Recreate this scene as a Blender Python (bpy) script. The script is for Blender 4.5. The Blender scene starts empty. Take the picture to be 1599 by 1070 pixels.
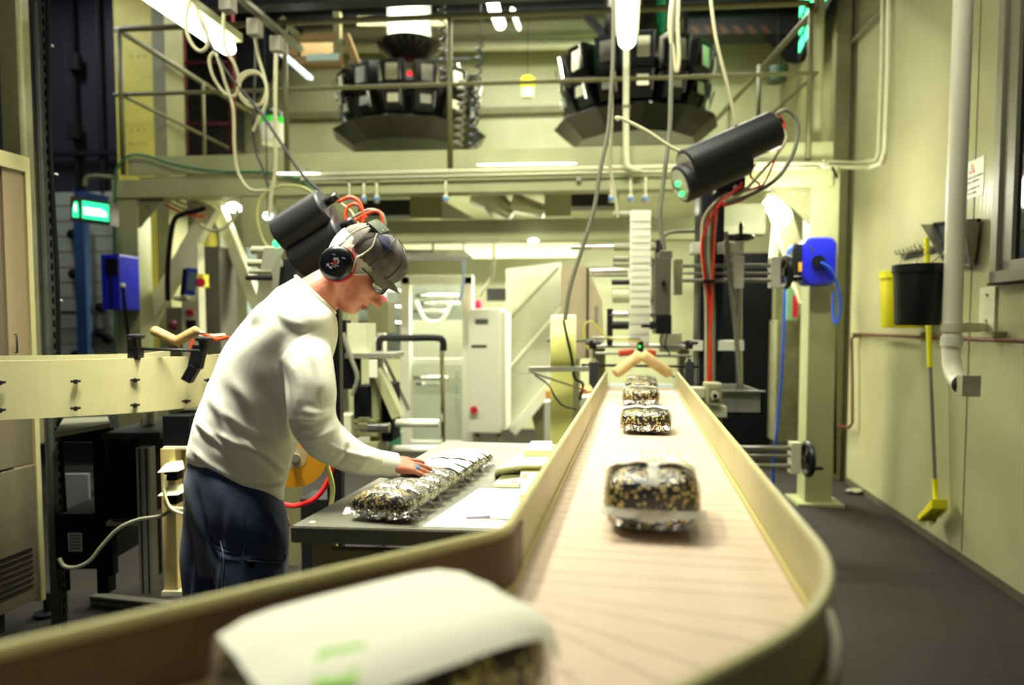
import bpy, bmesh, math, random
import numpy as np
from mathutils import Vector, Matrix, noise
random.seed(7)
sc = bpy.context.scene
COL = sc.collection
PI = math.pi
# ------------------------------------------------------------------ camera
FPX = 1066.0
PITCH = math.atan(57/FPX)
YAW = math.radians(4.85)
CAMZ = 1.4
cd = bpy.data.cameras.new('camera'); cam = bpy.data.objects.new('camera', cd); COL.objects.link(cam)
cam.location = (0, 0, CAMZ)
cam.rotation_euler = (PI/2 - PITCH, 0, YAW)
cd.sensor_width = 36; cd.lens = 36*FPX/1599; cd.shift_y = 27/1599
cd.clip_start = 0.02
cd.dof.use_dof = True; cd.dof.focus_distance = 2.2; cd.dof.aperture_fstop = 1.35
sc.camera = cam
# ------------------------------------------------------------------ world, exposure
sc.view_settings.view_transform = 'Standard'; sc.view_settings.look = 'None'
sc.view_settings.gamma = 1.0; sc.view_settings.use_curve_mapping = False
sc.view_settings.exposure = 0.45
w = bpy.data.worlds.new('world'); sc.world = w; w.use_nodes = True
w.node_tree.nodes['Background'].inputs[0].default_value = (0.23, 0.25, 0.31, 1)
w.node_tree.nodes['Background'].inputs[1].default_value = 0.34
WARM = (1.0, 0.985, 0.78)
def area(name, loc, sx, sy, power, rot=(0, 0, 0), color=WARM):
    l = bpy.data.lights.new(name, 'AREA'); l.shape = 'RECTANGLE'; l.size = sx; l.size_y = sy
    l.energy = power; l.color = color
    o = bpy.data.objects.new(name, l); o.location = loc; o.rotation_euler = rot; COL.objects.link(o); return o
# rows of ceiling tubes (above the frame, and the ones inside the mezzanine bay), plus one added fill
def louvre(o, deg): o.data.spread = math.radians(deg); return o
louvre(area('ceiling_row_light', (-1.3, 2.25, 4.2), 0.35, 1.3, 62), 72)
louvre(area('ceiling_row_light', (-0.5, 2.8, 4.3), 0.35, 2.0, 34), 100)
louvre(area('ceiling_row_light', (0.4, 2.6, 4.3), 0.35, 2.4, 13), 80)
louvre(area('added_fill_light', (-0.3, 2.2, 4.9), 3.2, 0.3, 46, rot=(math.radians(52), 0, 0)), 90)  # unseen fill added to brighten the mezzanine fronts and label web
area('upper_bay_light', (-0.6, 7.0, 4.95), 5.0, 0.3, 200)
area('under_deck_light', (-0.3, 6.9, 2.42), 3.6, 0.3, 235)
area('under_deck_light', (-3.1, 6.3, 2.42), 0.3, 1.0, 40)
area('under_deck_light', (1.5, 6.5, 2.42), 0.2, 1.0, 20)
area('partition_light', (-4.6, 5.0, 4.6), 0.3, 1.0, 22, color=(.9, .95, 1))
wl_ = bpy.data.lights.new('work_lamp_light', 'POINT'); wl_.energy = 22; wl_.color = WARM; wl_.shadow_soft_size = .1
wl_o = bpy.data.objects.new('work_lamp_light', wl_); wl_o.location = (1.62, 4.98, 2.28); COL.objects.link(wl_o)

# ------------------------------------------------------------------ pixel -> place
_cp, _sp = math.cos(PITCH), math.sin(PITCH)
FW = Vector((-math.sin(YAW)*_cp, math.cos(YAW)*_cp, -_sp))
RT = Vector((math.cos(YAW), math.sin(YAW), 0)); UP = RT.cross(FW)
CAM = Vector((0, 0, CAMZ))
def ray(x, y): return FW + RT*((x-799.5)/FPX) - UP*((y-562.0)/FPX)
def at(x, y, Y): r = ray(x, y); return CAM + r*(Y/r.y)
def atd(x, y, d): return CAM + ray(x, y)*d
def atz(x, y, z): r = ray(x, y); return CAM + r*((z-CAMZ)/r.z)
def proj(p):
    v = Vector(p) - CAM; d = v.dot(FW); return 799.5+FPX*v.dot(RT)/d, 562.0-FPX*v.dot(UP)/d
PHI = math.radians(5.53)
CD = Vector((math.sin(PHI), math.cos(PHI), 0)); CR = Vector((math.cos(PHI), -math.sin(PHI), 0)); UZ = Vector((0, 0, 1))
def cv(l, a, z=0): return CR*l + CD*a + UZ*z
# right wall plane: vertical plane through two floor points
WA, WB = atz(1321, 753, 0), atz(1599, 944, 0)
WDIR = (WA-WB).normalized(); WN = Vector((-WDIR.y, WDIR.x, 0))   # WN points into the room
def atw(x, y, off=0.0):
    r = ray(x, y); t = ((WA + WN*off) - CAM).dot(WN)/r.dot(WN); return CAM + r*t
def wp(a, z, off=0.0): return WB + WDIR*a + WN*off + UZ*z

# ------------------------------------------------------------------ materials
def lin(h):
    h = h.lstrip('#'); o = []
    for i in (0, 2, 4):
        c = int(h[i:i+2], 16)/255; o.append(c/12.92 if c <= .04045 else ((c+.055)/1.055)**2.4)
    return (*o, 1)
MATS = {}
def rndsmooth(): pass
def mat(name, col, rough=.5, metal=0, var=.0, scale=6, bump=0, bscale=60, emit=0, ecol=None, coat=0, trans=0, alpha=1, dirt=0):
    if name in MATS: return MATS[name]
    m = bpy.data.materials.new(name); m.use_nodes = True; MATS[name] = m
    nt = m.node_tree; b = nt.nodes['Principled BSDF']; c = lin(col)
    b.inputs['Base Color'].default_value = c; b.inputs['Roughness'].default_value = rough; b.inputs['Metallic'].default_value = metal
    if coat: b.inputs['Coat Weight'].default_value = coat; b.inputs['Coat Roughness'].default_value = .12
    if trans: b.inputs['Transmission Weight'].default_value = trans
    if alpha < 1: b.inputs['Alpha'].default_value = alpha
    if emit:
        b.inputs['Emission Color'].default_value = lin(ecol or col); b.inputs['Emission Strength'].default_value = emit
    if var or bump or dirt:
        tc = nt.nodes.new('ShaderNodeTexCoord')
        if var or dirt:
            n = nt.nodes.new('ShaderNodeTexNoise'); n.inputs['Scale'].default_value = scale; n.inputs['Detail'].default_value = 5; n.inputs['Roughness'].default_value = .65
            nt.links.new(tc.outputs['Object'], n.inputs['Vector'])
            r = nt.nodes.new('ShaderNodeValToRGB'); k = max(var, dirt)
            r.color_ramp.elements[0].position = .3; r.color_ramp.elements[1].position = .62 if not dirt else .5
            r.color_ramp.elements[0].color = (c[0]*(1-k), c[1]*(1-k), c[2]*(1-k), 1)
            r.color_ramp.elements[1].color = (min(1, c[0]*(1+var*.4)), min(1, c[1]*(1+var*.4)), min(1, c[2]*(1+var*.4)), 1)
            nt.links.new(n.outputs['Fac'], r.inputs['Fac']); nt.links.new(r.outputs['Color'], b.inputs['Base Color'])
            mr = nt.nodes.new('ShaderNodeMapRange'); mr.inputs['To Min'].default_value = min(1, rough+.15); mr.inputs['To Max'].default_value = max(.02, rough-.08)
            nt.links.new(n.outputs['Fac'], mr.inputs['Value']); nt.links.new(mr.outputs['Result'], b.inputs['Roughness'])
        if bump:
            n2 = nt.nodes.new('ShaderNodeTexNoise'); n2.inputs['Scale'].default_value = bscale; n2.inputs['Detail'].default_value = 3
            nt.links.new(tc.outputs['Object'], n2.inputs['Vector'])
            bp = nt.nodes.new('ShaderNodeBump'); bp.inputs['Strength'].default_value = bump; bp.inputs['Distance'].default_value = .01
            nt.links.new(n2.outputs['Fac'], bp.inputs['Height']); nt.links.new(bp.outputs['Normal'], b.inputs['Normal'])
    return m
def N(m, t, **k):
    n = m.node_tree.nodes.new('ShaderNode'+t)
    for a, v in k.items(): setattr(n, a, v)
    return n
def L(m, a, b): m.node_tree.links.new(a, b)

OLIVE = mat('olive_steel_paint', '#a2a679', .42, var=.12, scale=3)
OLIVED = mat('olive_steel_paint_dark', '#7d7d56', .5, var=.2, scale=4)
YELSTEEL = mat('yellow_steel_paint', '#d0c452', .5, var=.15, scale=3)
CREAM = mat('cream_paint', '#d9d8b4', .4, var=.1, scale=5)
RAILM = mat('cream_guard_plastic', '#bdb57e', .38, var=.08, scale=4)
WHITE = mat('white_paint', '#e9ead6', .4, var=.06)
BLACK = mat('black_plastic', '#0d0f14', .38)
BLKMAT = mat('black_matte', '#0a0c10', .8); BLKMAT.node_tree.nodes['Principled BSDF'].inputs['Specular IOR Level'].default_value = .15
DARK = mat('dark_metal', '#1d1f22', .45, metal=.3, var=.3)
NAVYW = mat('dark_blue_panel', '#23262f', .6, var=.2)
CHROME = mat('chrome', '#d0d0c4', .18, metal=1)
STEEL = mat('stainless_steel', '#a9ab9c', .32, metal=.55, var=.25, scale=9)
ALU = mat('aluminium_profile', '#8f8f80', .4, metal=.7, var=.2)
DSTEEL = mat('dark_polished_steel', '#3a3833', .22, metal=.9)
GREYR = mat('grey_roller', '#a6a68c', .45, var=.1)
RED = mat('red_plastic', '#c8102a', .4)
REDP = mat('red_paint_ladder', '#5e1420', .5)
ORANGE = mat('orange_cable', '#e8491d', .45)
REDC = mat('red_cable', '#e81c22', .45)
CABW = mat('off_white_cable', '#c9c69e', .5)
CABG = mat('grey_cable', '#7c7d6a', .5)
CABD = mat('dark_grey_cable', '#3b3c38', .5)
GREENC = mat('green_cable', '#2f6b45', .5)
BLUE = mat('blue_plastic', '#1c25c4', .3, coat=.5)
BLUEH = mat('blue_hose', '#2f62e0', .4)
YEL = mat('yellow_plastic', '#e8e000', .4)
WOOD = mat('beige_foam_grip', '#d8bd84', .7, var=.22, scale=14, bump=.2)
PAPER = mat('white_paper', '#f1f0dc', .6, var=.03)
TAPEY = mat('pale_yellow_tape', '#e9e98a', .4, var=.05)
TAPEO = mat('amber_tape', '#dd9a20', .35)
COPPER = mat('copper_pipe_paint', '#6e3a30', .4, metal=.3, var=.2)
GREENLED = mat('green_led', '#20ff50', .4, emit=6)
GLASSP = mat('clear_guard_pane', '#d8e0cf', .08, alpha=.1)
HUB = mat('cardboard_core', '#b9a67e', .8)

# ------------------------------------------------------------------ mesh builder
def frame_z(z):
    z = Vector(z).normalized(); u = Vector((0, 0, 1)) if abs(z.z) < .9 else Vector((1, 0, 0))
    x = u.cross(z).normalized(); y = z.cross(x); return x, y, z
class MB:
    def __init__(s): s.bm = bmesh.new()
    def hexa(s, ps, bev=0):
        v = [s.bm.verts.new(p) for p in ps]
        fs = [s.bm.faces.new([v[i] for i in f]) for f in ((0, 3, 2, 1), (4, 5, 6, 7), (0, 1, 5, 4), (1, 2, 6, 5), (2, 3, 7, 6), (3, 0, 4, 7))]
        if bev:
            es = {e for f in fs for e in f.edges}
            bmesh.ops.bevel(s.bm, geom=list(es), offset=bev, segments=2, profile=.7, affect='EDGES')
        return s
    def box(s, c, d, X=(1, 0, 0), Y=None, bev=0):
        X = Vector(X).normalized(); Z = Vector((0, 0, 1))
        Y = Z.cross(X) if Y is None else Vector(Y).normalized()
        Z = X.cross(Y).normalized(); c = Vector(c); X, Y, Z = X*d[0]/2, Y*d[1]/2, Z*d[2]/2
        return s.hexa([c-X-Y-Z, c+X-Y-Z, c+X+Y-Z, c-X+Y-Z, c-X-Y+Z, c+X-Y+Z, c+X+Y+Z, c-X+Y+Z], bev)
    def px(s, x0, y0, x1, y1, Y, t=.05, bev=0):
        """upright box facing the room whose front lies at depth Y"""
        a = at(x0, (y0+y1)/2, Y).x; b = at(x1, (y0+y1)/2, Y).x; xm = (x0+x1)/2
        z1 = at(xm, y0, Y).z; z0 = at(xm, y1, Y).z
        return s.box(((a+b)/2, Y+t/2, (z0+z1)/2), (abs(b-a), t, z1-z0), bev=bev)
    def bar(s, p0, p1, w, h=None, up=None, bev=0):
        p0, p1 = Vector(p0), Vector(p1); h = h or w
        z = (p1-p0); ln = z.length; z.normalize()
        u = Vector(up) if up else (Vector((0, 0, 1)) if abs(z.z) < .95 else Vector((0, 1, 0)))
        x = u.cross(z).normalized(); y = z.cross(x)
        c = (p0+p1)/2; X, Y, Z = x*w/2, y*h/2, z*ln/2
        return s.hexa([c-X-Y-Z, c+X-Y-Z, c+X+Y-Z, c-X+Y-Z, c-X-Y+Z, c+X-Y+Z, c+X+Y+Z, c-X+Y+Z], bev)
    def ring(s, c, x, y, rx, ry=None, seg=16):
        ry = rx if ry is None else ry
        return [s.bm.verts.new(c+x*(math.cos(2*PI*i/seg)*rx)+y*(math.sin(2*PI*i/seg)*ry)) for i in range(seg)]
    def skin(s, rings, cap=(1, 1)):
        for a, b in zip(rings, rings[1:]):
            n = len(a)
            for i in range(n):
                try: f = s.bm.faces.new((a[i], a[(i+1) % n], b[(i+1) % n], b[i])); f.smooth = True
                except ValueError: pass
        if cap[0]: s.bm.faces.new(rings[0][::-1])
        if cap[1]: s.bm.faces.new(rings[-1])
        return s
    def cyl(s, p0, p1, r0, r1=None, seg=20, cap=(1, 1)):
        p0, p1 = Vector(p0), Vector(p1); x, y, z = frame_z(p1-p0)
        return s.skin([s.ring(p0, x, y, r0, seg=seg), s.ring(p1, x, y, r0 if r1 is None else r1, seg=seg)], cap)
    def lathe(s, o, axis, prof, seg=28, cap=(1, 1)):
        o = Vector(o); x, y, z = frame_z(axis)
        return s.skin([s.ring(o+z*h, x, y, max(r, 1e-4), seg=seg) for r, h in prof], cap)
    def tube(s, pts, r, seg=8, smooth=True, closed=False, res=6):
        P = [Vector(p) for p in pts]
        if smooth and len(P) > 2: P = catmull(P, closed, res)
        rings = []; prev = None
        for i, p in enumerate(P):
            d = (P[min(i+1, len(P)-1)]-P[max(i-1, 0)])
            if d.length < 1e-6: continue
            d.normalize()
            if prev is None: x, y, _ = frame_z(d)
            else: x = (prev-d*prev.dot(d)).normalized(); y = d.cross(x)
            prev = x; rr = r[min(i, len(r)-1)] if isinstance(r, (list, tuple)) else r
            rings.append(s.ring(p, x, y, rr, seg=seg))
        return s.skin(rings)
    def prism(s, pts, d):
        a = [s.bm.verts.new(p) for p in pts]; b = [s.bm.verts.new(Vector(p)+Vector(d)) for p in pts]; n = len(a)
        s.bm.faces.new(a[::-1]); s.bm.faces.new(b)
        for i in range(n): s.bm.faces.new((a[i], a[(i+1) % n], b[(i+1) % n], b[i]))
        return s
    def ell(s, c, r, seg=20, rings=12, X=None, Y=None, Z=None):
        X = Vector(X or (1, 0, 0)); Y = Vector(Y or (0, 1, 0)); Z = Vector(Z or (0, 0, 1)); c = Vector(c)
        rs = []
        for j in range(1, rings):
            t = PI*j/rings; rs.append(s.ring(c-Z*(r[2]*math.cos(t)), X, Y, r[0]*math.sin(t), r[1]*math.sin(t), seg))
        s.skin(rs, (0, 0))
        a = s.bm.verts.new(c-Z*r[2]); b = s.bm.verts.new(c+Z*r[2])
        for i in range(seg):
            f = s.bm.faces.new((a, rs[0][(i+1) % seg], rs[0][i])); f.smooth = True
            f = s.bm.faces.new((b, rs[-1][i], rs[-1][(i+1) % seg])); f.smooth = True
        return s
    def build(s, name, m, parent=None):
        bmesh.ops.recalc_face_normals(s.bm, faces=s.bm.faces)
        me = bpy.data.meshes.new(name); 
        o = bpy.data.objects.new(name, me); COL.objects.link(o)
        if parent is not None:
            o.parent = parent; s.bm.transform(wm(parent).inverted())
        elif len(s.bm.verts):
            cs = [v.co for v in s.bm.verts]
            lo = Vector([min(c[i] for c in cs) for i in range(3)]); hi = Vector([max(c[i] for c in cs) for i in range(3)])
            c = Vector(((lo.x+hi.x)/2, (lo.y+hi.y)/2, lo.z)); s.bm.transform(Matrix.Translation(-c)); o.location = c
        for e in s.bm.edges:
            if len(e.link_faces) == 2 and e.calc_face_angle(0) > .62: e.smooth = False
        s.bm.to_mesh(me); s.bm.free()
        if m: me.materials.append(m)
        return o
def wm(o):
    m = Matrix.LocRotScale(o.location, o.rotation_euler, o.scale)
    return wm(o.parent) @ m if o.parent else m
def catmull(P, closed=False, res=6):
    out = []; n = len(P)
    for i in range(n-1 if not closed else n):
        p0 = P[(i-1) % n] if (closed or i) else P[0]*2-P[1]; p1 = P[i]; p2 = P[(i+1) % n]
        p3 = P[(i+2) % n] if (closed or i+2 < n) else P[-1]*2-P[-2]
        for k in range(res):
            t = k/res; out.append(.5*((2*p1)+(p2-p0)*t+(2*p0-5*p1+4*p2-p3)*t*t+(3*p1-p0-3*p2+p3)*t**3))
    out.append(P[0] if closed else P[-1]); return out
def T(name, label, cat, loc, group=None, rz=0):
    o = bpy.data.objects.new(name, None); COL.objects.link(o); o.empty_display_size = .1
    o.location = loc; o.rotation_euler = (0, 0, rz); o['label'] = label; o['category'] = cat
    if group: o['group'] = group
    return o
def tag(o, label, cat, group=None, kind=None):
    o['label'] = label; o['category'] = cat
    if group: o['group'] = group
    if kind: o['kind'] = kind
    return o
def struct(name, mb, m):
    o = mb.build(name, m); o['kind'] = 'structure'; return o
def dup(o, parent=None, loc=None, rz=None):
    c = o.copy(); COL.objects.link(c); c.parent = parent
    if loc is not None: c.location = loc
    if rz is not None: c.rotation_euler = (0, 0, rz)
    for ch in [k for k in o.children]: dup(ch, c)
    return c
def text(body, size, m, origin, X, U, parent=None, name='lettering', depth=.0006, align='CENTER'):
    cu = bpy.data.curves.new(name, 'FONT'); cu.body = body; cu.size = size; cu.align_x = align; cu.extrude = depth; cu.resolution_u = 2
    o = bpy.data.objects.new(name, cu); COL.objects.link(o)
    dg = bpy.context.evaluated_depsgraph_get(); me = bpy.data.meshes.new_from_object(o.evaluated_get(dg))
    bpy.data.objects.remove(o); me.name = name
    X = Vector(X).normalized(); U = Vector(U).normalized(); Nn = X.cross(U)
    M = Matrix((( *X, 0), (*U, 0), (*Nn, 0), (0, 0, 0, 1))).transposed(); M.translation = Vector(origin)
    if parent is not None: M = wm(parent).inverted() @ M
    me.transform(M); me.materials.clear(); me.materials.append(m)
    o = bpy.data.objects.new(name, me); COL.objects.link(o); o.parent = parent; return o
def join_mb(fn, *a):
    mb = MB(); fn(mb, *a); return mb

# ------------------------------------------------------------------ the room
def m_floor():
    m = mat('concrete_floor', '#19150c', .75, var=.45, scale=1.6, bump=.25, bscale=25)
    return m
def m_panelwall(name, col, freq=26, rough=.35):
    m = bpy.data.materials.new(name); m.use_nodes = True; b = m.node_tree.nodes['Principled BSDF']
    b.inputs['Roughness'].default_value = rough
    tc = N(m, 'TexCoord'); sp = N(m, 'SeparateXYZ'); L(m, tc.outputs['Object'], sp.inputs[0])
    mx = N(m, 'Math', operation='ADD'); L(m, sp.outputs['X'], mx.inputs[0]); L(m, sp.outputs['Y'], mx.inputs[1])
    mu = N(m, 'Math', operation='MULTIPLY'); L(m, mx.outputs[0], mu.inputs[0]); mu.inputs[1].default_value = freq
    fr = N(m, 'Math', operation='FRACT'); L(m, mu.outputs[0], fr.inputs[0])
    rp = N(m, 'ValToRGB'); e = rp.color_ramp.elements; e[0].position = 0; e[0].color = (.6, .6, .6, 1); e[1].position = .3; e[1].color = (1, 1, 1, 1)
    L(m, fr.outputs[0], rp.inputs['Fac'])
    n = N(m, 'TexNoise'); n.inputs['Scale'].default_value = 1.3; n.inputs['Detail'].default_value = 6; L(m, tc.outputs['Object'], n.inputs['Vector'])
    r2 = N(m, 'ValToRGB'); c = lin(col); r2.color_ramp.elements[0].position = .35; r2.color_ramp.elements[1].position = .6
    r2.color_ramp.elements[0].color = (c[0]*.86, c[1]*.85, c[2]*.78, 1); r2.color_ramp.elements[1].color = c
    L(m, n.outputs['Fac'], r2.inputs['Fac']); L(m, r2.outputs['Color'], b.inputs['Base Color'])
    bp = N(m, 'Bump'); bp.inputs['Strength'].default_value = .4; bp.inputs['Distance'].default_value = .005
    L(m, rp.outputs['Color'], bp.inputs['Height']); L(m, bp.outputs['Normal'], b.inputs['Normal'])
    return m
YB = 9.0
XL = -6.6
HC = 5.35
struct('floor', MB().box((-.5, 3.5, -.05), (12, 14, .1)), m_floor())
WL = (WA-WB).length
mwall = m_panelwall('ribbed_wall_panel', '#afad86', 24, .27)
a0, a1 = wp(-7.0, 0), wp(WL, 0)
struct('wall_right', MB().prism([a0, a1, a1+UZ*HC, a0+UZ*HC], -WN*.12), mwall)
a2 = wp(WL+.08, 0); a3 = wp(WL+3.4, 0)
struct('wall_right_rear', MB().prism([a2, a3, a3+UZ*HC, a2+UZ*HC], -WN*.12), OLIVED)
struct('wall_back', MB().box((-.5, YB+.05, HC/2), (12, .1, HC)), m_panelwall('back_wall_panel', '#b9bc93', 4))
struct('wall_left', MB().box((XL-.05, 3, HC/2), (.1, 12.2, HC)), NAVYW)
struct('ceiling', MB().box((-.5, 3.5, HC+.05), (12, 14, .1)), mat('dark_ceiling', '#141616', .8, var=.3))
struct('wall_partition', MB().box((at(-200, 100, 6.4).x/2+at(196, 100, 6.4).x/2, 6.45, HC/2), (at(196, 100, 6.4).x-at(-200, 100, 6.4).x, .1, HC)), m_panelwall('dark_partition_panel', '#31323a', 3))
# pilaster in the corner
mb = MB().bar(wp(WL+.12, 0, .09), wp(WL+.12, HC, .09), .12, .12, up=WN)
struct('trim_corner_post', mb, OLIVED)
struct('baseboard_right', MB().prism([wp(-7, 0, .004), wp(WL-.02, 0, .004), wp(WL-.02, .05, .004), wp(-7, .05, .004)], WN*.006), mat('dark_skirting', '#4d4936', .7))
# ================================================================== MEZZANINE
YM = atz(1290, 790, 0).y
def X_(px, Y, py=300): return at(px, py, Y).x
def Z_(py, Y, px=745): return at(px, py, Y).z
XA, XB = X_(176, YM), X_(1300, YM)
mz = T('mezzanine_platform', 'pale olive steel mezzanine platform spanning the hall behind the worker', 'platform', ((XA+XB)/2, YM, 0))
zt0, zt1 = Z_(264, YM, 700), Z_(234, YM, 700)
zl0, zl1 = Z_(301, YM, 700), Z_(272, YM, 700)
def ibeam(name, x0, x1, z0, z1, Y, m, parent, t=.14):
    mb = MB(); xm = (x0+x1)/2; w = x1-x0
    mb.box((xm, Y+t/2, z1-.008), (w, t, .016)); mb.box((xm, Y+t/2, z0+.008), (w, t, .016)); mb.box((xm, Y+.012, (z0+z1)/2), (w, .012, z1-z0-.03))
    return mb.build(name, m, parent)
mb = MB().box(((X_(200, YM)+XB)/2, YM+.02, (zt0+zt1)/2), (XB-X_(200, YM), .03, zt1-zt0), bev=.003); mb.build('upper_beam', OLIVE, mz)
mb = MB().box(((XA+XB)/2, YM+.07, (zl0+zl1)/2), (XB-XA, .16, zl1-zl0), bev=.004); mb.build('lower_beam', OLIVE, mz)
MB().box(((XA+XB)/2+.1, YM+1.6, zt0-.02), (XB-XA-.2, 3.1, .03)).build('deck', mat('deck_plate', '#c9cba8', .35, var=.15), mz)
def post(x0, x1, top_z, Y=None, m=OLIVE, name='post'):
    Y = Y or YM; mb = MB(); a, b = X_(x0, Y), X_(x1, Y)
    mb.box(((a+b)/2, Y+.1, top_z/2), (b-a, .18, top_z), bev=.006)
    mb.box(((a+b)/2, Y+.1, .012), (b-a+.14, .32, .024)); return mb.build(name, m, mz)
post(172, 212, zl0); post(1268, 1312, zl1+.0)
post(1110, 1150, zl0, YM+1.9, OLIVED)
post(300, 325, zl0, YM+2.0, YELSTEEL)
# gusset plates at the post heads
def gusset(p, name='gusset_plate'):
    mb = MB(); mb.prism([at(*q, YM+.03) for q in p], (0, .012, 0))
    o = mb.build(name, OLIVED, mz); b = MB()
    cx = sum(q[0] for q in p)/3; cy = sum(q[1] for q in p)/3
    for dx, dy in ((-8, -8), (8, -6)): c = at(cx+dx, cy+dy, YM+.03); MB().cyl(c, c+Vector((0, -.02, 0)), .013, seg=8).build('bolt_head', STEEL, o)
gusset([(203, 304), (262, 304), (208, 368)]); gusset([(1200, 290), (1268, 290), (1266, 352)])
# hanging stub, second frame behind it
MB().px(377, 300, 420, 384, YM, .14, bev=.005).build('hanging_stub', OLIVE, mz)
MB().px(420, 343, 1092, 377, YM+.35, .16, bev=.005).build('cross_beam', OLIVE, mz)
MB().px(470, 378, 905, 404, YM+2.6, .2, bev=.005).build('cross_beam', CREAM, mz)
MB().px(1100, 318, 1196, 366, YM+.3, .14, bev=.005).build('bracket_box', OLIVE, mz)
MB().px(640, 306, 690, 341, YM+.55, .3, bev=.005).build('bracket_box', OLIVE, mz)
MB().px(850, 302, 892, 338, YM+.55, .3, bev=.005).build('bracket_box', OLIVE, mz)
MB().px(560, 312, 645, 337, YM+.8, .25).build('dark_channel', DARK, mz)
MB().px(892, 300, 965, 322, YM+.8, .25).build('dark_channel', DARK, mz)
# braces, left bay
def brace(p0, p1, Y, w, m=CREAM, Y2=None): MB().bar(at(*p0, Y), at(*p1, Y2 or Y), w, .1, up=(0, 1, 0), bev=.004).build('brace', m, mz)
brace((222, 520), (333, 322), YM+.25, .12); brace((338, 318), (404, 480), YM+.45, .1, CREAM)
brace((1208, 300), (1262, 470), YM+.8, .16, CREAM); brace((1216, 318), (1206, 420), YM+.9, .05, CREAM)
brace((1262, 470), (1196, 690), YM+1.7, .1, OLIVED)
# conduits under the top beam
def run(name, pts, r, m, parent=None, seg=8, smooth=True, res=6): return MB().tube(pts, r, seg, smooth, res=res).build(name, m, parent)
cr = run('conduit', [(X_(440, YM), YM-.04, Z_(270, YM)), (X_(1290, YM), YM-.04, Z_(265, YM)-.01)], .02, CREAM, mz, smooth=False)
cr = run('conduit', [(X_(475, YM), YM-.06, Z_(278, YM)), (X_(1270, YM), YM-.06, Z_(272, YM)-.01)], .011, CREAM, mz, smooth=False)
for px in (545, 568, 588, 696, 955, 985, 1008):
    a = at(px, 276, YM-.03); z2 = at(px, 318, YM).z
    b = MB().cyl(a, (a.x, a.y, z2), .011, seg=8); b.cyl((a.x, a.y, z2+.06), (a.x, a.y, z2), .02, seg=8); dp_ = b.build('drop_pipe', CREAM, mz); MB().cyl((a.x, a.y, z2+.045), (a.x, a.y, z2+.015), .023, seg=8).build('blue_coupling', mat('pale_blue_ring', '#6f9bd8', .4), dp_)
for px in (470, 900): MB().px(px, 262, px+7, 282, YM-.05, .05).build('pipe_clip', STEEL, mz)
# ---- guard rail
gr = T('guard_rail', 'tubular olive guard rail standing along the edge of the mezzanine platform', 'railing', ((XA+XB)/2, YM, zt1))
RT_ = .024; RAILC = mat('guard_rail_olive', '#5b5933', .45, var=.15)
zr1 = (at(190, 47, YM).z+at(1100, 13, YM).z)/2; zr2 = (at(190, 152, YM).z+at(1250, 112, YM).z)/2
xl = X_(188, YM, 100); xr = X_(1268, YM, 20); xbk = YM+3.0
run('top_rail', [(xl+.05, xbk, zr1), (xl, YM+.05, zr1), (xl-.02, YM, zr1), (xl+.05, YM-.02, zr1), (xr-.05, YM-.02, zr1), (xr+.05, YM+.1, zr1), (xr-.1, xbk, zr1)], RT_, RAILC, gr, smooth=False)
run('mid_rail', [(xl+.05, xbk, zr2), (xl, YM+.03, zr2), (xl-.06, YM, zr2), (xr+.04, YM-.02, zr2), (xr-.1, xbk, zr2)], .017, RAILC, gr, smooth=False)
for px in (192, 448, 703, 1262):
    x = X_(px, YM, 200); run('post', [(x, YM-.01, zr1), (x, YM-.01, zt0)], .021, RAILC, gr, smooth=False)
for x in (xl+.03, xr-.06):
    for y in (YM+1.2, YM+2.4): run('post', [(x, y, zr1), (x, y, zt0)], .021, RAILC, gr, smooth=False)
x = X_(1285, YM, 200); run('post', [(x, YM+.15, 4.6), (x, YM+.15, zl0)], .045, OLIVE, gr, smooth=False)
# ---- green hose over the beams
tag(run('hose', [at(*p, YM-.05) for p in ((182, 560), (179, 420), (180, 290), (184, 262), (200, 244), (228, 243), (275, 258), (340, 268), (420, 270), (470, 282), (490, 300))], .011, GREENC), 'green hose hanging down the left mezzanine post and along its beam', 'hose')
# ---- yellow column and grey column at left
yc = T('building_column', 'broad pale yellow steel column rising at the left end of the mezzanine', 'column', (X_(228, YM+.8), YM+.8, 0))
MB().px(184, -140, 242, 640, YM+.7, .02).build('flange', YELSTEEL, yc)
MB().px(242, -140, 262, 640, YM+.7, .3).build('web', OLIVED, yc)
b = MB()
for yy in (88, 204, 224, 372, 384):
    for xx in (205, 216, 226): c = at(xx, yy, YM+.7); b.cyl(c, c+Vector((0, -.006, 0)), .008, seg=6)
b.build('bolts', OLIVED, yc)
# ---- red ladder
ld = T('ladder', 'dark red steel ladder standing on the left part of the mezzanine', 'ladder', (X_(323, YM+1.5), YM+1.5, zt0))
for px in (286, 362): MB().bar((X_(px, YM+1.5, 130), YM+1.5, Z_(238, YM+1.5)), (X_(px, YM+1.5, 130), YM+1.5, HC-.1), .055, .05).build('side_rail', REDP, ld)
for k in range(8):
    z = Z_(235, YM+1.5)+.02+k*.31; MB().cyl((X_(286, YM+1.5, 130), YM+1.5, z), (X_(362, YM+1.5, 130), YM+1.5, z), .014, seg=8).build('rung', REDP if k % 2 else DARK, ld)
tag(MB().px(262, -60, 356, 236, YM+2.9, .4).build('dark_cabinet', mat('dark_grey_cabinet', '#2b2b27', .6, var=.3)), 'dark grey cabinet on the mezzanine behind the red ladder', 'cabinet')
tag(MB().prism([at(366, 30, YM+2.4), at(470, 44, YM+2.4), at(432, 78, YM+2.4), at(376, 150, YM+2.4)], (0, .3, 0)).build('dark_duct', BLKMAT), 'black slanting duct on the mezzanine right of the ladder', 'duct')
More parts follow.
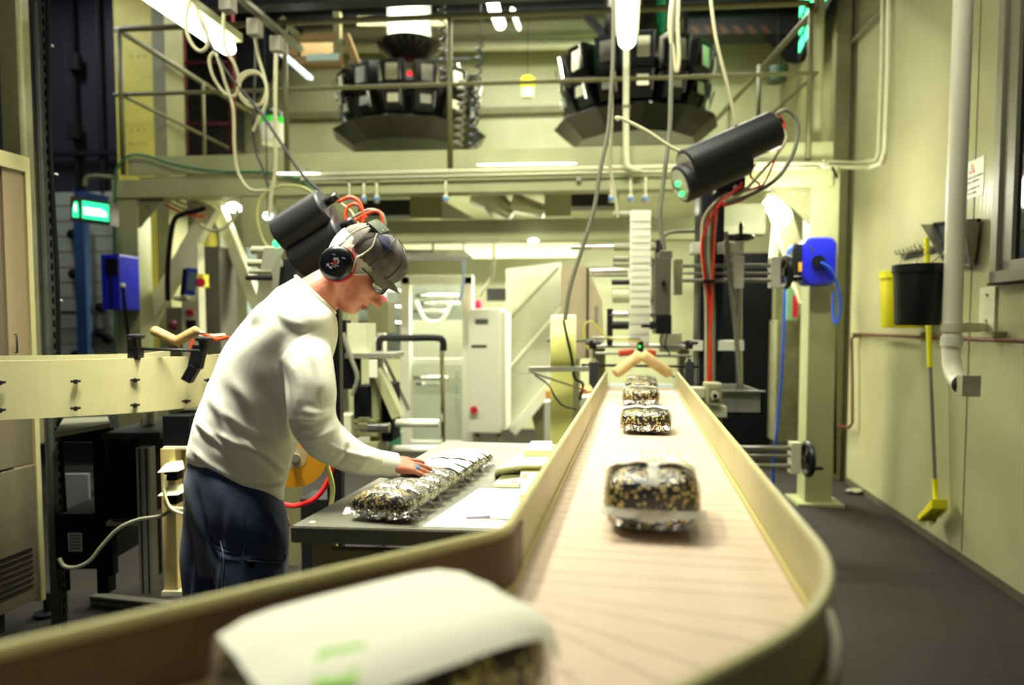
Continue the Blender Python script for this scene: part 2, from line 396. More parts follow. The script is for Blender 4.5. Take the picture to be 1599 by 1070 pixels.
# ---- multihead weighers
def weigher(px, Y, pt, pb, R, label):
    x = X_(px, Y, 150); zb = Z_(pb, Y, px); zt = Z_(pt, Y, px); H = zt-zb
    t = T('multihead_weigher', label, 'weigher', (x, Y, zb))
    MB().lathe((x, Y, zb), UZ, [(R*.5, .0), (R*.62, H*.25), (R*.62, H*.85), (R*.4, H*1.0)], 32).build('drum', BLKMAT, t)
    n = 12; mb = MB()   # faceted discharge pan
    mb.lathe((x, Y, zb-.02), UZ, [(R*.78, -.02), (R*1.06, H*.20), (R*1.02, H*.235), (R*.7, H*.26)], n)
    for f in mb.bm.faces: f.smooth = False
    mb.build('discharge_pan', DSTEEL, t)
    for tier, (rr, z0, z1, w, fh) in enumerate(((R*.80, H*.30, H*.60, R*.30, .42), (R*.86, H*.63, H*1.0, R*.32, .62))):
        for k in range(14):
            a = 2*PI*(k+.5)/14; d = Vector((math.cos(a), math.sin(a), 0)); s_ = Vector((-d.y, d.x, 0))
            if d.y > .75: continue
            c = Vector((x, Y, zb+(z0+z1)/2))+d*rr; hh = (z1-z0)
            tl = .10 if tier else .16
            mb = MB(); u = (UZ+d*tl).normalized(); o_ = d
            ps = []
            for zz, dep, ww in ((-hh/2, .10, w*.42), (hh/2, .16, w*.47)):
                for (i, j) in ((-1, -1), (1, -1), (1, 1), (-1, 1)): ps.append(c+u*zz+s_*(i*ww)+o_*(j*dep*.5+zz*tl))
            mb.hexa(ps, .006); bk = mb.build('hopper_bucket', BLACK if (k+tier) % 3 else DSTEEL, t)
            pc = c+o_*.085
            mb = MB().box(pc+u*hh*(.02 if tier else .06)+o_*.012, (w*.46, .012, hh*fh), X=s_, Y=d, bev=.003); mb.build('latch_plate', STEEL if k % 2 else mat('brushed_plate', '#d6d5b4', .35, metal=.15), bk)
            mb = MB().bar(c+u*(-hh*.3)+s_*(w*.36)+o_*.1, c+u*(hh*.42)+s_*(w*.36)+o_*.12, .014, .014); mb.build('bucket_rod', CHROME, bk)
    return t, x, zt
w1, wx1, wz1 = weigher(640, YM+2.2, 134, 232, .80, 'black multihead weigher with red cone on the left of the mezzanine')
w2, wx2, wz2 = weigher(992, YM+1.25, 98, 222, .72, 'larger black multihead weigher on the mezzanine behind the hanging bright tube')
Yw = YM+2.2
MB().lathe((wx1, Yw, wz1-.05), UZ, [(.20, 0), (.17, .1), (.06, .19)], 20).build('feed_cone', RED, w1)
# vibratory chute and white hopper tube above left weigher
ht = T('feed_hopper', 'white cylindrical feed hopper with grey funnel above the left weigher', 'hopper', (wx1, Yw, wz1+.2))
MB().lathe((wx1, Yw, Z_(30, Yw)), UZ, [(.24, -.32), (.24, .3)], 32).build('cylinder', mat('pale_grey_paint', '#c9cabc', .35), ht)
MB().lathe((wx1, Yw, Z_(74, Yw)), UZ, [(.14, -.16), (.34, -.0), (.36, .04), (.2, .05)], 24).build('funnel', DSTEEL, ht)
MB().bar(at(545, 98, Yw-.1), at(735, 92, Yw-.1), .03, .03).build('sensor_arm', DARK, ht)
for px in (570, 715): MB().cyl(at(px, 95, Yw-.1), at(px+3, 115, Yw-.1), .012, seg=8).build('sensor_probe', CHROME, ht)
MB().bar(at(560, 36, Yw), at(700, 36, Yw), .1, .1).build('support_bar', OLIVED, ht)
Yv = YM+1.25
ht = T('feed_chute', 'dark feed chute hanging above the right weigher', 'hopper', (wx2, Yv, wz2+.1))
MB().lathe((wx2, Yv, wz2-.05), UZ, [(.12, 0), (.3, .3), (.3, .9)], 12).build('funnel', DSTEEL, ht)
MB().bar(at(905, 12, Yv), at(960, 75, Yv), .07, .07).build('support_arm', DARK, ht)
MB().bar(at(1065, 20, Yv), at(1020, 75, Yv), .07, .07).build('support_arm', DARK, ht)
# coiled cables beside weigher
def coil(p0, p1, Y, turns, rad, r, name, label, m):
    a, b = at(*p0, Y), at(*p1, Y); P = []
    for i in range(turns*8+1):
        t = i/(turns*8); P.append(a.lerp(b, t)+Vector((math.cos(i*PI/4)*rad, math.sin(i*PI/4)*rad, 0)))
    return tag(MB().tube(P, r, 6, False).build(name, m), label, 'cable')
coil((748, 70), (738, 230), YM+.8, 12, .035, .008, 'coiled_cable', 'dark coiled cable hanging right of the left weigher', mat('dark_blue_cable', '#28324a', .4))
coil((690, 8), (694, 130), YM+.8, 8, .03, .008, 'coiled_cable', 'thin coiled cable hanging in front of the white feed hopper', CABD)
coil((724, 120), (715, 228), YM+1.1, 9, .04, .012, 'coiled_cable', 'grey ribbed hose on the right flank of the left weigher', CABG)
tag(run('cable', [at(752, -60, YM+.8), at(751, 40, YM+.8), at(755, 60, YM+.8), at(748, 70, YM+.8)], .006, CABD), 'thin dark cable dropping from the ceiling to the dark coil', 'cable')
# ---- insect lamp / lantern, jars
ln = T('hanging_lantern', 'small yellow-topped glass jar lamp hanging left of the right weigher', 'lamp', at(824, 152, YM+2.4))
c = at(824, 133, YM+2.4); q = .0075
MB().lathe(c, UZ, [(.07, -.04), (.085, -.01), (.085, .06), (.05, .09)], 20).build('lid', YEL, ln)
MB().lathe(c, UZ, [(.07, -.14), (.075, -.04)], 20).build('jar', mat('milky_plastic', '#dcdcb8', .3), ln)
MB().tube([c+UZ*.09, c+UZ*1.2], .003, 5, False).build('wire', DARK, ln)
for (px, py, col, lab) in ((427, 195, GREENLED, ''),):
    g = T('signal_beacon', 'white and green round beacon on the mezzanine left of the left weigher', 'beacon', at(px, 230, YM+.6))
    c = at(px, py, YM+.6); MB().lathe(c, UZ, [(.1, -.17), (.115, -.02), (.115, 0)], 24).build('base', WHITE, g)
    MB().lathe(c, UZ, [(.118, 0), (.118, .05)], 24).build('lens_ring', mat('green_lens', '#38d038', .3, emit=.25), g)
    MB().lathe(c, UZ, [(.11, .05), (.10, .1), (.05, .13)], 24).build('cap', mat('dark_green_plastic', '#123a20', .3), g)
g = tag(MB().lathe(at(1213, 128, YM+2.6), UZ, [(.10, 0), (.12, .13), (.12, .15)], 20).build('bucket', mat('dark_green_bucket', '#16351f', .4)), 'dark green bucket hung on a cord at the right rear of the mezzanine', 'bucket')
MB().cyl(at(1213, 126, YM+2.6), Vector((at(1213, 128, YM+2.6).x, YM+2.6, HC)), .006, seg=6).build('hanging_cord', DARK, g)
# ---- AC / control gantry on left of weigher
cg = T('cable_gantry', 'brown timber-coloured equipment frame hanging above the mezzanine at left', 'equipment frame', at(500, 100, YM+1.6))
BR = mat('brown_paint', '#8a7046', .5, var=.2)
for a, b in (((455, 95), (535, 97)), ((470, 60), (530, 58)), ((462, 55), (455, 95)), ((527, 20), (527, 96)), ((440, 30), (470, 62)), ((540, 55), (560, 108))): MB().bar(at(*a, YM+1.6), at(*b, YM+1.6), .07, .07).build('frame_bar', BR if a[1] > 40 else OLIVED, cg)
MB().px(470, 62, 520, 92, YM+1.9, .3).build('back_panel', BR, cg)
MB().px(478, 84, 528, 94, YM+1.55, .02).build('glass_strip', mat('pale_blue_glass', '#b9d3cf', .1), cg)
MB().bar(at(440, 84, YM+1.5), at(484, 122, YM+1.1), .06, .03).build('tube_lamp', mat('dim_tube', '#e6f6ff', .3, emit=.9), cg)
# ---- ceiling steelwork, duct and far strip lights
k = 0
for (y0, y1, Y, m) in ((-34, -8, 5.6, DARK), (4, 20, 7.8, DARK), (-80, -45, 4.9, DARK)):
    b = MB().px(250, y0, 1300, y1, Y, .14); tag(b.build('roof_beam', m), ['dark steel roof beam crossing under the ceiling over the mezzanine', 'rearmost dark roof beam crossing behind the top guard rail', 'front dark roof beam just above the photo edge'][k], 'beam'); k += 1
struct('trim_back_rail', MB().px(430, 38, 980, 60, 8.6, .2), CREAM)
struct('trim_back_pipe', MB().cyl(at(520, 74, 8.6), at(960, 68, 8.6), .07, seg=12), CREAM)
struct('trim_back_girt', MB().px(440, 170, 900, 180, 8.9, .08), OLIVED)
dk = tag(MB().px(1075, -60, 1248, 52, YM+2.7, .3).build('dark_bulkhead', mat('bulkhead_dark', '#15171a', .6)), 'dark steel bulkhead above the right end of the mezzanine', 'bulkhead')
hz = MB()
for i in range(6): hz.prism([at(1085+i*22, 52, YM+2.69), at(1095+i*22, 52, YM+2.69), at(1086+i*22, 40, YM+2.69), at(1076+i*22, 40, YM+2.69)], (0, .005, 0))
hz.build('hazard_stripes', mat('faded_orange', '#4f2c16', .6), dk)
tag(MB().prism([at(1196, 52, YM+2.6), at(1250, 52, YM+2.6), at(1250, 95, YM+2.6), at(1232, 92, YM+2.6)], (0, .1, 0)).build('dark_gusset', BLKMAT), 'black triangular gusset below the dark bulkhead', 'gusset')
# ---- fluorescent battens
def tube_lamp(p0, p1, w, strength, label, name='fluorescent_lamp', back=True, cat='lamp'):
    p0, p1 = Vector(p0), Vector(p1); d = (p1-p0).normalized()
    t = T(name, label, cat, (p0+p1)/2)
    if back: MB().bar(p0+UZ*w*.75-d*.02, p1+UZ*w*.75+d*.02, w*1.3, w*.5, bev=.004).build('batten_housing', OLIVE, t)
    mb = MB(); x, y, z = frame_z(p1-p0); R_ = w/2; ln_ = (p1-p0).length
    mb.skin([mb.ring(p0+z*h, x, y, R_*k, seg=14) for h, k in ((0, .55), (.05, 1), (ln_-.05, 1), (ln_, .55))])
    mb.build('diffuser', mat('tube_glow_%g' % strength, '#fffce0', .4, emit=strength, ecol='#fffbe6'), t)
    return t
vd = Vector((math.sin(PHI-.02), math.cos(PHI-.02), 0))
pe = atz(362, 78, 3.35); tube_lamp(pe-vd*1.9, pe, .115, 9, 'long bright fluorescent batten lamp at upper left')
pe = atz(979, 68, 3.35); tube_lamp(pe-vd*1.7, pe, .12, 10, 'bright fluorescent lamp hanging at top centre before the right weigher')
for i, (px, py, z, ln_) in enumerate(((783, 42, 4.5, .5), (773, 14, 4.5, .5), (811, 46, 4.6, .5))):
    pe = atz(px, py, z); tube_lamp(pe-vd*ln_, pe, .11 if i < 2 else .05, 7 if i < 2 else 2, ['nearer short lamp segment behind the top guard rail', 'upper of the two stacked lamp segments at top centre', 'dim narrow lamp right of the two short lamp segments'][i], 'ceiling_lamp', back=False)
for i, (a, b, Y, w_) in enumerate((((1196, 312), (1232, 345), YM+.55, .13), ((355, 322), (375, 326), YM+.6, .09), ((412, 338), (424, 336), YM-.25, .055), ((745, 257.5), (900, 255.5), YM-.08, .016), ((428, 271), (500, 271), YM-.1, .016))):
    tube_lamp(at(*a, Y), at(*b, Y), w_, 9 if i < 3 else 3.5, ['glaring work lamp beside the right mezzanine post', 'glaring work lamp behind the hanging stub at left', 'small glaring lamp left of the black camera tubes', 'thin glowing strip light under the mezzanine upper beam at centre', 'thin glowing strip light under the mezzanine beam, left end'][i], 'work_lamp' if i < 3 else 'strip_light', back=False)
MB().cyl(at(418, 332, YM-.25), Vector((at(418, 332, YM-.25).x, YM-.25, HC)), .004, seg=6).build('hanger_wire', DARK, bpy.data.objects['work_lamp.002'])
# ---- conduit rail with hanging junction boxes and looped cables at upper left
cb = T('busbar_rail', 'overhead cable rail with hanging junction boxes at upper left', 'cable rail', atz(400, 30, 3.4))
e0, e1 = atz(476, 84, 3.3), atz(476, 84, 3.3)-Vector((.02, 1, 0)).normalized()*2.4
MB().bar(atz(470, 78, 3.35), atz(470, 78, 3.35)-vd*2.2, .05, .03).build('rail', ALU, cb)
for (px, py) in ((356, 5), (398, 44), (433, 70)):
    c = atz(px, py, 3.27); MB().box(c, (.075, .075, .1), X=vd, bev=.008).build('junction_box', mat('junction_grey', '#a3a190', .5), cb)
def cable(pts, Yd, r, m, label, name='cable', cat='cable', group=None):
    if not isinstance(Yd, (list, tuple)): Yd = [Yd]*len(pts)
    return tag(run(name, [at(*p, y) for p, y in zip(pts, Yd)], r, m), label, cat, group)
Yc = atz(398, 44, 3.27).y
cable([(350, 12), (349, 40), (352, 75), (366, 100), (374, 130), (366, 150), (350, 145), (333, 120), (327, 95), (333, 83), (340, 90), (352, 130), (364, 170), (366, 230), (372, 270), (390, 296), (415, 298)], Yc, .011, CABW, 'cream cable with a long loop, hanging from the leftmost junction box')
cable([(300, -10), (292, 20), (292, 50), (302, 72), (314, 80), (324, 70), (322, 45), (310, 20), (300, 5)], Yc-.2, .011, CABW, 'small cream cable loop over the upper left lamp')
cable([(300, -10), (312, 30), (335, 80), (360, 120), (385, 150), (410, 180), (440, 225), (470, 270), (500, 300)], Yc, .010, CABD, 'dark cable falling diagonally to the left black tubes')
cable([(398, 58), (404, 90), (414, 125), (416, 150), (406, 164), (388, 160), (374, 145), (371, 126), (384, 113), (402, 113), (416, 132), (410, 160), (392, 167), (376, 152), (373, 132), (386, 117), (406, 116), (416, 135), (415, 162), (404, 185), (395, 205)], Yc+.1, .011, CABW, 'cream cable coiled in rings below the middle junction box')
cable([(431, 84), (430, 150), (430, 260), (424, 300), (420, 340)], Yc+.2, .014, CABW, 'thick cream cable dropping straight from the rightmost junction box')
cable([(400, 56), (399, 110), (396, 180), (398, 230), (410, 262), (419, 290)], Yc+.2, .009, CABD, 'short dark cable hanging below the cream coil')
cable([(418, 296), (404, 318), (402, 345), (412, 378), (430, 395)], Yc+.2, .010, mat('pale_yellow_cable', '#c9c77e', .5), 'pale yellow cable curling down left of the black camera tubes')
cable([(418, 298), (440, 290), (470, 292), (490, 302)], Yc+.2, .010, mat('pale_yellow_cable', '#c9c77e', .5), 'pale yellow cable arching to the black camera tubes')
# hanging cables at top centre right
Yh = 3.9
cable([(958, -20), (957, 90), (952, 180), (948, 215), (938, 262), (929, 320), (918, 360), (905, 400), (890, 450), (882, 500)], Yh, .012, CABG, 'long grey cable bundle hanging left of the label web')
cable([(955, 120), (955, 187), (953, 260), (960, 300), (965, 340)], Yh+.05, .010, CABW, 'cream cable dropping beside the grey bundle')
cable([(966, 188), (962, 184), (972, 186), (1010, 205), (1045, 228), (1070, 240)], Yh, .010, CABW, 'cream cable slanting from the hook to the right black tubes')
cable([(1055, -20), (1050, 40), (1048, 120), (1046, 200), (1040, 250), (1034, 300), (1030, 345), (1038, 390)], Yh+.1, .013, CABG, 'grey cable bundle hanging before the right weigher')
cable([(1060, -20), (1058, 40), (1060, 90), (1056, 112), (1051, 80), (1046, 40), (1052, -20)], Yh+.1, .013, CABW, 'cream cable loop at the right weigher')
cable([(1108, -15), (1118, 60), (1135, 130), (1150, 195)], Yh, .010, CABW, 'single cream cable slanting down to the top of the right black tubes')
hk = T('hanging_pipe', 'straight cream drop pipe below the bright centre lamp', 'pipe', at(978, 262, YM-.1))
MB().tube([at(978, 60, YM-.1), at(978, 240, YM-.1), at(985, 262, YM-.1), at(1000, 266, YM-.08)], .024, 10, True).build('drop', CREAM, hk)
MB().cyl(at(978, 165, YM-.1), at(978, 170, YM-.1), .03).build('coupling', OLIVED, hk)
# ---- display board, conduits at top right
db = T('display_board', 'dark display board with glowing green figures at upper right', 'display', at(1270, 55, YM+.5))
q0, q1 = at(1247, 60, YM+1.9), at(1300, -30, YM+.3)
def lerpq(u, v): 
    a = Vector((at(1247, 30, YM+1.9).x, YM+1.9, 0)).lerp(Vector((at(1304, 30, YM+.4).x, YM+.4, 0)), u); a.z = 4.03+v*.75; return a
nn = Vector((-1, 0, 0))
MB().prism([lerpq(0, 0), lerpq(1, 0), lerpq(1, 1), lerpq(0, 1)], (.06, 0, 0)).build('case', BLKMAT, db)
GD = mat('green_digits', '#3cf090', .4, emit=2.6, ecol='#40ff9a')
mb = MB()
for r_ in range(4):
    for (u0, u1) in ((.06, .2), (.24, .45), (.5, .62), (.68, .92)):
        v0 = .08+r_*.23+(.02 if u0 > .4 else 0)
        mb.prism([lerpq(u0, v0)+nn*.004, lerpq(u1, v0)+nn*.004, lerpq(u1, v0+.13)+nn*.004, lerpq(u0, v0+.13)+nn*.004], (-.004, 0, 0))
mb.build('figures', GD, db)
tag(MB().tube([atw(1388, -30, .03), atw(1386, 100, .03), atw(1381, 235, .03), atw(1374, 256, .05), at(1355, 262, YM+.2), at(1285, 260, YM-.05)], .016, 8, False).build('conduit', CREAM), 'cream conduit down the right wall turning onto the mezzanine beam', 'pipe')
tag(MB().tube([atw(1378, -30, .03), atw(1376, 100, .03), atw(1371, 238, .03), atw(1366, 250, .05), at(1340, 254, YM+.2), at(1285, 252, YM-.05)], .011, 8, False).build('conduit', CREAM), 'thinner conduit running beside the cream conduit on the right wall', 'pipe')
tag(MB().tube([atw(1374, 20, .03), atw(1324, 72, .03), atw(1322, 200, .03)], .016, 8, False).build('conduit', OLIVED), 'olive conduit slanting across the top corner of the right wall', 'pipe')
tag(MB().tube([at(1300, 262, YM-.1), at(1308, 285, YM+.05), at(1306, 330, YM+.1), at(1304, 460, YM+.1), at(1304, 740, YM+.1)], .010, 8, True).build('cable', BLKMAT), 'black cable running down the right mezzanine post', 'cable')
# ================================================================== RIGHT WALL FITTINGS
W_ = lambda x, y, o=0.0: atw(x, y, o)
# window
wz0, wz1 = atw(1575, 441).z, HC-.6
wa = (atw(1560, 440)-WB).dot(WDIR)
wn = T('window_1', 'grey framed dark window high on the right wall', 'window', wp(wa, wz0)); wn['kind'] = 'structure'
GF = mat('grey_window_frame', '#8f8d78', .4, var=.1)
def wbox(mb, a0_, a1_, z0_, z1_, o0, o1): return mb.prism([wp(a0_, z0_, o0), wp(a1_, z0_, o0), wp(a1_, z1_, o0), wp(a0_, z1_, o0)], WN*(o1-o0))
mb = MB(); wbox(mb, wa-1.8, wa, wz0, wz0+.06, 0, .05); wbox(mb, wa-.06, wa, wz0, wz1, 0, .05); mb.build('window_frame', GF, wn)
mb = MB(); wbox(mb, wa-1.8, wa-.07, wz0+.06, wz0+.11, 0, .03); wbox(mb, wa-.16, wa-.07, wz0+.06, wz1, 0, .03); mb.build('casement', GF, wn)
mb = MB(); wbox(mb, wa-1.8, wa-.16, wz0+.11, wz1, .002, .01); mb.build('pane', mat('dark_window_glass', '#06070c', .08), wn)
mb = MB(); wbox(mb, wa-1.82, wa+.01, wz0-.012, wz0, 0, .055); mb.build('sill_gasket', BLKMAT, wn)
# panel joints on the wall
for i, a_ in enumerate((-.35, .62)):
    mb = MB(); wbox(mb, a_, a_+.006, 0.06, HC, 0, .004); struct('trim_%d' % (i+1), mb, OLIVED)
# downpipe with bracket
dp = T('downpipe', 'thick white vertical pipe on brackets along the right wall', 'pipe', W_(1487, 600))
off = .28
P0 = atw(1487, 520, off); 
def on(off_, px, py): return atw(px, py, off_)
base = atw(1487, 500, off); xy = Vector((base.x, base.y, 0))
def pz(py): 
    # height at which the vertical axis through xy appears on pixel row py
    lo, hi = 0, 6
    for _ in range(40):
        mid = (lo+hi)/2
        if proj((xy.x, xy.y, mid))[1] > py: lo = mid
        else: hi = mid
    return lo
prr = .046
MB().tube([xy+UZ*(HC-.02), xy+UZ*pz(536)], prr, 24, False).build('pipe', mat('cream_white_pipe', '#f3f0d6', .35), dp)
e = xy+UZ*pz(530)
MB().tube([e, e-UZ*.08, e-UZ*.15-WDIR*.02, e-UZ*.205-WDIR*.07, e-UZ*.225-WDIR*.13], prr*.96, 24, True, res=8).build('elbow', mat('cream_white_pipe', '#f3f0d6', .35), dp)
MB().lathe(e-UZ*.005, UZ, [(prr*1.12, -.03), (prr*1.12, .02)], 24).build('socket', WHITE, dp)
vb = e-UZ*.227-WDIR*.16
MB().tube([vb+WDIR*.04, vb], prr*1.05, 20, False).build('rubber_cuff', BLKMAT, dp)
MB().box(vb-WDIR*.03, (.06, .085, .105), X=WDIR, Y=WN, bev=.004).build('end_box', STEEL, dp)
bz = pz(512)
mb = MB(); ba = (xy-WB).dot(WDIR)
pa0 = (atw(1556, 500)-WB).dot(WDIR); pa1 = (atw(1532, 500)-WB).dot(WDIR); pm = (pa0+pa1)/2; wbox(mb, pa0, pa1, bz-.03, bz+.22, 0, .012); mb.bar(wp(pm, bz, .01), xy+UZ*bz, .012, .05); mb.lathe(xy+UZ*(bz-.022), UZ, [(prr*1.02, 0), (prr*1.12, 0), (prr*1.12, .044), (prr*1.02, .044)], 24)
mb.build('bracket', CREAM, dp)
mb = MB()
for z_ in (.04, .18): MB().cyl(wp(pm, bz+z_, .01), wp(pm, bz+z_, .02), .009, seg=8).build('screw', STEEL, dp)
# copper pipe
tag(MB().tube([W_(1620, 534, .05), W_(1336, 522, .05), W_(1330, 530, .05), W_(1331, 600, .05), W_(1331, 660, .05), W_(1326, 668, .06), W_(1300, 664, .08)], .012, 10, False).build('heating_pipe', COPPER), 'thin red-brown pipe running along the right wall behind the broom', 'pipe')
for px in (1337, 1446, 1560): MB().box(W_(px, 524, .03), (.03, .06, .04), X=WDIR).build('pipe_clip', OLIVED, bpy.data.objects['heating_pipe'])
# warning sign
sg = T('warning_sign', 'white warning sign with red triangle on the right wall beside the downpipe', 'sign', W_(1521, 312))
s0 = (atw(1501, 280)-WB).dot(WDIR); s1 = (atw(1537, 280)-WB).dot(WDIR); zt_, zb_ = atw(1537, 243).z, atw(1537, 303).z
mb = MB(); wbox(mb, s1, s0, zb_, zt_, 0, .004); mb.build('sign_plate', WHITE, sg)
SW = abs(s1-s0); sm = (s0+s1)/2; SX = -WDIR
# on the right wall, seen from the room, left is far (+WDIR) and right is near (-WDIR)
def tri(cz, h, mbx, o): mbx.prism([wp(sm+h*.58, cz-h/2, o), wp(sm-h*.58, cz-h/2, o), wp(sm, cz+h/2, o)], WN*.001)
mb = MB(); hs = (zt_-zb_); tri(zt_-hs*.2, hs*.26, mb, .0045); mb.build('triangle', RED, sg)
mb = MB(); tri(zt_-hs*.215, hs*.15, mb, .0058); mb.build('triangle_inner', WHITE, sg)
text('!', hs*.12, BLKMAT, wp(sm, zt_-hs*.285, .0072), SX, UZ, sg)
for i, ws in enumerate(((3, 5, 6, 3, 9), (2, 8, 9), (9, 9, 3), (3, 4, 6))):
    mb = MB(); tot = sum(ws)+len(ws)-1; u = SW*.84/26; x = -tot*u/2; z = zt_-hs*(.47+i*.12+(.06 if i > 1 else 0))
    for n_w in ws:
        for k in range(n_w):
            q = x+k*u; hh_l = hs*(.034 if k % 3 else .042); mb.prism([wp(sm, z, .0045)+SX*q, wp(sm, z, .0045)+SX*(q+u*.72), wp(sm, z+hh_l, .0045)+SX*(q+u*.72), wp(sm, z+hh_l, .0045)+SX*q], WN*.0005)
        x += (n_w+1)*u
    mb.build('text_line', BLKMAT, sg)
tag(MB().prism([wp(s0+.16, zb_+.03, 0), wp(s0+.06, zb_+.03, 0), wp(s0+.06, zt_-.1, 0), wp(s0+.16, zt_-.1, 0)], WN*.003).build('notice_sheet', WHITE), 'small pale notice on the wall half hidden left of the downpipe', 'notice')
# hook rail with bent prongs
hr = T('hook_rail', 'dark prong rack screwed to the right wall above the buckets', 'rack', W_(1445, 385))
h0 = (atw(1412, 392)-WB).dot(WDIR); h1 = (atw(1520, 392)-WB).dot(WDIR); hz_ = atw(1450, 392).z
mb = MB(); wbox(mb, h1, h0, hz_-.02, hz_+.02, 0, .02); mb.build('rail', DARK, hr)
for k in range(8):
    a_ = h0-.03-k*.065; p = wp(a_, hz_+.01, .02); MB().tube([p, p+WN*.04+UZ*.005, p+WN*.055+UZ*.03], .005, 6).build('prong', ALU, hr)
# dust pan hanging on wall (steel scoop)
dpn = T('dustpan', 'dark steel dustpan hanging on the wall behind the downpipe', 'dustpan', W_(1500, 412))
c0, c1, c2, c3 = atw(1462, 350, .02), atw(1532, 344, .02), atw(1523, 415, .02), atw(1484, 412, .02)
MB().prism([c0, c1, c2, c3], WN*.006).build('back', DARK, dpn)
mb = MB(); 
mb.prism([c0, c3, c3+WN*.03, c0+WN*.09], WDIR*.006); mb.prism([c1, c2, c2+WN*.03, c1+WN*.09], WDIR*.006); mb.prism([c3, c2, c2+WN*.03, c3+WN*.03], UZ*.006)
mb.build('side_walls', ALU, dpn); MB().bar(c0+WN*.01, c1+WN*.01, .02, .02).build('top_lip', BLKMAT, dpn)
# buckets
def bucket(px, py_top, py_bot, wpx, off_, m, label, lean=0):
    c = atw(px, (py_top+py_bot)/2, off_); d = (c-CAM).dot(FW); r = wpx/2/FPX*d; h = (py_bot-py_top)/FPX*d
    t = T('bucket', label, 'bucket', c-UZ*h/2)
    b = c-UZ*h/2
    mb = MB().lathe(b, UZ, [(r*.86, 0), (r*.9, .01), (r*.98, h*.86), (r*1.04, h*.87), (r*1.04, h), (r*.97, h), (r*.96, h*.86), (r*.85, .012)], 36, cap=(1, 1)); mb.build('pail', m, t)
    top = b+UZ*h
    sd = WDIR
    P = [top+sd*r*1.03*math.cos(a)+UZ*(math.sin(a)*r*1.35)+WN*(-off_*.5*math.sin(a)) for a in [PI*i/14 for i in range(15)]]
    MB().tube(P, .003, 6, False).build('wire_handle', CHROME, t)
    for s_ in (-1, 1): MB().cyl(top+sd*r*1.02*s_-UZ*.02, top+sd*r*1.09*s_-UZ*.02, .012, seg=10).build('handle_lug', m, t)
    return t
bucket(1410, 424, 512, 66, .16, YEL, 'yellow bucket hanging behind the black one on the right wall')
bucket(1436, 414, 508, 76, .38, mat('black_bucket', '#0a0b12', .45), 'black bucket with wire handle hanging on the right wall')
# squeegee / broom
def broom():
    t = T('broom', 'long yellow and grey handled brush hanging on the right wall', 'broom', W_(1458, 812))
    P = [atw(1447, 372, .10), atw(1450, 510, .09), atw(1452.5, 574, .085), atw(1460, 748, .07), atw(1461, 778, .07)]
    MB().tube(P[:3], .0155, 14, False).build('handle_grip', YEL, t)
    MB().tube([P[2], P[3]], .0115, 12, False).build('shaft', mat('grey_shaft', '#8d8c7c', .35, metal=.3), t)
    MB().tube([P[3], P[4], atw(1461, 785, .08)], [.015, .015, .013], 12, False).build('socket', YEL, t)
    c = atw(1459, 795, .09); z = WDIR*-.55+UZ*-.83
    mb = MB(); cA = atw(1468, 782, .08); cB = atw(1446, 806, .09)
    mb.hexa([cB+WN*-.05, cB+WN*.05, cB+WN*.05-UZ*.035, cB-WN*.05-UZ*.035, cA+WN*-.045+UZ*.01, cA+WN*.045+UZ*.01, cA+WN*.045-UZ*.05, cA-WN*.045-UZ*.05], .008)
    mb.build('brush_block', YEL, t)
    mb = MB(); random.seed(3)
    for i in range(70):
        f = random.random(); g = random.uniform(-.045, .045)
        p = cB.lerp(cA, f)+WN*g-UZ*.035; mb.cyl(p, p+Vector((0, 0, -.035))+WDIR*random.uniform(-.0, .02), .003, .002, seg=4)
    mb.build('bristles', mat('yellow_bristle', '#b5ac1e', .8), t)
broom()
# litter on the floor at the wall foot
lt = atz(1336, 771, 0.0)
mb = MB().ell(lt+UZ*.02, (.08, .05, .02)); 
for v in mb.bm.verts: v.co += Vector((noise.noise(v.co*40), noise.noise(v.co*40+Vector((9, 0, 0))), abs(noise.noise(v.co*40+Vector((0, 9, 0))))))*.015
tag(mb.build('crumpled_wrapper', mat('crumpled_film', '#a8a48a', .25, metal=.5)), 'crumpled shiny wrapper lying on the floor by the right wall', 'litter')

# ================================================================== HOSE REEL ON THE RIGHT POST
Yr = YM-.12
hrl = T('hose_reel', 'blue hose reel mounted on the right mezzanine post', 'hose reel', at(1262, 445, Yr))
c = at(1266, 410, Yr+.02); 
mb = MB()
def rrect(cx, cy, w_, h_, r_, Y, n=5):
    P = []
    for (sx, sy, a0_) in ((1, 1, 0), (-1, 1, 90), (-1, -1, 180), (1, -1, 270)):
        for i in range(n+1):
            a = math.radians(a0_+90*i/n); P.append((cx+sx*(w_/2-r_)+r_*math.cos(a), cy+sy*(h_/2-r_)+r_*math.sin(a)))
    return [Vector((c.x+p[0], Y, c.z+p[1])) for p in P]
def loft(mb, secs, smooth=False, cap=(1, 1)):
    rs = [[mb.bm.verts.new(p) for p in s] for s in secs]; mb.skin(rs, cap)
    if not smooth:
        for f in mb.bm.faces: f.smooth = False
    return mb
K = .0049
loft(mb, [rrect(8*K, 0, 44*K, 66*K, 12*K, Yr-.07), rrect(8*K, 0, 50*K, 72*K, 14*K, Yr-.05), rrect(8*K, 0, 50*K, 72*K, 14*K, Yr+.09)]); mb.build('shell', BLUE, hrl)
mb = MB(); loft(mb, [rrect(-18*K, -1*K, 26*K, 56*K, 5*K, Yr-.04), rrect(-18*K, -1*K, 26*K, 56*K, 5*K, Yr+.08)]); mb.build('hose_guide', BLACK, hrl)
MB().cyl(at(1278, 408, Yr-.06), at(1278, 408, Yr-.11), .045).build('hub_cap', BLACK, hrl)
MB().bar(at(1264, 383, Yr-.072), at(1271, 394, Yr-.072), .012, .004, up=(0, 1, 0)).build('crank', CHROME, hrl)
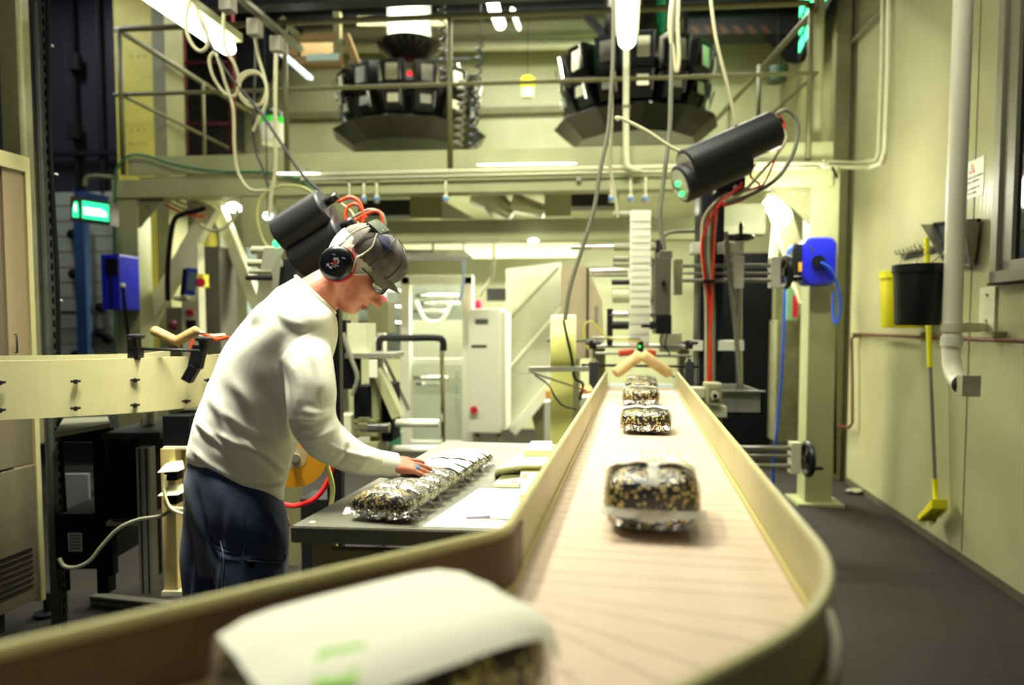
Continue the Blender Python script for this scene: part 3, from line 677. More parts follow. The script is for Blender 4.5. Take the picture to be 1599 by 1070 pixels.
MB().px(1247, 410, 1252, 424, Yr-.055, .004).build('yellow_label', mat('orange_label', '#e8a818', .5), hrl)
tag(MB().tube([at(1282, 410, Yr-.12), at(1296, 420, Yr-.12), at(1306, 440, Yr-.1), at(1312, 470, Yr-.08), at(1310, 495, Yr-.06), at(1305, 505, Yr-.05), at(1301, 490, Yr-.03), at(1301, 455, Yr-.02)], .011, 10).build('air_hose', BLUEH), 'short blue air hose hooked at the right side of the hose reel', 'hose')
tag(MB().tube([at(1238, 385, Yr-.05), at(1230, 396, Yr-.06), at(1226, 420, Yr-.06), at(1225, 480, Yr-.08), at(1222, 560, Yr-.1), at(1216, 640, Yr-.12), at(1211, 690, Yr-.15), at(1208, 720, Yr-.1), at(1206, 800, Yr)], .011, 10).build('air_hose', BLUEH), 'long blue air hose hanging down from the reel to the floor', 'hose')

# ================================================================== LABELLING MACHINE AT CONVEYOR END
YL = 4.55
lm = T('labelling_machine', 'labelling machine with tall white label web at the end of the conveyor', 'labelling machine', (at(998, 600, YL).x, YL, 0))
def P_(n, m, x0, y0, x1, y1, Y=YL, t=.05, bev=.003, par=None): return MB().px(x0, y0, x1, y1, Y, t, bev).build(n, m, par or lm)
def rod(n, m, p0, p1, r, Y=YL, Y2=None, par=None, seg=16): return MB().cyl(at(*p0, Y), at(*p1, Y if Y2 is None else Y2), r, seg=seg).build(n, m, par or lm)
# label web: a hanging paper strip that goes down over the rollers
web = MB(); zz = [328, 372, 420, 470, 500, 520, 540]; ys = [YL-.06, YL-.06, YL-.075, YL-.08, YL-.07, YL-.05, YL-.05]
wx0, wx1_ = at(982, 400, YL).x, at(1014, 400, YL).x
rs = []
for y_, Y in zip(zz, ys):
    z = at(998, y_, Y).z; rs.append([web.bm.verts.new((wx0, Y, z)), web.bm.verts.new((wx1_, Y, z)), web.bm.verts.new((wx1_, Y+.003, z)), web.bm.verts.new((wx0, Y+.003, z))])
web.skin(rs); wb = web.build('label_web', mat('label_paper', '#f6f6e6', .5, emit=0), lm)
mb = MB(); 
for i in range(16):
    y_ = 338+i*11.5; z = at(998, y_, YL-.085).z; mb.box(((wx0+wx1_)/2, YL-.0835, z), (wx1_-wx0-.02, .002, .006 if i % 3 else .012))
mb.build('printed_lines', mat('pale_print', '#e4e8cc', .6), wb)
for (y_, x0, x1, r, m) in ((335, 958, 1017, .022, GREYR), (386, 958, 1024, .024, GREYR), (404, 957, 1022, .02, GREYR), (413, 957, 1022, .014, GREYR), (441, 955, 1000, .018, BLACK), (462, 956, 1020, .05, CREAM), (491, 952, 1030, .021, CHROME), (508, 955, 1025, .028, DARK)):
    rod('roller', m, (x0, y_), (x1, y_), r, YL+.02 if r < .04 else YL+.05)
rod('chrome_shaft', CHROME, (891, 386), (958, 386), .02, YL+.3); rod('chrome_shaft', CHROME, (922, 425), (980, 425), .035, YL+.35)
P_('side_plate', DARK, 948, 482, 957, 540); P_('side_plate', DARK, 1024, 375, 1030, 520, YL+.04, .1)
P_('printer_body', mat('printer_grey', '#5b5a4c', .45), 1023, 402, 1048, 492, YL-.14, .22, .006)
P_('printer_cap', mat('printer_grey', '#5b5a4c', .45), 1030, 392, 1050, 404, YL-.12, .16)
rod('knob', BLACK, (1036, 442), (1036.2, 442), .015, YL-.14, YL-.17)
P_('printer_foot', BLACK, 1024, 492, 1049, 522, YL-.14, .2, .006); P_('cutter_arm', BLACK, 1002, 507, 1032, 512, YL-.16, .04)
P_('upright', OLIVED, 1054, 405, 1066, 460, YL+.05, .1); P_('cable_gland', BLACK, 1031, 378, 1039, 390, YL-.1, .05)
MB().tube([at(1035, 380, YL-.08), at(1038, 368, YL-.08), at(1052, 362, YL-.08), at(1090, 361, YL)], .012, 8).build('gland_hose', CABG, lm)
P_('base_plate', STEEL, 925, 539, 1078, 544, YL+.05, .3)
P_('frame_leg', OLIVED, 925, 545, 945, 700, YL+.2, .1); P_('frame_leg', OLIVED, 1060, 545, 1076, 700, YL+.2, .1)
for (x0, x1, y_) in ((930, 980, 552), (1020, 1080, 556), (925, 1000, 528)): rod('tie_rod', STEEL, (x0, y_), (x1, y_), .01, YL-.05)
rod('red_roller', mat('red_rubber', '#d8401c', .5), (966, 552), (990, 550), .022, YL-.08); rod('red_roller', mat('red_rubber', '#d8401c', .5), (1010, 550), (1024, 552), .02, YL-.08)
s_ = P_('sensor', BLACK, 996, 533, 1005, 550, YL-.14, .05); MB().px(998, 540, 1000, 542, YL-.143, .004).build('led', GREENLED, s_)
MB().tube([at(999, 534, YL-.14), at(980, 530, YL-.14), at(950, 527, YL-.1), at(935, 515, YL-.1), at(925, 503, YL-.1), at(915, 505, YL-.1), at(911, 520, YL-.1), at(918, 545, YL-.1)], .006, 6).build('yellow_lead', mat('yellow_lead', '#d6d020', .4), lm)
for (x_, y0, y1) in ((1034, 522, 545), (1042, 522, 556)): MB().tube([at(x_, y0, YL-.1), at(x_-3, (y0+y1)/2, YL-.12), at(x_+5, y1, YL-.1)], .005, 6).build('lead', BLACK, lm)
P_('rear_plate', CREAM, 1030, 520, 1065, 550, YL+.2, .05); P_('small_bracket', STEEL, 928, 478, 934, 506, YL, .03)
P_('cabinet_back', BLKMAT, 1125, 395, 1205, 700, YL+2.2, .3)
# clamps with black star knobs each side of conveyor end
def clamp(px, lab, side):
    t = T('guide_clamp', lab, 'clamp', at(px, 612, 4.0))
    mb = MB(); mb.px(px-6, 565, px+8, 600, 4.0, .05, .004); mb.hexa([at(px-6, 600, 4.0), at(px+8, 600, 4.0), at(px+8, 600, 4.05), at(px-6, 600, 4.05), at(px+2-side*8, 616, 4.0), at(px+8-side*8, 614, 4.0), at(px+8-side*8, 614, 4.05), at(px+2-side*8, 616, 4.05)])
    mb.build('clamp_body', mat('dark_grey_plastic', '#33373c', .45), t)
    mb = MB(); cc = at(px, 545, 4.02)
    mb.cyl(cc, cc+UZ*.05, .022, seg=10)
    for i in range(5): a = i*2*PI/5; mb.ell(cc+Vector((math.cos(a)*.035, math.sin(a)*.035, .035)), (.018, .018, .012), 10, 6)
    mb.build('star_knob', BLACK, t)
    MB().px(px-3, 560, px+4, 566, 4.0, .04).build('spindle', CHROME, t)
clamp(926, 'dark guide clamp with star knob left of the conveyor end', -1); clamp(1076, 'dark guide clamp with star knob right of the conveyor end', 1)
tag(MB().cyl(at(908, 570, 4.02), at(1095, 573, 4.02), .008, seg=8).build('cross_rod', DARK), 'thin dark rod across the conveyor end behind the foam rollers', 'rod')
for i, (a, b, lab) in enumerate((((963, 582), (998, 556), 'left foam guide roller leaning over the conveyor end'), ((1006, 556), (1043, 582), 'right foam guide roller leaning over the conveyor end'))):
    p, q = at(*a, 3.78), at(*b, 3.83); d = (q-p).normalized(); ln_ = (q-p).length; R_ = .031
    mb = MB().lathe(p, d, [(R_*math.sin(t_*PI/8), -R_*.6*math.cos(t_*PI/8)) for t_ in range(1, 5)]+[(R_, ln_/2)]+[(R_*math.sin((4+t_)*PI/8), ln_+R_*.6*-math.cos((4+t_)*PI/8)) for t_ in range(0, 4)], 24)
    t = T('foam_roller', lab, 'roller', p); mb.build('sleeve', WOOD, t); MB().cyl(q-d*.01, q+d*.05, .006, seg=8).build('spindle', STEEL, t)
# black mast with handwheel stand
ms = T('machine_mast', 'tall black square mast right of the conveyor end carrying the twin tubes', 'mast', (at(1108, 600, YL-.2).x, YL-.2, 0))
MB().px(1090, 262, 1129, 700, YL-.22, .16, .004).build('column', mat('mast_navy', '#11141f', .45), ms)
MB().px(1092, 262, 1094, 600, YL-.224, .004).build('edge_strip', ALU, ms)
for (x0, y0, x1, y1) in ((1080, 378, 1098, 396), (1122, 378, 1162, 396), (1080, 532, 1098, 548), (1122, 532, 1162, 548)): MB().px(x0, y0, x1, y1, YL-.26, .1, .004).build('clamp_block', WHITE, ms)
P2 = ms
rod('spindle', CHROME, (1153, 395), (1155, 640), .02, YL-.2, par=ms)
MB().px(1146, 399, 1162, 450, YL-.26, .1, .005).build('slide_block', WHITE, ms)
for y_ in (415, 427, 438): rod('guide_bar', STEEL, (1065, y_), (1210, y_), .013 if y_ != 427 else .008, YL-.22, par=ms)
MB().px(1205, 401, 1219, 449, YL-.25, .08, .004).build('end_plate', WHITE, ms)
c = at(1153, 371, YL-.2)
def handwheel(c, ax, R_, name, par, hd):
    mb = MB(); x, y, z = frame_z(ax)
    mb.tube([c+x*R_*math.cos(a)+y*R_*math.sin(a) for a in [2*PI*i/24 for i in range(24)]]+[c+x*R_], R_*.2, 8, False)
    for i in range(3): a = 2*PI*i/3; mb.bar(c, c+x*R_*math.cos(a)+y*R_*math.sin(a), R_*.22, R_*.15)
    mb.cyl(c-z*.02, c+z*.025, R_*.3, seg=12); o = mb.build(name, BLACK, par)
    MB().tube([c+hd, c+hd+z*.025, c+hd+z*.07, c+hd+z*.085], [.007, .012, .013, .006], 10, False).build('crank_handle', BLACK, o)
handwheel(c, (0, 0, 1), .08, 'handwheel', ms, Vector((-.0, -.06, .0)))
handwheel(at(1228, 425, YL-.2), (1, 0, 0), .09, 'handwheel', ms, Vector((0, -.05, -.04)))
MB().tube([at(1134, 362, YL-.27), at(1138, 420, YL-.27), at(1147, 500, YL-.27), at(1156, 600, YL-.27)], .014, 8).build('grey_hose', CABG, ms)
for (x_, m, r) in ((1096, CABW, .009), (1102, CABG, .009), (1106, CABW, .008), (1109, CABG, .008)):
    MB().tube([at(1150, 290, YL-.45), at(1118, 315, YL-.4), at(x_+2, 345, YL-.3), at(x_, 400, YL-.28), at(x_+6, 470, YL-.28), at(x_+6, 600, YL-.28)], r, 7).build('signal_cable', m, ms)
MB().tube([at(1160, 285, YL-.47), at(1120, 325, YL-.42), at(1098, 370, YL-.3), at(1099, 420, YL-.3), at(1108, 480, YL-.3), at(1110, 600, YL-.3)], .008, 7).build('red_cable', REDC, ms)
MB().tube([at(1160, 290, YL-.47), at(1124, 318, YL-.42), at(1117, 345, YL-.3), at(1114, 420, YL-.3), at(1110, 500, YL-.3), at(1106, 600, YL-.3)], .009, 7).build('orange_cable', ORANGE, ms)
MB().px(1098, 437, 1116, 442, YL-.33, .07).build('cable_tie', BLACK, ms)
# lower adjusting arm with handwheel
la = T('adjusting_arm', 'steel adjusting arm with crank wheel low beside the right mezzanine post', 'adjuster', at(1200, 740, 4.6))
for y_ in (700, 712, 728): MB().cyl(at(1120, y_, 4.55), at(1240, y_, 4.55), .016 if y_ != 712 else .01, seg=10).build('bar', STEEL, la)
MB().px(1236, 692, 1251, 741, 4.52, .08, .004).build('end_plate', CREAM, la)
handwheel(at(1261, 717, 4.55), (1, 0, 0), .1, 'crank_wheel', la, Vector((0, -.05, -.05)))
# gearbox motor and steel tray
gm = T('gear_motor', 'small cream gear motor at the right side of the conveyor end', 'motor', at(1109, 640, 3.75))
c = at(1112, 613, 3.75)
mb = MB().box(c, (.085, .11, .11), bev=.012); mb.build('gear_case', mat('motor_cream', '#b9b690', .4), gm)
mb = MB(); 
for i in range(6): mb.box(c+Vector((-.03+i*.012, -.06, 0)), (.004, .02, .1))
mb.build('fins', mat('motor_cream', '#b9b690', .4), gm)
MB().cyl(c+Vector((0, -.055, -.01)), c+Vector((0, -.075, -.01)), .024, seg=16).build('flange', CREAM, gm); MB().cyl(c+Vector((0, -.07, -.01)), c+Vector((0, -.085, -.01)), .01, seg=12).build('shaft_end', BLACK, gm)
MB().box(c+Vector((-.08, 0, .0)), (.07, .08, .06), bev=.01).build('motor_body', CREAM, gm); MB().box(c+Vector((.01, 0, -.1)), (.12, .1, .06), bev=.006).build('foot', CREAM, gm)
tr = T('steel_tray', 'open stainless steel tray mounted right of the conveyor end', 'tray', at(1150, 648, 3.95))
mb = MB(); f = [(1122, 613), (1189, 613), (1188, 645), (1122, 645)]
Yt0, Yt1 = 3.9, 4.35
x0, x1 = at(1122, 620, Yt0).x, at(1190, 620, Yt0).x; z1 = at(1150, 611, Yt0).z; z0 = at(1150, 646, Yt0).z
xb0, xb1 = x0-.02, x1+.04
for (a, b) in (((x0, Yt0, z0), (x1, Yt0+.008, z1)), ((x0, Yt1, z0), (x1, Yt1+.008, z1)), ((x0, Yt0, z0), (x0+.008, Yt1, z1)), ((x1-.008, Yt0, z0), (x1, Yt1, z1)), ((x0, Yt0, z0), (x1, Yt1, z0+.008))):
    a, b = Vector(a), Vector(b); mb.box((a+b)/2, tuple(abs(v) for v in (b-a)))
mb.build('tray_walls', STEEL, tr); MB().box(((x0+x1)/2, Yt0-.008, z1), (x1-x0+.03, .02, .012), bev=.003).build('rolled_rim', STEEL, tr)
MB().box(((x0+x1)/2-.1, Yt0+.2, z0/2), (.08, .08, z0-.01)).build('support_leg', OLIVED, tr)
# ---- twin black tubes (right)
def twin(px0, py0, px1, py1, wpx, Y, label, lead, leds=True, off2=(-12, 24), sh=1.0, dY=.22):
    t = T('twin_camera_housing', label, 'camera housing', at((px0+px1)/2, (py0+py1)/2+40, Y))
    ends = []
    for k in range(2):
        ox, oy = (0, 0) if k == 0 else off2; Yk = Y+(0 if k == 0 else .02)
        a = at(px0+ox, py0+oy, Yk-dY); b = at(px1+ox, py1+oy, Yk+dY*.3)
        if k: b = a+(b-a)*sh
        d = (b-a).normalized(); dd = (a-CAM).dot(FW); R_ = wpx/2/FPX*dd
        prof = [(R_*.9, 0), (R_, .008), (R_, (b-a).length-.008), (R_*.9, (b-a).length)]
        mb = MB().lathe(a, d, prof, 32); tb = mb.build('tube', mat('black_tube', '#26282a', .42, metal=.2), t)
        MB().lathe(a-d*.004, d, [(R_*.82, 0), (R_*.82, .005)], 24).build('front_glass', mat('lens_face', '#c9cbbb', .15, metal=.5) if leds else BLACK, tb)
        if leds:
            x, y, z = frame_z(d)
            for i, s_ in enumerate((.45, -.1)):
                MB().ell(a-d*.006+x*R_*.1+y*R_*s_*-1, (R_*.13, R_*.13, R_*.13), 10, 6).build('led', GREENLED, tb)
        MB().tube([b-d*.01+UZ*R_*.3, b+d*.05+UZ*R_*.3], R_*.22, 8, False).build('plug', BLACK, tb)
        ends.append(b+d*.06+UZ*R_*.3)
    return t, ends
tw, en = twin(1071, 264, 1207, 203, 60, 3.95, 'twin black cylindrical camera housings on top of the black mast', None, off2=(-9, 25), sh=.72, dY=.10)
MB().px(1118, 262, 1165, 300, 4.1, .14, .02).build('pivot_block', BLACK, tw)
for (m, r, pts, lab) in ((CABG, .012, [(1213, 178), (1228, 172), (1243, 185), (1246, 210), (1236, 245), (1212, 280), (1170, 305), (1135, 318)], 'thick grey cable arching behind the right camera housings'),
                        (REDC, .006, [(1214, 178), (1225, 195), (1218, 225), (1205, 262), (1190, 290), (1160, 312), (1130, 322)], 'thin red cable arching from the right camera housings'),
                        (CABW, .009, [(1218, 197), (1228, 215), (1214, 240), (1190, 268), (1160, 300), (1130, 316)], 'cream cable under the right camera housings'),
                        (ORANGE, .006, [(1180, 255), (1172, 275), (1186, 290), (1160, 300), (1128, 320)], 'short orange cable under the right camera housings')):
    cable(pts, 4.1, r, m, lab)
tw2, en2 = twin(440, 370, 513, 324, 62, 2.95, 'twin black cylindrical camera housings behind the worker', None, leds=False, off2=(25, 38), sh=1.0, dY=-.02)
MB().bar(at(520, 430, 3.2), Vector((at(520, 430, 3.2).x, 3.2, .01)), .07, .05).build('stand_post', BLACK, tw2)
MB().px(485, 385, 545, 440, 3.1, .15, .03).build('mount_bracket', BLACK, tw2)
for (m, r, pts, lab) in ((ORANGE, .0085, [(527, 315), (548, 308), (562, 318), (568, 345), (552, 360), (540, 340), (545, 322), (560, 320), (572, 340)], 'orange cable looping from the upper left camera housing'),
                        (ORANGE, .0085, [(545, 352), (570, 335), (590, 330), (598, 345), (594, 365)], 'orange cable arching over the worker cap'),
                        (CABW, .006, [(533, 318), (548, 330), (560, 350), (570, 360)], 'thin cream cable crossing the orange loops'),
                        (CABG, .0075, [(545, 344), (575, 328), (596, 334), (602, 352)], 'grey cable arching over the worker cap')):
    cable(pts, 3.05, r, m, lab)
# ================================================================== BELT CONVEYOR
ZB = 1.0; RT_H = .10
LC, LW = .03, .21; RIN = .09; A0 = 1.0; TH = math.radians(42); AEND = 4.33
CX_ = LC-LW-RIN
SLEN = AEND-A0; RC = RIN+LW; ARC = RC*TH; TAIL = 1.25
def path(s, off, z):
    """s measured from the far end towards the camera; off to the right of the centre line"""
    if s <= SLEN: return cv(LC+off, AEND-s, z)
    if s <= SLEN+ARC:
        t = (s-SLEN)/RC; R_ = RC+off; return cv(CX_+R_*math.cos(t), A0-R_*math.sin(t), z)
    q = s-SLEN-ARC; R_ = RC+off
    return cv(CX_+R_*math.cos(TH)-math.sin(TH)*q, A0-R_*math.sin(TH)-math.cos(TH)*q, z)
STOT = SLEN+ARC+TAIL
def stations(s0, s1):
    S = [s0]+[SLEN+ARC*i/14 for i in range(15)]+[s1]; return [s for s in S if s0 <= s <= s1] if s1 > SLEN else [s0, s1]
cvr = T('belt_conveyor', 'long cream belt conveyor running from the labelling machine and bending left in the foreground', 'conveyor', cv(LC, 2.2, 0))
BELT = mat('beige_belt_slats', '#cfb9a3', .42, var=.07, scale=7)
mb = MB(); s = 0; i = 0; P_W = .07
while s < STOT:
    e = min(s+(P_W if i % 2 else P_W*.66), STOT); g = .0008; a, b = s+g, e-g
    ps = []
    for z in (ZB-.012, ZB): ps += [path(a, -LW+.005, z), path(b, -LW+.005, z), path(b, LW-.005, z), path(a, LW-.005, z)]
    mb.hexa([ps[0], ps[1], ps[2], ps[3], ps[4], ps[5], ps[6], ps[7]]); s = e; i += 1
mb.build('belt', BELT, cvr)
mb = MB()
def sweep(mb, S, prof):
    rings = [[mb.bm.verts.new(path(s_, o_, z_)) for (o_, z_) in prof] for s_ in S]; mb.skin(rings)
    for f in mb.bm.faces: f.smooth = False
    return mb
S = stations(0, STOT)
sweep(mb, S, [(-LW, ZB-.05), (LW, ZB-.05), (LW, ZB-.013), (-LW, ZB-.013)]); mb.build('belt_bed', mat('belt_bed_brown', '#7d6a50', .7), cvr)
def rail(off, sgn, name):
    o0, o1 = off, off+sgn*.008; ot = off+sgn*.015
    pr = [(o0, ZB-.045), (o0, ZB+RT_H-.004), (o0+sgn*.003, ZB+RT_H), (ot-sgn*.003, ZB+RT_H), (ot, ZB+RT_H-.004), (ot, ZB+RT_H-.016), (o1, ZB+RT_H-.018), (o1, ZB-.045)]
    mb = MB(); sweep(mb, stations(0.0, STOT), pr); return mb.build(name, RAILM, cvr)
rail(LW, 1, 'guide_rail'); rail(-LW, -1, 'guide_rail')
for sg_ in (1, -1):
    mb = MB(); o = sg_*(LW+.012); sweep(mb, S, [(o, ZB-.22), (o+sg_*.012, ZB-.22), (o+sg_*.012, ZB+.012), (o, ZB+.012)]); mb.build('side_frame', RAILM, cvr)
mb = MB(); sweep(mb, stations(SLEN-.06, STOT), [(-LW+.0005, ZB+.001), (-LW+.0035, ZB+.001), (-LW+.0035, ZB+.086), (-LW+.0005, ZB+.086)]); mb.build('brown_rail_strip', mat('brown_rail_strip', '#5d4426', .5, var=.15, scale=6), cvr)  # brown strip added to darken the left rail's inner face along the bend
# wear strip seen beside the belt
for sg_ in (1, -1):
    mb = MB(); o = sg_*(LW-.006); sweep(mb, S, [(o, ZB), (o+sg_*.005, ZB), (o+sg_*.005, ZB+.012), (o, ZB+.012)]); mb.build('wear_strip', mat('wear_strip', '#c9bd7a', .4), cvr)
for (s_) in (.5, 2.2, SLEN+ARC+.55):
    for sg_ in (1, -1):
        p = path(s_, sg_*(LW-.03), 0); MB().box(p+UZ*((ZB-.06)/2), (.05, .05, ZB-.06), X=CR, bev=.004).build('leg', ALU, cvr)
    a, b = path(s_, -LW+.03, .25), path(s_, LW-.03, .25); MB().bar(a, b, .04, .04).build('leg_brace', ALU, cvr)
for s_ in (SLEN-.1, SLEN+.28):
    p = path(s_, LW+.024, ZB-.13); q = path(s_, LW+.05, ZB-.13); MB().lathe(p, q-p, [(.008, 0), (.008, .012), (.015, .014), (.014, .03), (.005, .032)], 16).build('side_knob', CREAM, cvr)
MB().prism([cv(LC-.2, 4.33, ZB-.004), cv(LC+.2, 4.33, ZB-.004), cv(LC+.2, 4.62, ZB-.004), cv(LC-.2, 4.62, ZB-.004)], (0, 0, .004)).build('end_plate', mat('pale_blue_plate', '#a9c4cc', .3), cvr)

# ================================================================== SEED BREAD PACKS
def m_seed(name, scale, thr=.42):
    m = bpy.data.materials.new(name); m.use_nodes = True; b = m.node_tree.nodes['Principled BSDF']; b.inputs['Roughness'].default_value = .35
    b.inputs['Coat Weight'].default_value = .2; b.inputs['Coat Roughness'].default_value = .15
    tc = N(m, 'TexCoord'); v = N(m, 'TexVoronoi'); v.inputs['Scale'].default_value = scale; L(m, tc.outputs['Object'], v.inputs['Vector'])
    n = N(m, 'TexNoise'); n.inputs['Scale'].default_value = scale*.16; L(m, tc.outputs['Object'], n.inputs['Vector'])
    lt_ = N(m, 'Math', operation='LESS_THAN'); lt_.inputs[1].default_value = .5; L(m, v.outputs['Distance'], lt_.inputs[0])
    sp = N(m, 'SeparateColor'); L(m, v.outputs['Color'], sp.inputs[0])
    ad = N(m, 'Math', operation='ADD'); L(m, sp.outputs[0], ad.inputs[0])
    n2 = N(m, 'MapRange'); n2.inputs['From Min'].default_value = .35; n2.inputs['From Max'].default_value = .65; n2.inputs['To Min'].default_value = -.35; n2.inputs['To Max'].default_value = .35
    L(m, n.outputs['Fac'], n2.inputs['Value']); L(m, n2.outputs[0], ad.inputs[1])
    gt = N(m, 'Math', operation='GREATER_THAN'); gt.inputs[1].default_value = thr; L(m, ad.outputs[0], gt.inputs[0])
    mu = N(m, 'Math', operation='MULTIPLY'); L(m, lt_.outputs[0], mu.inputs[0]); L(m, gt.outputs[0], mu.inputs[1])
    rp = N(m, 'ValToRGB'); rp.color_ramp.elements[0].color = lin('#c9a545'); rp.color_ramp.elements[1].color = lin('#fff2a8'); L(m, sp.outputs[1], rp.inputs['Fac'])
    mx = N(m, 'Mix', data_type='RGBA'); L(m, mu.outputs[0], mx.inputs['Factor']); mx.inputs['A'].default_value = lin('#07080d'); L(m, rp.outputs['Color'], mx.inputs['B'])
    L(m, mx.outputs['Result'], b.inputs['Base Color'])
    bp = N(m, 'Bump'); bp.inputs['Strength'].default_value = .8; bp.inputs['Distance'].default_value = .003; L(m, v.outputs['Distance'], bp.inputs['Height']); bp.invert = True
    L(m, bp.outputs['Normal'], b.inputs['Normal']); return m
SEEDB = m_seed('seeded_bread_large', 125, .42); SEED = m_seed('seeded_bread', 230, .58)
def m_film(name='clear_film', lo=.03, hi=.6, df=.12, bs=.5):
    m = bpy.data.materials.new(name); m.use_nodes = True; nt = m.node_tree; nt.nodes.remove(nt.nodes['Principled BSDF']); out = nt.nodes['Material Output']
    g = N(m, 'BsdfGlossy'); g.inputs['Roughness'].default_value = .1; g.inputs['Color'].default_value = (1, 1, 1, 1)
    d = N(m, 'BsdfDiffuse'); d.inputs['Color'].default_value = (.8, .82, .75, 1)
    t = N(m, 'BsdfTransparent'); tc = N(m, 'TexCoord')
    n = N(m, 'TexNoise'); n.inputs['Scale'].default_value = 45; n.inputs['Detail'].default_value = 4; n.inputs['Distortion'].default_value = 1.6; L(m, tc.outputs['Object'], n.inputs['Vector'])
    bp = N(m, 'Bump'); bp.inputs['Strength'].default_value = bs; bp.inputs['Distance'].default_value = .008; L(m, n.outputs['Fac'], bp.inputs['Height']); L(m, bp.outputs['Normal'], g.inputs['Normal'])
    m1 = N(m, 'MixShader'); m1.inputs[0].default_value = df; L(m, g.outputs[0], m1.inputs[1]); L(m, d.outputs[0], m1.inputs[2])
    lw = N(m, 'LayerWeight'); lw.inputs['Blend'].default_value = .32; L(m, bp.outputs['Normal'], lw.inputs['Normal'])
    mr = N(m, 'MapRange'); mr.inputs['To Min'].default_value = lo; mr.inputs['To Max'].default_value = hi; L(m, lw.outputs['Fresnel'], mr.inputs['Value'])
    m2 = N(m, 'MixShader'); L(m, mr.outputs[0], m2.inputs[0]); L(m, t.outputs[0], m2.inputs[1]); L(m, m1.outputs[0], m2.inputs[2]); L(m, m2.outputs[0], out.inputs[0]); return m
FILM = m_film(); FILM2 = m_film('clear_film_layered', .20, .72, .35, .35)
SEAM = mat('film_seam', '#e4e4d4', .25, alpha=.62, bump=.5, bscale=60)
def supz(x, y, a, b, c, e1=.55, e2=.4):
    q = (abs(x/a)**(2/e2)+abs(y/b)**(2/e2))**(e2/e1)
    return c*max(0, 1-q)**(e1/2)
def superell(mb, o, X, Y, a, b, c, seed, n=40, m_=18, lump=.0, e1=.55, e2=.4, groove=0):
    rs = []
    pw = lambda v, e: math.copysign(abs(v)**e, v)
    for j in range(1, m_):
        ph = -PI/2+PI*j/m_; r = []
        for i in range(n):
            th = 2*PI*i/n; x = a*pw(math.cos(ph), e1)*pw(math.cos(th), e2); y = b*pw(math.cos(ph), e1)*pw(math.sin(th), e2); z = c*pw(math.sin(ph), e1)
            if z > 0 and groove: z *= 1-groove*math.exp(-(x/(a*.12))**2)
            p = Vector((x, y, z)); 
            if lump: p += p.normalized()*noise.noise(p*28+Vector((seed*3.1, 0, 0)))*lump
            r.append(mb.bm.verts.new(o+X*p.x+Y*p.y+UZ*(p.z+c)))
        rs.append(r)
    mb.skin(rs); return mb
def big_seam(o, X, Y, a, b, c, h_, t):
    mb = MB(); r0_, r1_ = [], []
    for i in range(25):
        u = -1+2*i/24; dip = .010*max(0, 1-abs(u)*1.6)+.002*math.sin(i*2.3)
        p = o+X*(a*1.03*u)-Y*(b*(1.0-.10*abs(u)**6)+.003)+UZ*(h_*.44); r0_.append(mb.bm.verts.new(p+UZ*.003)); r1_.append(mb.bm.verts.new(p-Y*.010-UZ*(.010+dip)))
    for i in range(24): f = mb.bm.faces.new((r0_[i], r0_[i+1], r1_[i+1], r1_[i])); f.smooth = True
    mb.build('end_seam', SEAM, t); mb = MB(); g = []
    for j in range(11):
        y = -.42-.56*j/10; row = []
        for i in range(5):
            x = (-.10+.055*i)*a; z = supz(x, y*b, a*1.02, b*1.02, c)+c+.003; row.append(mb.bm.verts.new(o+X*(x+.002*math.sin(j+i))+Y*(y*b-.002)+UZ*z))
        g.append(row)
    for j in range(10):
        for i in range(4): f = mb.bm.faces.new((g[j][i], g[j][i+1], g[j+1][i+1], g[j+1][i])); f.smooth = True
    mb.build('back_seam', SEAM, t)
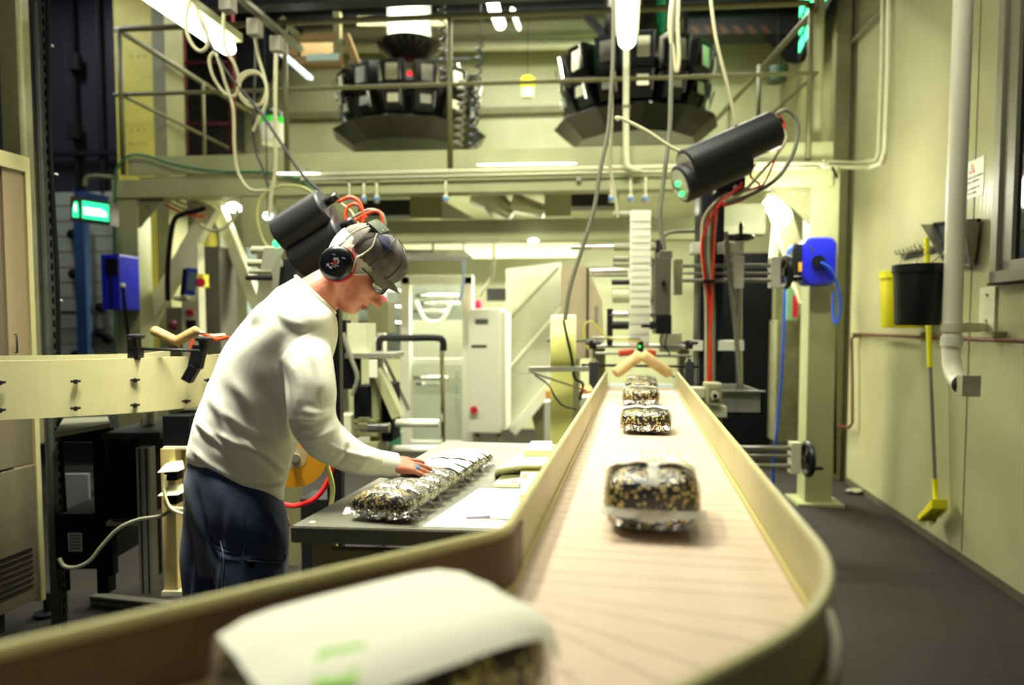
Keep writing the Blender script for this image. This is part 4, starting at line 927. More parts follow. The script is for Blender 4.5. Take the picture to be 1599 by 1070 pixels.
def pack(o, ang_or_dir, w_, l_, h_, label, group, seedm=SEED, lab=(-.95, .95), fin=True, seed=0, name='bread_pack', green=False, big=False, small=False):
    e1 = .95 if small else .55
    """o is the point on the carrier under the pack centre, dir runs along its length"""
    Y = Vector(ang_or_dir).normalized(); X = Y.cross(UZ).normalized(); o = Vector(o)
    t = T(name, label, 'bread pack', o, group)
    a, b, c = w_/2, l_/2, h_/2
    mb = MB(); superell(mb, o+UZ*.002, X, Y, a*.95, b*.95, c*.95, seed, lump=.004, groove=.16 if not small else .03, e1=e1); mb.build('seeded_bread', seedm, t)
    mb = MB(); superell(mb, o+UZ*.0005, X, Y, a, b, c, seed+5, lump=.007 if not small else .004, groove=.06, e1=e1); 
    if fin:
        for s_ in (-1, 1):
            P = []; Q = []
            for i in range(17):
                u = -1+2*i/16; zz = h_*.40+math.sin(i*1.3+seed)*.003
                p = o+X*(a*.98*u)+Y*(-s_*b*1.0)+UZ*zz; q = p-Y*s_*(.014 if not big else .024)*(1+.3*math.sin(i*2.1+seed))+UZ*(-.012-.012*math.cos(u*PI/2)*(1 if big else .4)+.003*math.sin(i*2.7))
                P.append(p); Q.append(q)
            vs = [[mb.bm.verts.new(p) for p in P], [mb.bm.verts.new(q) for q in Q]]
            for i in range(16): mb.bm.faces.new((vs[0][i], vs[0][i+1], vs[1][i+1], vs[1][i]))
    mb.build('plastic_wrap', FILM2 if (small and not fin) else FILM, t)
    if big: big_seam(o, X, Y, a, b, c, h_, t)
    if lab:
        y0, y1 = lab; mb = MB(); nx, ny = 20, 10; vs = []
        for j in range(ny+1):
            row = []
            for i in range(nx+1):
                x = (-.93+1.86*i/nx)*a; y = (y0+(y1-y0)*j/ny)*b
                z = supz(x, y, a*1.03, b*1.03, c, e1)*(1-.05*math.exp(-(x/(a*.12))**2))+c+.0045+.0015*math.sin(i*.9+seed)
                row.append(mb.bm.verts.new(o+X*x+Y*y+UZ*z))
            vs.append(row)
        for j in range(ny):
            for i in range(nx):
                f = mb.bm.faces.new((vs[j][i], vs[j][i+1], vs[j+1][i+1], vs[j+1][i])); f.smooth = True
        lo = mb.build('label', PAPER, t)
        def lp(x, y): return o+X*x*a+Y*y*b+UZ*(supz(x*a, y*b, a*1.03, b*1.03, c)+c+.0062)
        if green:
            m1 = MB(); m1.prism([lp(.35, y0+.35), lp(.75, y0+.2), lp(.85, y0+.4), lp(.45, y0+.6)], (0, 0, .0006)); m1.build('green_mark', mat('label_green', '#93cf3a', .5), lo)
        if big:
            yb = y0+.16*(y1-y0); m1 = MB()
            for k in range(16):
                x = -.28+k*.036
                if k in (5, 11): continue
                p = [lp(x, yb), lp(x+.018 if k % 3 else x+.026, yb), lp(x+.018 if k % 3 else x+.026, yb+.2), lp(x, yb+.2)]; m1.prism(p, (0, 0, .0004))
            m1.build('barcode', mat('print_brown', '#9a8c70', .6), lo)
            m1 = MB(); m1.prism([lp(.62, yb+.1), lp(.86, yb-.12), lp(.90, yb-.02), lp(.62, yb+.24)], (0, 0, .0006)); m1.build('green_mark', mat('label_green', '#93cf3a', .5), lo)
            m1 = MB()
            for k in range(10):
                x0_ = -.9+k*.18; m1.prism([lp(x0_, y0+.015), lp(x0_+.18, y0+.015), lp(x0_+.18, y0+.05), lp(x0_, y0+.05)], (0, 0, .0006))
            m1.build('red_border', mat('label_red', '#b04a38', .5), lo)
            m1 = MB()
            for r_ in range(4):
                for k in range(7):
                    x0_ = -.7+k*.2; yy = y0+(y1-y0)*(.42+.13*r_); m1.prism([lp(x0_, yy), lp(x0_+.15, yy), lp(x0_+.15, yy+.035), lp(x0_, yy+.035)], (0, 0, .0004))
            m1.build('printed_text', mat('print_pale', '#b9b49a', .6), lo)
    return t
# packs on the belt
pack(cv(.031, 1.27+.12, ZB), CD, .187, .245, .125, 'large seed bread pack with barcode label on the belt, nearest sharp one', None, SEEDB, (-.42, .92), seed=1, big=True)
pack(cv(.034, 2.46+.10, ZB), CD, .188, .2, .088, 'second bread pack on the belt, shiny film and no clear label', 'bread packs along the belt', SEEDB, (-.2, .9), seed=2)
pack(cv(.020, 3.28+.10, ZB), CD, .178, .2, .088, 'third bread pack on the belt from the front', 'bread packs along the belt', SEEDB, (.1, .9), seed=3)
pack(cv(.026, 3.86, ZB), CD, .178, .2, .088, 'fourth bread pack on the belt, just before the foam rollers', 'bread packs along the belt', SEEDB, None, seed=4)
pack(cv(.028, 4.18, ZB), CD, .178, .2, .088, 'farthest bread pack on the belt, under the foam rollers', 'bread packs along the belt', SEEDB, None, seed=5)
fp = atz(604, 1022, 1.07); fp.z = ZB; fd = path(SLEN+ARC+.1, 0, ZB)-path(SLEN+ARC+.2, 0, ZB)
pack(fp, fd, .225, .31, .11, 'blurred white-labelled bread pack in the near foreground on the bend', None, SEEDB, (-.9, .9), seed=6, green=True)
# ================================================================== STEEL TABLE
TZ = .9
tq = [atz(453, 822, TZ), atz(752, 830, TZ), cv(-.235, 2.80, TZ), atz(588, 748, TZ)+ (atz(588, 748, TZ)-atz(453, 822, TZ)).normalized()*.72]
tq[1] = tq[0]+(tq[1]-tq[0]).normalized()*.60
tb = T('packing_table', 'stainless steel packing table between the worker and the conveyor', 'table', (tq[0]+tq[2])/2-UZ*TZ)
mb = MB(); mb.prism([p-UZ*.042 for p in tq], UZ*.042)
bmesh.ops.bevel(mb.bm, geom=list(mb.bm.edges), offset=.003, segments=2, affect='EDGES'); mb.build('table_top', mat('brushed_table_steel', '#6e6f61', .42, metal=.3, var=.16, scale=5, bump=.05), tb)
for i, (u, v) in enumerate(((.08, .06), (.9, .06), (.08, .94), (.9, .94))):
    p = tq[0].lerp(tq[1], u).lerp(tq[3].lerp(tq[2], u), v); MB().box(Vector((p.x, p.y, (TZ-.042)/2)), (.045, .045, TZ-.042), X=CR, bev=.004).build('leg', OLIVED, tb)
a = tq[0].lerp(tq[3], .06); b = tq[1].lerp(tq[2], .06)
MB().bar(Vector((a.x, a.y, .8))+CR*.05, Vector((b.x, b.y, .8)), .03, .05).build('apron', OLIVED, tb)
MB().prism([p*1-UZ*(TZ-.25) for p in tq], UZ*.02).build('lower_shelf', OLIVED, tb)
MB().ell(atz(488, 816, TZ)+UZ*.001, (.008, .008, .0015), 10, 6).build('screw_cap', CREAM, tb)
# row of packs on the table
r0 = atz(588, 820, TZ)+CD*.05; r1 = atz(730, 727, TZ)
rd = (r1-r0).normalized(); n_ = 10
names = ['foremost bread pack of the table row, full face of seeds showing', 'second bread pack from the front of the table row', 'third bread pack from the front of the table row', 'fourth bread pack from the front of the table row', 'fifth bread pack of the table row, just in front of the hand', 'bread pack of the table row under the fingertips, first with a pale label', 'second labelled bread pack of the table row, counted from the hand', 'third labelled bread pack of the table row, counted from the hand', 'last but one bread pack at the far end of the table row', 'farthest bread pack of the table row']
for i in range(n_):
    o = r0.lerp(r1, i/(n_-1)); pack(o, rd, .176, (r1-r0).length/9*.95, .080-.0026*i+.003*math.sin(i*2), names[i], 'bread packs in a row on the steel table', SEED, (-.7, .7) if i >= 5 else None, fin=(i == 0 or i == 9), seed=20+i, small=True)
# loose film bead along the row
FB = MB(); prev = None
side = rd.cross(UZ).normalized()
mbf = []
P = []; Q = []
for i in range(60):
    t_ = i/59; p = r0.lerp(r1, t_)-rd*(.05*(1-t_))+rd*.05*t_+side*(.078+.004*math.sin(i*1.7)); 
    P.append(FB.bm.verts.new(p+UZ*(.034+.006*math.sin(i*.9)))); Q.append(FB.bm.verts.new(p+side*(.022+.010*math.sin(i*1.31))+UZ*(.010+.006*math.sin(i*2.3))))
for i in range(59): f = FB.bm.faces.new((P[i], P[i+1], Q[i+1], Q[i])); f.smooth = True
tag(FB.build('film_strip', FILM), 'crinkled clear film edge lying along the right side of the pack row', 'film', kind='stuff')
# papers and cartons on the table
def sheet(q, z, m, name, label, cat, h=.0008, group=None):
    return tag(MB().prism([atz(*p, z) for p in q], UZ*h).build(name, m), label, cat, group)
s1_ = sheet([(661, 822), (748, 763), (842, 764), (800, 826)], TZ, PAPER, 'paper_sheet', 'large printed paper sheet lying on the steel table', 'paper')
mb = MB()
for r_ in range(9):
    for c_ in range(6):
        u0, v0 = .06+c_*.15, .08+r_*.1
        def tp(u, v): 
            a = atz(661, 822, TZ+.001).lerp(atz(800, 826, TZ+.001), u); b = atz(748, 763, TZ+.001).lerp(atz(842, 764, TZ+.001), u); return a.lerp(b, v)
        mb.prism([tp(u0, v0), tp(u0+.1, v0), tp(u0+.1, v0+.02), tp(u0, v0+.02)], UZ*.0004)
mb.build('printed_rows', mat('print_green', '#b9c295', .6), s1_)
sheet([(724, 808), (768, 782), (812, 786), (796, 812)], TZ+.003, mat('white_card', '#fbfaf0', .5), 'paper_slip', 'bright white paper slip on top of the printed sheet', 'paper', .003)
pn = tag(MB().cyl(atz(728, 809, TZ+.012), atz(765, 807, TZ+.012), .005, seg=8).build('pen', mat('lilac_plastic', '#a79cc0', .4)), 'lilac pen lying at the front edge of the white slip', 'pen')
lc = sheet([(770, 762), (784, 747), (812, 747), (811, 762)], TZ+.001, PAPER, 'label_card', 'small white label card with barcode beside the pack row', 'card', .012)
mb = MB()
for k in range(7): mb.prism([atz(797+k*1.6, 755, TZ+.014), atz(798+k*1.6, 755, TZ+.014), atz(798+k*1.6, 750, TZ+.014), atz(797+k*1.6, 750, TZ+.014)], UZ*.0005)
mb.build('barcode', BLACK, lc)
# wedge shaped tray of label stock
mb = MB(); zt_ = TZ+.05
lo_ = [atz(772, 745, TZ+.002), atz(815, 742, TZ+.002), atz(862, 742, TZ+.002), atz(862, 702, TZ+.002), atz(836, 702, TZ+.002)]
hi_ = [atz(773, 732, zt_), atz(815, 727, zt_), atz(862, 727, zt_), atz(862, 694, zt_), atz(834, 694, zt_)]
va = [mb.bm.verts.new(p) for p in lo_]; vb_ = [mb.bm.verts.new(p) for p in hi_]
mb.bm.faces.new(va[::-1]); mb.bm.faces.new(vb_)
for i in range(5): mb.bm.faces.new((va[i], va[(i+1) % 5], vb_[(i+1) % 5], vb_[i]))
wt = tag(mb.build('carton', CREAM), 'cream wedge-ended carton on the table behind the papers', 'carton')
MB().prism([atz(818, 713, zt_+.001), atz(862, 713, zt_+.001), atz(862, 697, zt_+.001), atz(830, 697, zt_+.001)], UZ*.02).build('lid_flap', CREAM, wt)
p = atz(824, 772, TZ+.001)
pb = tag(MB().hexa([atz(812, 790, TZ), atz(850, 790, TZ), atz(850, 744, TZ), atz(813, 744, TZ)]+[v+UZ*.03 for v in (atz(812, 790, TZ), atz(850, 790, TZ), atz(850, 744, TZ), atz(813, 744, TZ))]).build('label_box', mat('cream_card', '#dcd9a8', .6)), 'flat cream card box with small green square against the conveyor rail', 'box')
MB().prism([atz(817, 747, TZ+.0305), atz(823, 747, TZ+.0305), atz(823, 741, TZ+.0305), atz(817, 741, TZ+.0305)], UZ*.0006).build('green_square', mat('label_green', '#93cf3a', .5), pb)

# ================================================================== TAPE ROLLS, TROLLEY
tp_ = T('tape_roll', 'wide pale yellow tape roll standing on its rod left of the conveyor end', 'tape roll', at(880, 560, 4.1))
c0 = at(861, 545, 4.2); c1 = at(899, 545, 4.2); rr = abs(at(880, 507, 4.2).z-at(880, 560, 4.2).z)
MB().lathe(c0, c1-c0, [(rr*.3, 0), (rr, 0), (rr, (c1-c0).length), (rr*.3, (c1-c0).length)], 48).build('roll', TAPEY, tp_)
x0, x1 = at(859, 620, 4.0).x, at(895, 620, 4.0).x
zt_ = at(880, 550, 4.0).z; mb = MB().box(((x0+x1)/2, 4.02, (zt_+.3)/2), (x1-x0, .003, zt_-.3)); mb.build('hanging_strip', TAPEY, tp_)
MB().cyl(at(854, 531, 4.2), at(935, 532, 4.2), .01, seg=10).build('axle', STEEL, tp_)
ar = T('guide_arm', 'flat grey guide arm reaching left from the conveyor end', 'arm', at(880, 590, 3.95))  # the flat guide arm at the conveyor end
MB().bar(at(826, 577, 3.9), at(920, 576, 3.95), .035, .03, bev=.004).build('arm_bar', STEEL, ar)
MB().bar(at(830, 582, 3.88), at(915, 610, 3.95), .03, .01).build('strut', ALU, ar); MB().bar(at(810, 583, 3.88), at(828, 583, 3.88), .006).build('pin', STEEL, ar)
cable([(835, 586), (855, 600), (868, 622), (880, 634), (900, 640)], 3.85, .005, BLACK, 'thin black cable drooping from the grey guide arm')
cable([(880, 500), (884, 520), (893, 560), (897, 590), (910, 600), (905, 625)], 3.95, .008, BLACK, 'black cable hanging behind the tape roll')
ta = T('tape_roll', 'amber tape roll behind the worker hip above the steel table', 'tape roll', at(470, 760, 2.55))
ca = at(462, 712, 2.55); dA = Vector((.35, -.93, 0)).normalized()
MB().lathe(ca-dA*.03, dA, [(.042, 0), (.118, 0), (.118, .06), (.042, .06)], 48).build('roll', TAPEO, ta)
MB().lathe(ca-dA*.031, dA, [(.036, 0), (.043, 0), (.043, .062), (.036, .062)], 32).build('core', HUB, ta)
MB().cyl(ca-dA*.25, ca+dA*.05, .016).build('spindle', STEEL, ta)
tag(MB().tube([ca+Vector((.11, .02, -.02)), at(519, 760, 2.6), at(517, 800, 2.6), at(524, 850, 2.62), at(528, 900, 2.64), Vector((at(528, 900, 2.64).x, 2.66, .02))], .010, 6).build('tape_strand', TAPEY), 'pale yellow tape strand hanging down to the floor behind the table corner', 'tape')
cable([(523, 700), (519, 730), (508, 760), (490, 780), (462, 790), (440, 787)], 2.75, .010, REDC, 'red hose curving below the amber tape roll')
tk = T('trolley', 'folding hand trolley with black handle and chrome rails behind the packs', 'trolley', (at(645, 700, 4.2).x, 4.2, 0))
MB().tube([at(592, 548, 4.2), at(592, 535, 4.2), at(600, 528, 4.2), at(640, 528, 4.2), at(684, 528, 4.2), at(692, 535, 4.2), at(692, 548, 4.2)], .022, 10).build('handle_grip', BLACK, tk)
for (px) in (595, 690): MB().cyl(at(px, 545, 4.2), Vector((at(px+4 if px > 600 else px-4, 700, 4.2).x, 4.2, .06)), .014, seg=12).build('side_tube', CHROME, tk)
for (y_) in (661, 702): MB().cyl(at(613, y_, 4.1), at(686, y_, 4.1), .026, seg=16).build('white_roller', WHITE, tk)
MB().bar(at(600, 560, 4.2), at(638, 640, 4.25), .05, .02).build('fold_plate', STEEL, tk)
for px in (600, 690):
    c = Vector((at(px, 700, 4.2).x, 4.2, .09)); MB().lathe(c-Vector((.02, 0, 0)), (1, 0, 0), [(.02, 0), (.085, .005), (.085, .035), (.02, .04)], 20).build('wheel', BLACK, tk)

# ================================================================== FAR ROOM MACHINES
bm_ = T('bagging_machine', 'tall white framed bagging machine with glazed door at the back', 'machine', (at(680, 600, 6.6).x, 6.6, 0))
def bx(n, m, x0, y0, x1, y1, Y, t=.05, par=None, bev=.003): return MB().px(x0, y0, x1, y1, Y, t, bev).build(n, m, par)
MW = mat('machine_white', '#eef0dc', .35)
bx('frame_post', MW, 626, 432, 640, 706, 6.6, .08, bm_); bx('frame_post', MW, 722, 432, 738, 706, 6.6, .08, bm_)
bx('frame_rail', MW, 626, 430, 738, 444, 6.6, .08, bm_); bx('frame_rail', MW, 640, 560, 722, 570, 6.65, .08, bm_); bx('frame_rail', MW, 640, 690, 722, 700, 6.6, .08, bm_)
bx('inner_panel', mat('pale_inner', '#b3b8a2', .4), 640, 500, 722, 688, 7.0, .05, bm_); bx('dark_interior', mat('interior_grey', '#4c5247', .5, var=.4, scale=12), 640, 446, 722, 500, 7.3, .05, bm_)
bx('door_pane', GLASSP, 641, 446, 721, 688, 6.63, .01, bm_)
for (y_, x0, x1) in ((462, 650, 716), (474, 655, 718), (486, 645, 700), (590, 645, 700), (600, 650, 690)): MB().cyl(at(x0, y_, 6.9), at(x1, y_, 6.9), .02, seg=10).build('cross_shaft', CHROME, bm_)
MB().tube([at(650, 470, 6.75), at(665, 500, 6.75), at(690, 500, 6.75), at(706, 470, 6.75)], .016, 8).build('white_hose', WHITE, bm_)
bx('side_wing', MW, 590, 432, 600, 700, 6.6, .08, bm_); bx('left_interior', mat('interior_grey', '#4c5247', .5, var=.4, scale=12), 560, 440, 626, 560, 7.4, .05, bm_)
for y_ in (455, 480, 505, 530): MB().cyl(at(560, y_, 7.2), at(626, y_, 7.2), .025, seg=10).build('cross_shaft', CHROME, bm_)
mb = MB()
for (y0, y1) in ((581, 586), (588, 594), (602, 607), (609, 616), (623, 629), (633, 639), (641, 645)): mb.px(711, y0, 715, y1, 6.58, .004)
mb.build('faded_lettering', mat('faded_green_print', '#8fa596', .5), bm_)
cbn = T('control_cabinet', 'white control cabinet with red lamp on top at the back', 'cabinet', (at(760, 600, 6.3).x, 6.3, 0))
bx('cabinet_body', MW, 732, 482, 782, 676, 6.3, .5, cbn, .01); bx('side_panel', mat('machine_white_side', '#d9dbc6', .4), 782, 486, 790, 672, 6.32, .5, cbn)
bx('display_window', mat('cabinet_window', '#5a6055', .2), 742, 498, 762, 506, 6.29, .02, cbn); bx('name_strip', DARK, 736, 539, 760, 543, 6.295, .01, cbn)
MB().lathe(at(747, 482, 6.45), UZ, [(.035, 0), (.035, .05), (.02, .08)], 16).build('beacon', mat('pink_red', '#e8204a', .3, emit=.3), cbn)
MB().cyl(at(740, 640, 6.3), at(740, 640, 6.24), .035).build('stop_button', RED, cbn)
for px in (742, 776): MB().px(px, 676, px+6, 706, 6.35, .05).build('leg', OLIVED, cbn)
ch = T('film_conveyor_hood', 'grey sloping chute hood descending left behind the tape roll', 'chute', (at(830, 600, 6.9).x, 6.9, 0))
GW = mat('grey_ribbed_hood', '#a9ad98', .5, var=.08)
MB().prism([at(790, 420, 6.9), at(876, 410, 6.9), at(876, 588, 6.9), at(808, 668, 6.9), at(790, 668, 6.9)], (0, .05, 0)).build('hood_side', GW, ch)
MB().bar(at(876, 585, 6.85), at(800, 674, 6.85), .12, .1).build('chute_lip', MW, ch)
MB().bar(at(795, 500, 6.85), at(872, 418, 6.85), .04, .02).build('seam_strip', OLIVED, ch); MB().bar(at(790, 580, 6.85), at(876, 480, 6.85), .02, .02).build('seam_strip', MW, ch)
mb = MB().prism([at(830, 650, 6.95), at(880, 590, 6.95), at(890, 690, 6.95), at(840, 690, 6.95)], (0, .4, 0)); mb.build('support_skirt', OLIVED, ch)
MB().px(760, 450, 795, 470, 6.95, .05).build('screen', DARK, ch)
bp_ = T('beige_cover_panel', 'tall beige cover panel standing left of the label rollers', 'panel', (at(900, 560, 5.6).x, 5.6, 0))
MB().prism([at(876, 415, 5.6), at(916, 415, 5.6), at(940, 470, 5.6), at(945, 560, 5.6), at(876, 560, 5.6)], (0, .04, 0)).build('panel', mat('beige_board', '#c4b691', .6, var=.12), bp_)
MB().px(916, 418, 919, 560, 5.58, .02).build('black_edge', BLKMAT, bp_)
MB().bar((at(900, 560, 5.6).x, 5.62, 0), (at(900, 560, 5.6).x, 5.62, at(900, 560, 5.6).z), .06).build('leg', OLIVED, bp_)
# orange-brown sack / crate under chute
tag(bx('carton', mat('orange_carton', '#b97a35', .7, var=.2), 852, 610, 925, 640, 5.9, .4), 'orange-brown carton behind the yellow tape strip', 'carton')
tag(MB().prism([at(850, 628, 5.7), at(930, 618, 5.7), at(930, 700, 5.7), at(850, 700, 5.7)], (0, .3, 0)).build('film_bundle', mat('pale_film', '#cdd0bd', .4)), 'pale wrapped bundle behind the yellow tape strip', 'bundle')
# light fitting trays under the deck
lt2 = T('lamp_tray', 'flat grey lamp tray hanging under the rear beam behind the cap', 'lamp', at(680, 400, 5.9))
MB().prism([at(628, 395, 5.9), at(722, 395, 5.9), at(738, 407, 5.7), at(640, 407, 5.7)], (0, 0, .03)).build('tray', STEEL, lt2); MB().cyl(at(676, 360, 5.8), at(676, 396, 5.8), .01, seg=8).build('hanger', OLIVE, lt2)
for (x_, y0, y1, m, lab) in ((724, 380, 470, mat('pale_blue_hose', '#9fb6dd', .4), 'pale blue air line hanging over the bagging machine'), (771, 376, 440, CABW, 'cream air line hanging left of the chute hood')):
    cable([(x_, y0), (x_, (y0+y1)/2), (x_-3, y1-10), (x_-8, y1)], 6.1, .012, m, lab)
cable([(771, 420), (768, 435), (757, 450), (748, 462)], 6.1, .012, CABW, 'cream line curving down to the white cabinet')
tag(MB().ell(at(833, 376, 5.6), (.045, .045, .02)).build('ceiling_spot', mat('spot_glow', '#ffffff', .4, emit=4)), 'small round glowing spot under the rear beam', 'lamp')
# chutes hanging below the deck at centre
hp = T('collating_chute', 'stainless collating funnel under the mezzanine at centre', 'chute', at(760, 330, 6.2))
MB().prism([at(690, 312, 5.9), at(742, 343, 5.9), at(690, 343, 5.9)], (0, .3, 0)).build('left_cone', mat('pale_steel', '#d9dcc0', .3, metal=.3), hp)
for (a, b, r0_) in (((745, 300), (800, 336), .14), ((800, 318), (850, 330), .1), ((760, 330), (790, 306), .08)): MB().cyl(at(*a, 6.3), at(*b, 6.3), r0_, r0_*.6, seg=18).build('funnel_pipe', STEEL, hp)
# red cloth / beacon behind worker's chin
tag(MB().ell(at(594, 476, 5.9), (.07, .03, .10)).build('red_cover', mat('pink_red_cover', '#c8304a', .5)), 'red cover hanging behind the worker nose', 'cover')
# machines between worker and trolley
fm = T('feeding_machine', 'grey and cream feeding machine standing between worker and trolley', 'machine', (at(560, 640, 3.9).x, 3.9, 0))
bx('cream_box', CREAM, 541, 505, 572, 552, 3.9, .2, fm); bx('top_plate', STEEL, 538, 552, 612, 560, 3.85, .3, fm)
bx('upright', OLIVED, 524, 470, 536, 720, 3.95, .1, fm); bx('upright', OLIVE, 577, 560, 592, 720, 3.95, .1, fm)
MB().prism([at(578, 575, 3.85), at(592, 575, 3.85), at(626, 650, 3.85), at(612, 655, 3.85)], (0, .1, 0)).build('sloping_plate', OLIVE, fm)
for y_ in (655, 665, 676): bx('cross_slat', OLIVED, 548, y_, 590, y_+6, 3.9, .05, fm)
bx('cream_block', CREAM, 526, 648, 548, 680, 3.85, .15, fm); bx('motor_block', BLKMAT, 520, 560, 552, 608, 3.85, .15, fm); bx('foot_block', OLIVE, 548, 690, 590, 720, 3.9, .2, fm)
bx('dark_box', BLKMAT, 552, 604, 576, 652, 3.9, .2, fm); bx('white_note', WHITE, 576, 562, 589, 590, 3.8, .01, fm)
MB().tube([at(535, 520, 3.8), at(548, 560, 3.8), at(558, 590, 3.8), at(550, 618, 3.8)], .014, 8).build('grey_hose', CABG, fm)
MB().cyl(at(575, 668, 3.8), at(608, 668, 3.8), .03).build('chrome_roller', CHROME, fm)
bx('dark_block', BLKMAT, 527, 500, 540, 560, 3.88, .1, fm); bx('grey_box', OLIVED, 574, 470, 606, 520, 4.4, .2, fm); bx('lower_dark_box', BLKMAT, 592, 600, 612, 690, 4.0, .2, fm)
bx('pedestal', DARK, 470, 780, 520, 900, 3.5, .2, fm)
tag(bx('crate', mat('green_grey_crate', '#3f7a58', .5), 610, 676, 630, 700, 7.3, .3), 'small green crate seen between the trolley rollers', 'crate')
tag(bx('crate', mat('yellow_crate', '#b79a10', .5), 1172, 668, 1193, 700, 7.2, .3), 'small yellow crate on the floor beyond the blue hose', 'crate')
tag(bx('notice_board', mat('green_red_poster', '#7aa884', .5), 1228, 448, 1240, 500, 6.2, .02), 'green notice on the rear post behind the blue hose', 'notice'); tag(bx('notice_strip', RED, 1238, 462, 1246, 496, 6.19, .02), 'narrow red strip beside the green notice', 'notice')
tag(bx('carton_stack', mat('dim_cartons', '#6b6a4c', .6, var=.3), 1212, 500, 1250, 690, 6.5, .3), 'dim olive cupboard behind the blue hose', 'cupboard')
# second labeller, behind the worker's back
l2 = T('labelling_machine', 'second label unwinder with white web behind the worker shoulder', 'labelling machine', (at(410, 450, 3.6).x, 3.6, 0))
MB().bar((at(447, 450, 3.75).x, 3.8, 0), (at(447, 450, 3.75).x, 3.8, at(447, 450, 3.75).z), .08).build('foot_post', OLIVED, l2)
MB().prism([at(412, 387, 3.5), at(440, 387, 3.5), at(432, 470, 3.6), at(398, 478, 3.6)], (0, .004, 0)).build('label_web', mat('label_paper', '#f6f6e6', .5), l2)
for (y_, x0, x1, m, r) in ((391, 394, 440, GREYR, .022), (411, 388, 440, GREYR, .02), (424, 390, 425, GREYR, .014), (434, 385, 425, DARK, .014)): MB().cyl(at(x0, y_, 3.55), at(x1, y_, 3.55), r, seg=14).build('roller', m, l2)
bx('head_block', DARK, 433, 405, 462, 450, 3.6, .15, l2); bx('stand', OLIVED, 440, 450, 455, 700, 3.75, .1, l2)
MB().ell(at(432, 381, 3.3), (.02, .02, .02)).build('indicator_light', GREENLED, l2)

# ================================================================== LEFT: CURVED CONVEYOR
cc_ = T('curved_conveyor', 'cream side of a raised curved conveyor crossing behind the worker at left', 'conveyor', (at(150, 600, 2.6).x, 2.7, 0))
zc0, zc1 = 1.045, 1.262
pl = []
for (px, d) in ((-160, 2.44), (-60, 2.47), (40, 2.53), (120, 2.60), (200, 2.69), (260, 2.79), (300, 2.88), (330, 2.98), (352, 3.12), (366, 3.3), (372, 3.6)):
    p = atd(px, 600, d); pl.append(Vector((p.x, p.y, 0)))
pl = catmull(pl, res=4)
def ribbon(name, m, z0, z1, off, t, par, pts=None):
    mb = MB(); pts = pts or pl; rs = []
    for i, p in enumerate(pts):
        d = (pts[min(i+1, len(pts)-1)]-pts[max(0, i-1)]).normalized(); n = Vector((-d.y, d.x, 0))
        a = p+n*off; b = a+n*t; rs.append([mb.bm.verts.new(a+UZ*z0), mb.bm.verts.new(a+UZ*z1), mb.bm.verts.new(b+UZ*z1), mb.bm.verts.new(b+UZ*z0)])
    mb.skin(rs)
    for f in mb.bm.faces: f.smooth = False
    return mb.build(name, m, par)
GC = mat('worn_cream_guard', '#dcd7a2', .35, var=.1, scale=3)
ribbon('side_guard', GC, zc0, zc1, 0, .012, cc_); ribbon('belt', BLKMAT, zc0+.1, zc0+.12, .012, .3, cc_); ribbon('inner_guard', GC, zc0, zc1+.005, .32, .012, cc_)
mbb = 0
for (px, py) in ((0, 598), (118, 596), (211, 594), (118, 638), (211, 633), (291, 627), (0, 641), (325, 594), (325, 610)):
    # wing nuts on the guard
    best = min(range(len(pl)), key=lambda i: abs(proj((pl[i].x, pl[i].y, 1.2))[0]-px)); p = pl[best]; dd_ = (Vector((p.x, p.y, 0))).length
    q = atd(px, py, (Vector((p.x, p.y, 1.2))-CAM).dot(FW)-.004); dirc = Vector((-p.x, -p.y, 0)).normalized()
    mb = MB().cyl(q, q+dirc*.012, .009, seg=10); mb.box(q+dirc*.01+UZ*.002, (.034, .006, .008), X=dirc.cross(UZ)); mb.build('wing_nut', DARK, cc_)
def lclamp(px0, py0, px1, py1, d, lab, bent=False):
    t = T('guide_clamp', lab, 'clamp', atd((px0+px1)/2, py1, d))
    mb = MB()
    if bent:
        for (a, b) in (((313, 540), (305, 575)), ((305, 572), (292, 595))): mb.bar(atd(*a, d), atd(*b, d), .05, .04, bev=.006)
    else: mb.bar(atd(px0, py0+12, d), atd(px0, py1, d), .045, .04, bev=.004)
    mb.build('clamp_body', BLACK, t)
    c = atd(px0 if not bent else 318, py0 if not bent else 534, d); mb = MB().cyl(c-UZ*.03, c, .02, seg=10); mb.lathe(c, UZ, [(.02, 0), (.034, .006), (.034, .016), (.02, .022)], 10); mb.build('star_knob', BLACK, t)
lclamp(212, 530, 212, 562, 2.72, 'upright black clamp with knob on the curved conveyor rim'); lclamp(290, 535, 318, 595, 2.82, 'bent black clamp on the outside of the curved conveyor', True)
tag(MB().cyl(atd(222, 545, 2.75), atd(312, 548, 2.78), .006, seg=8).build('cross_rod', DARK), 'thin dark rod over the curved conveyor between the two clamps', 'rod')
for a, b, lab in (((242, 517), (272, 532), 'left worn foam roller above the curved conveyor'), ((276, 533), (306, 517), 'right worn foam roller above the curved conveyor')):
    p, q = atd(*a, 2.85), atd(*b, 2.85); d = (q-p).normalized(); ln_ = (q-p).length; R_ = .021
    t = T('foam_roller', lab, 'roller', p); MB().lathe(p, d, [(R_*math.sin(k*PI/8), -R_*.8*math.cos(k*PI/8)) for k in range(1, 5)]+[(R_*math.sin((4+k)*PI/8), ln_-R_*.8*math.cos((4+k)*PI/8)) for k in range(0, 4)], 20).build('sleeve', mat('worn_foam', '#b3935c', .7, var=.4, scale=30), t)
    MB().cyl(p.lerp(q, .9), p.lerp(q, 1.5)-UZ*.03, .005, seg=8).build('spindle', STEEL, t)
cable([(310, 520), (325, 524), (340, 530), (358, 526)], 2.9, .007, ORANGE, 'orange cable behind the worker back')
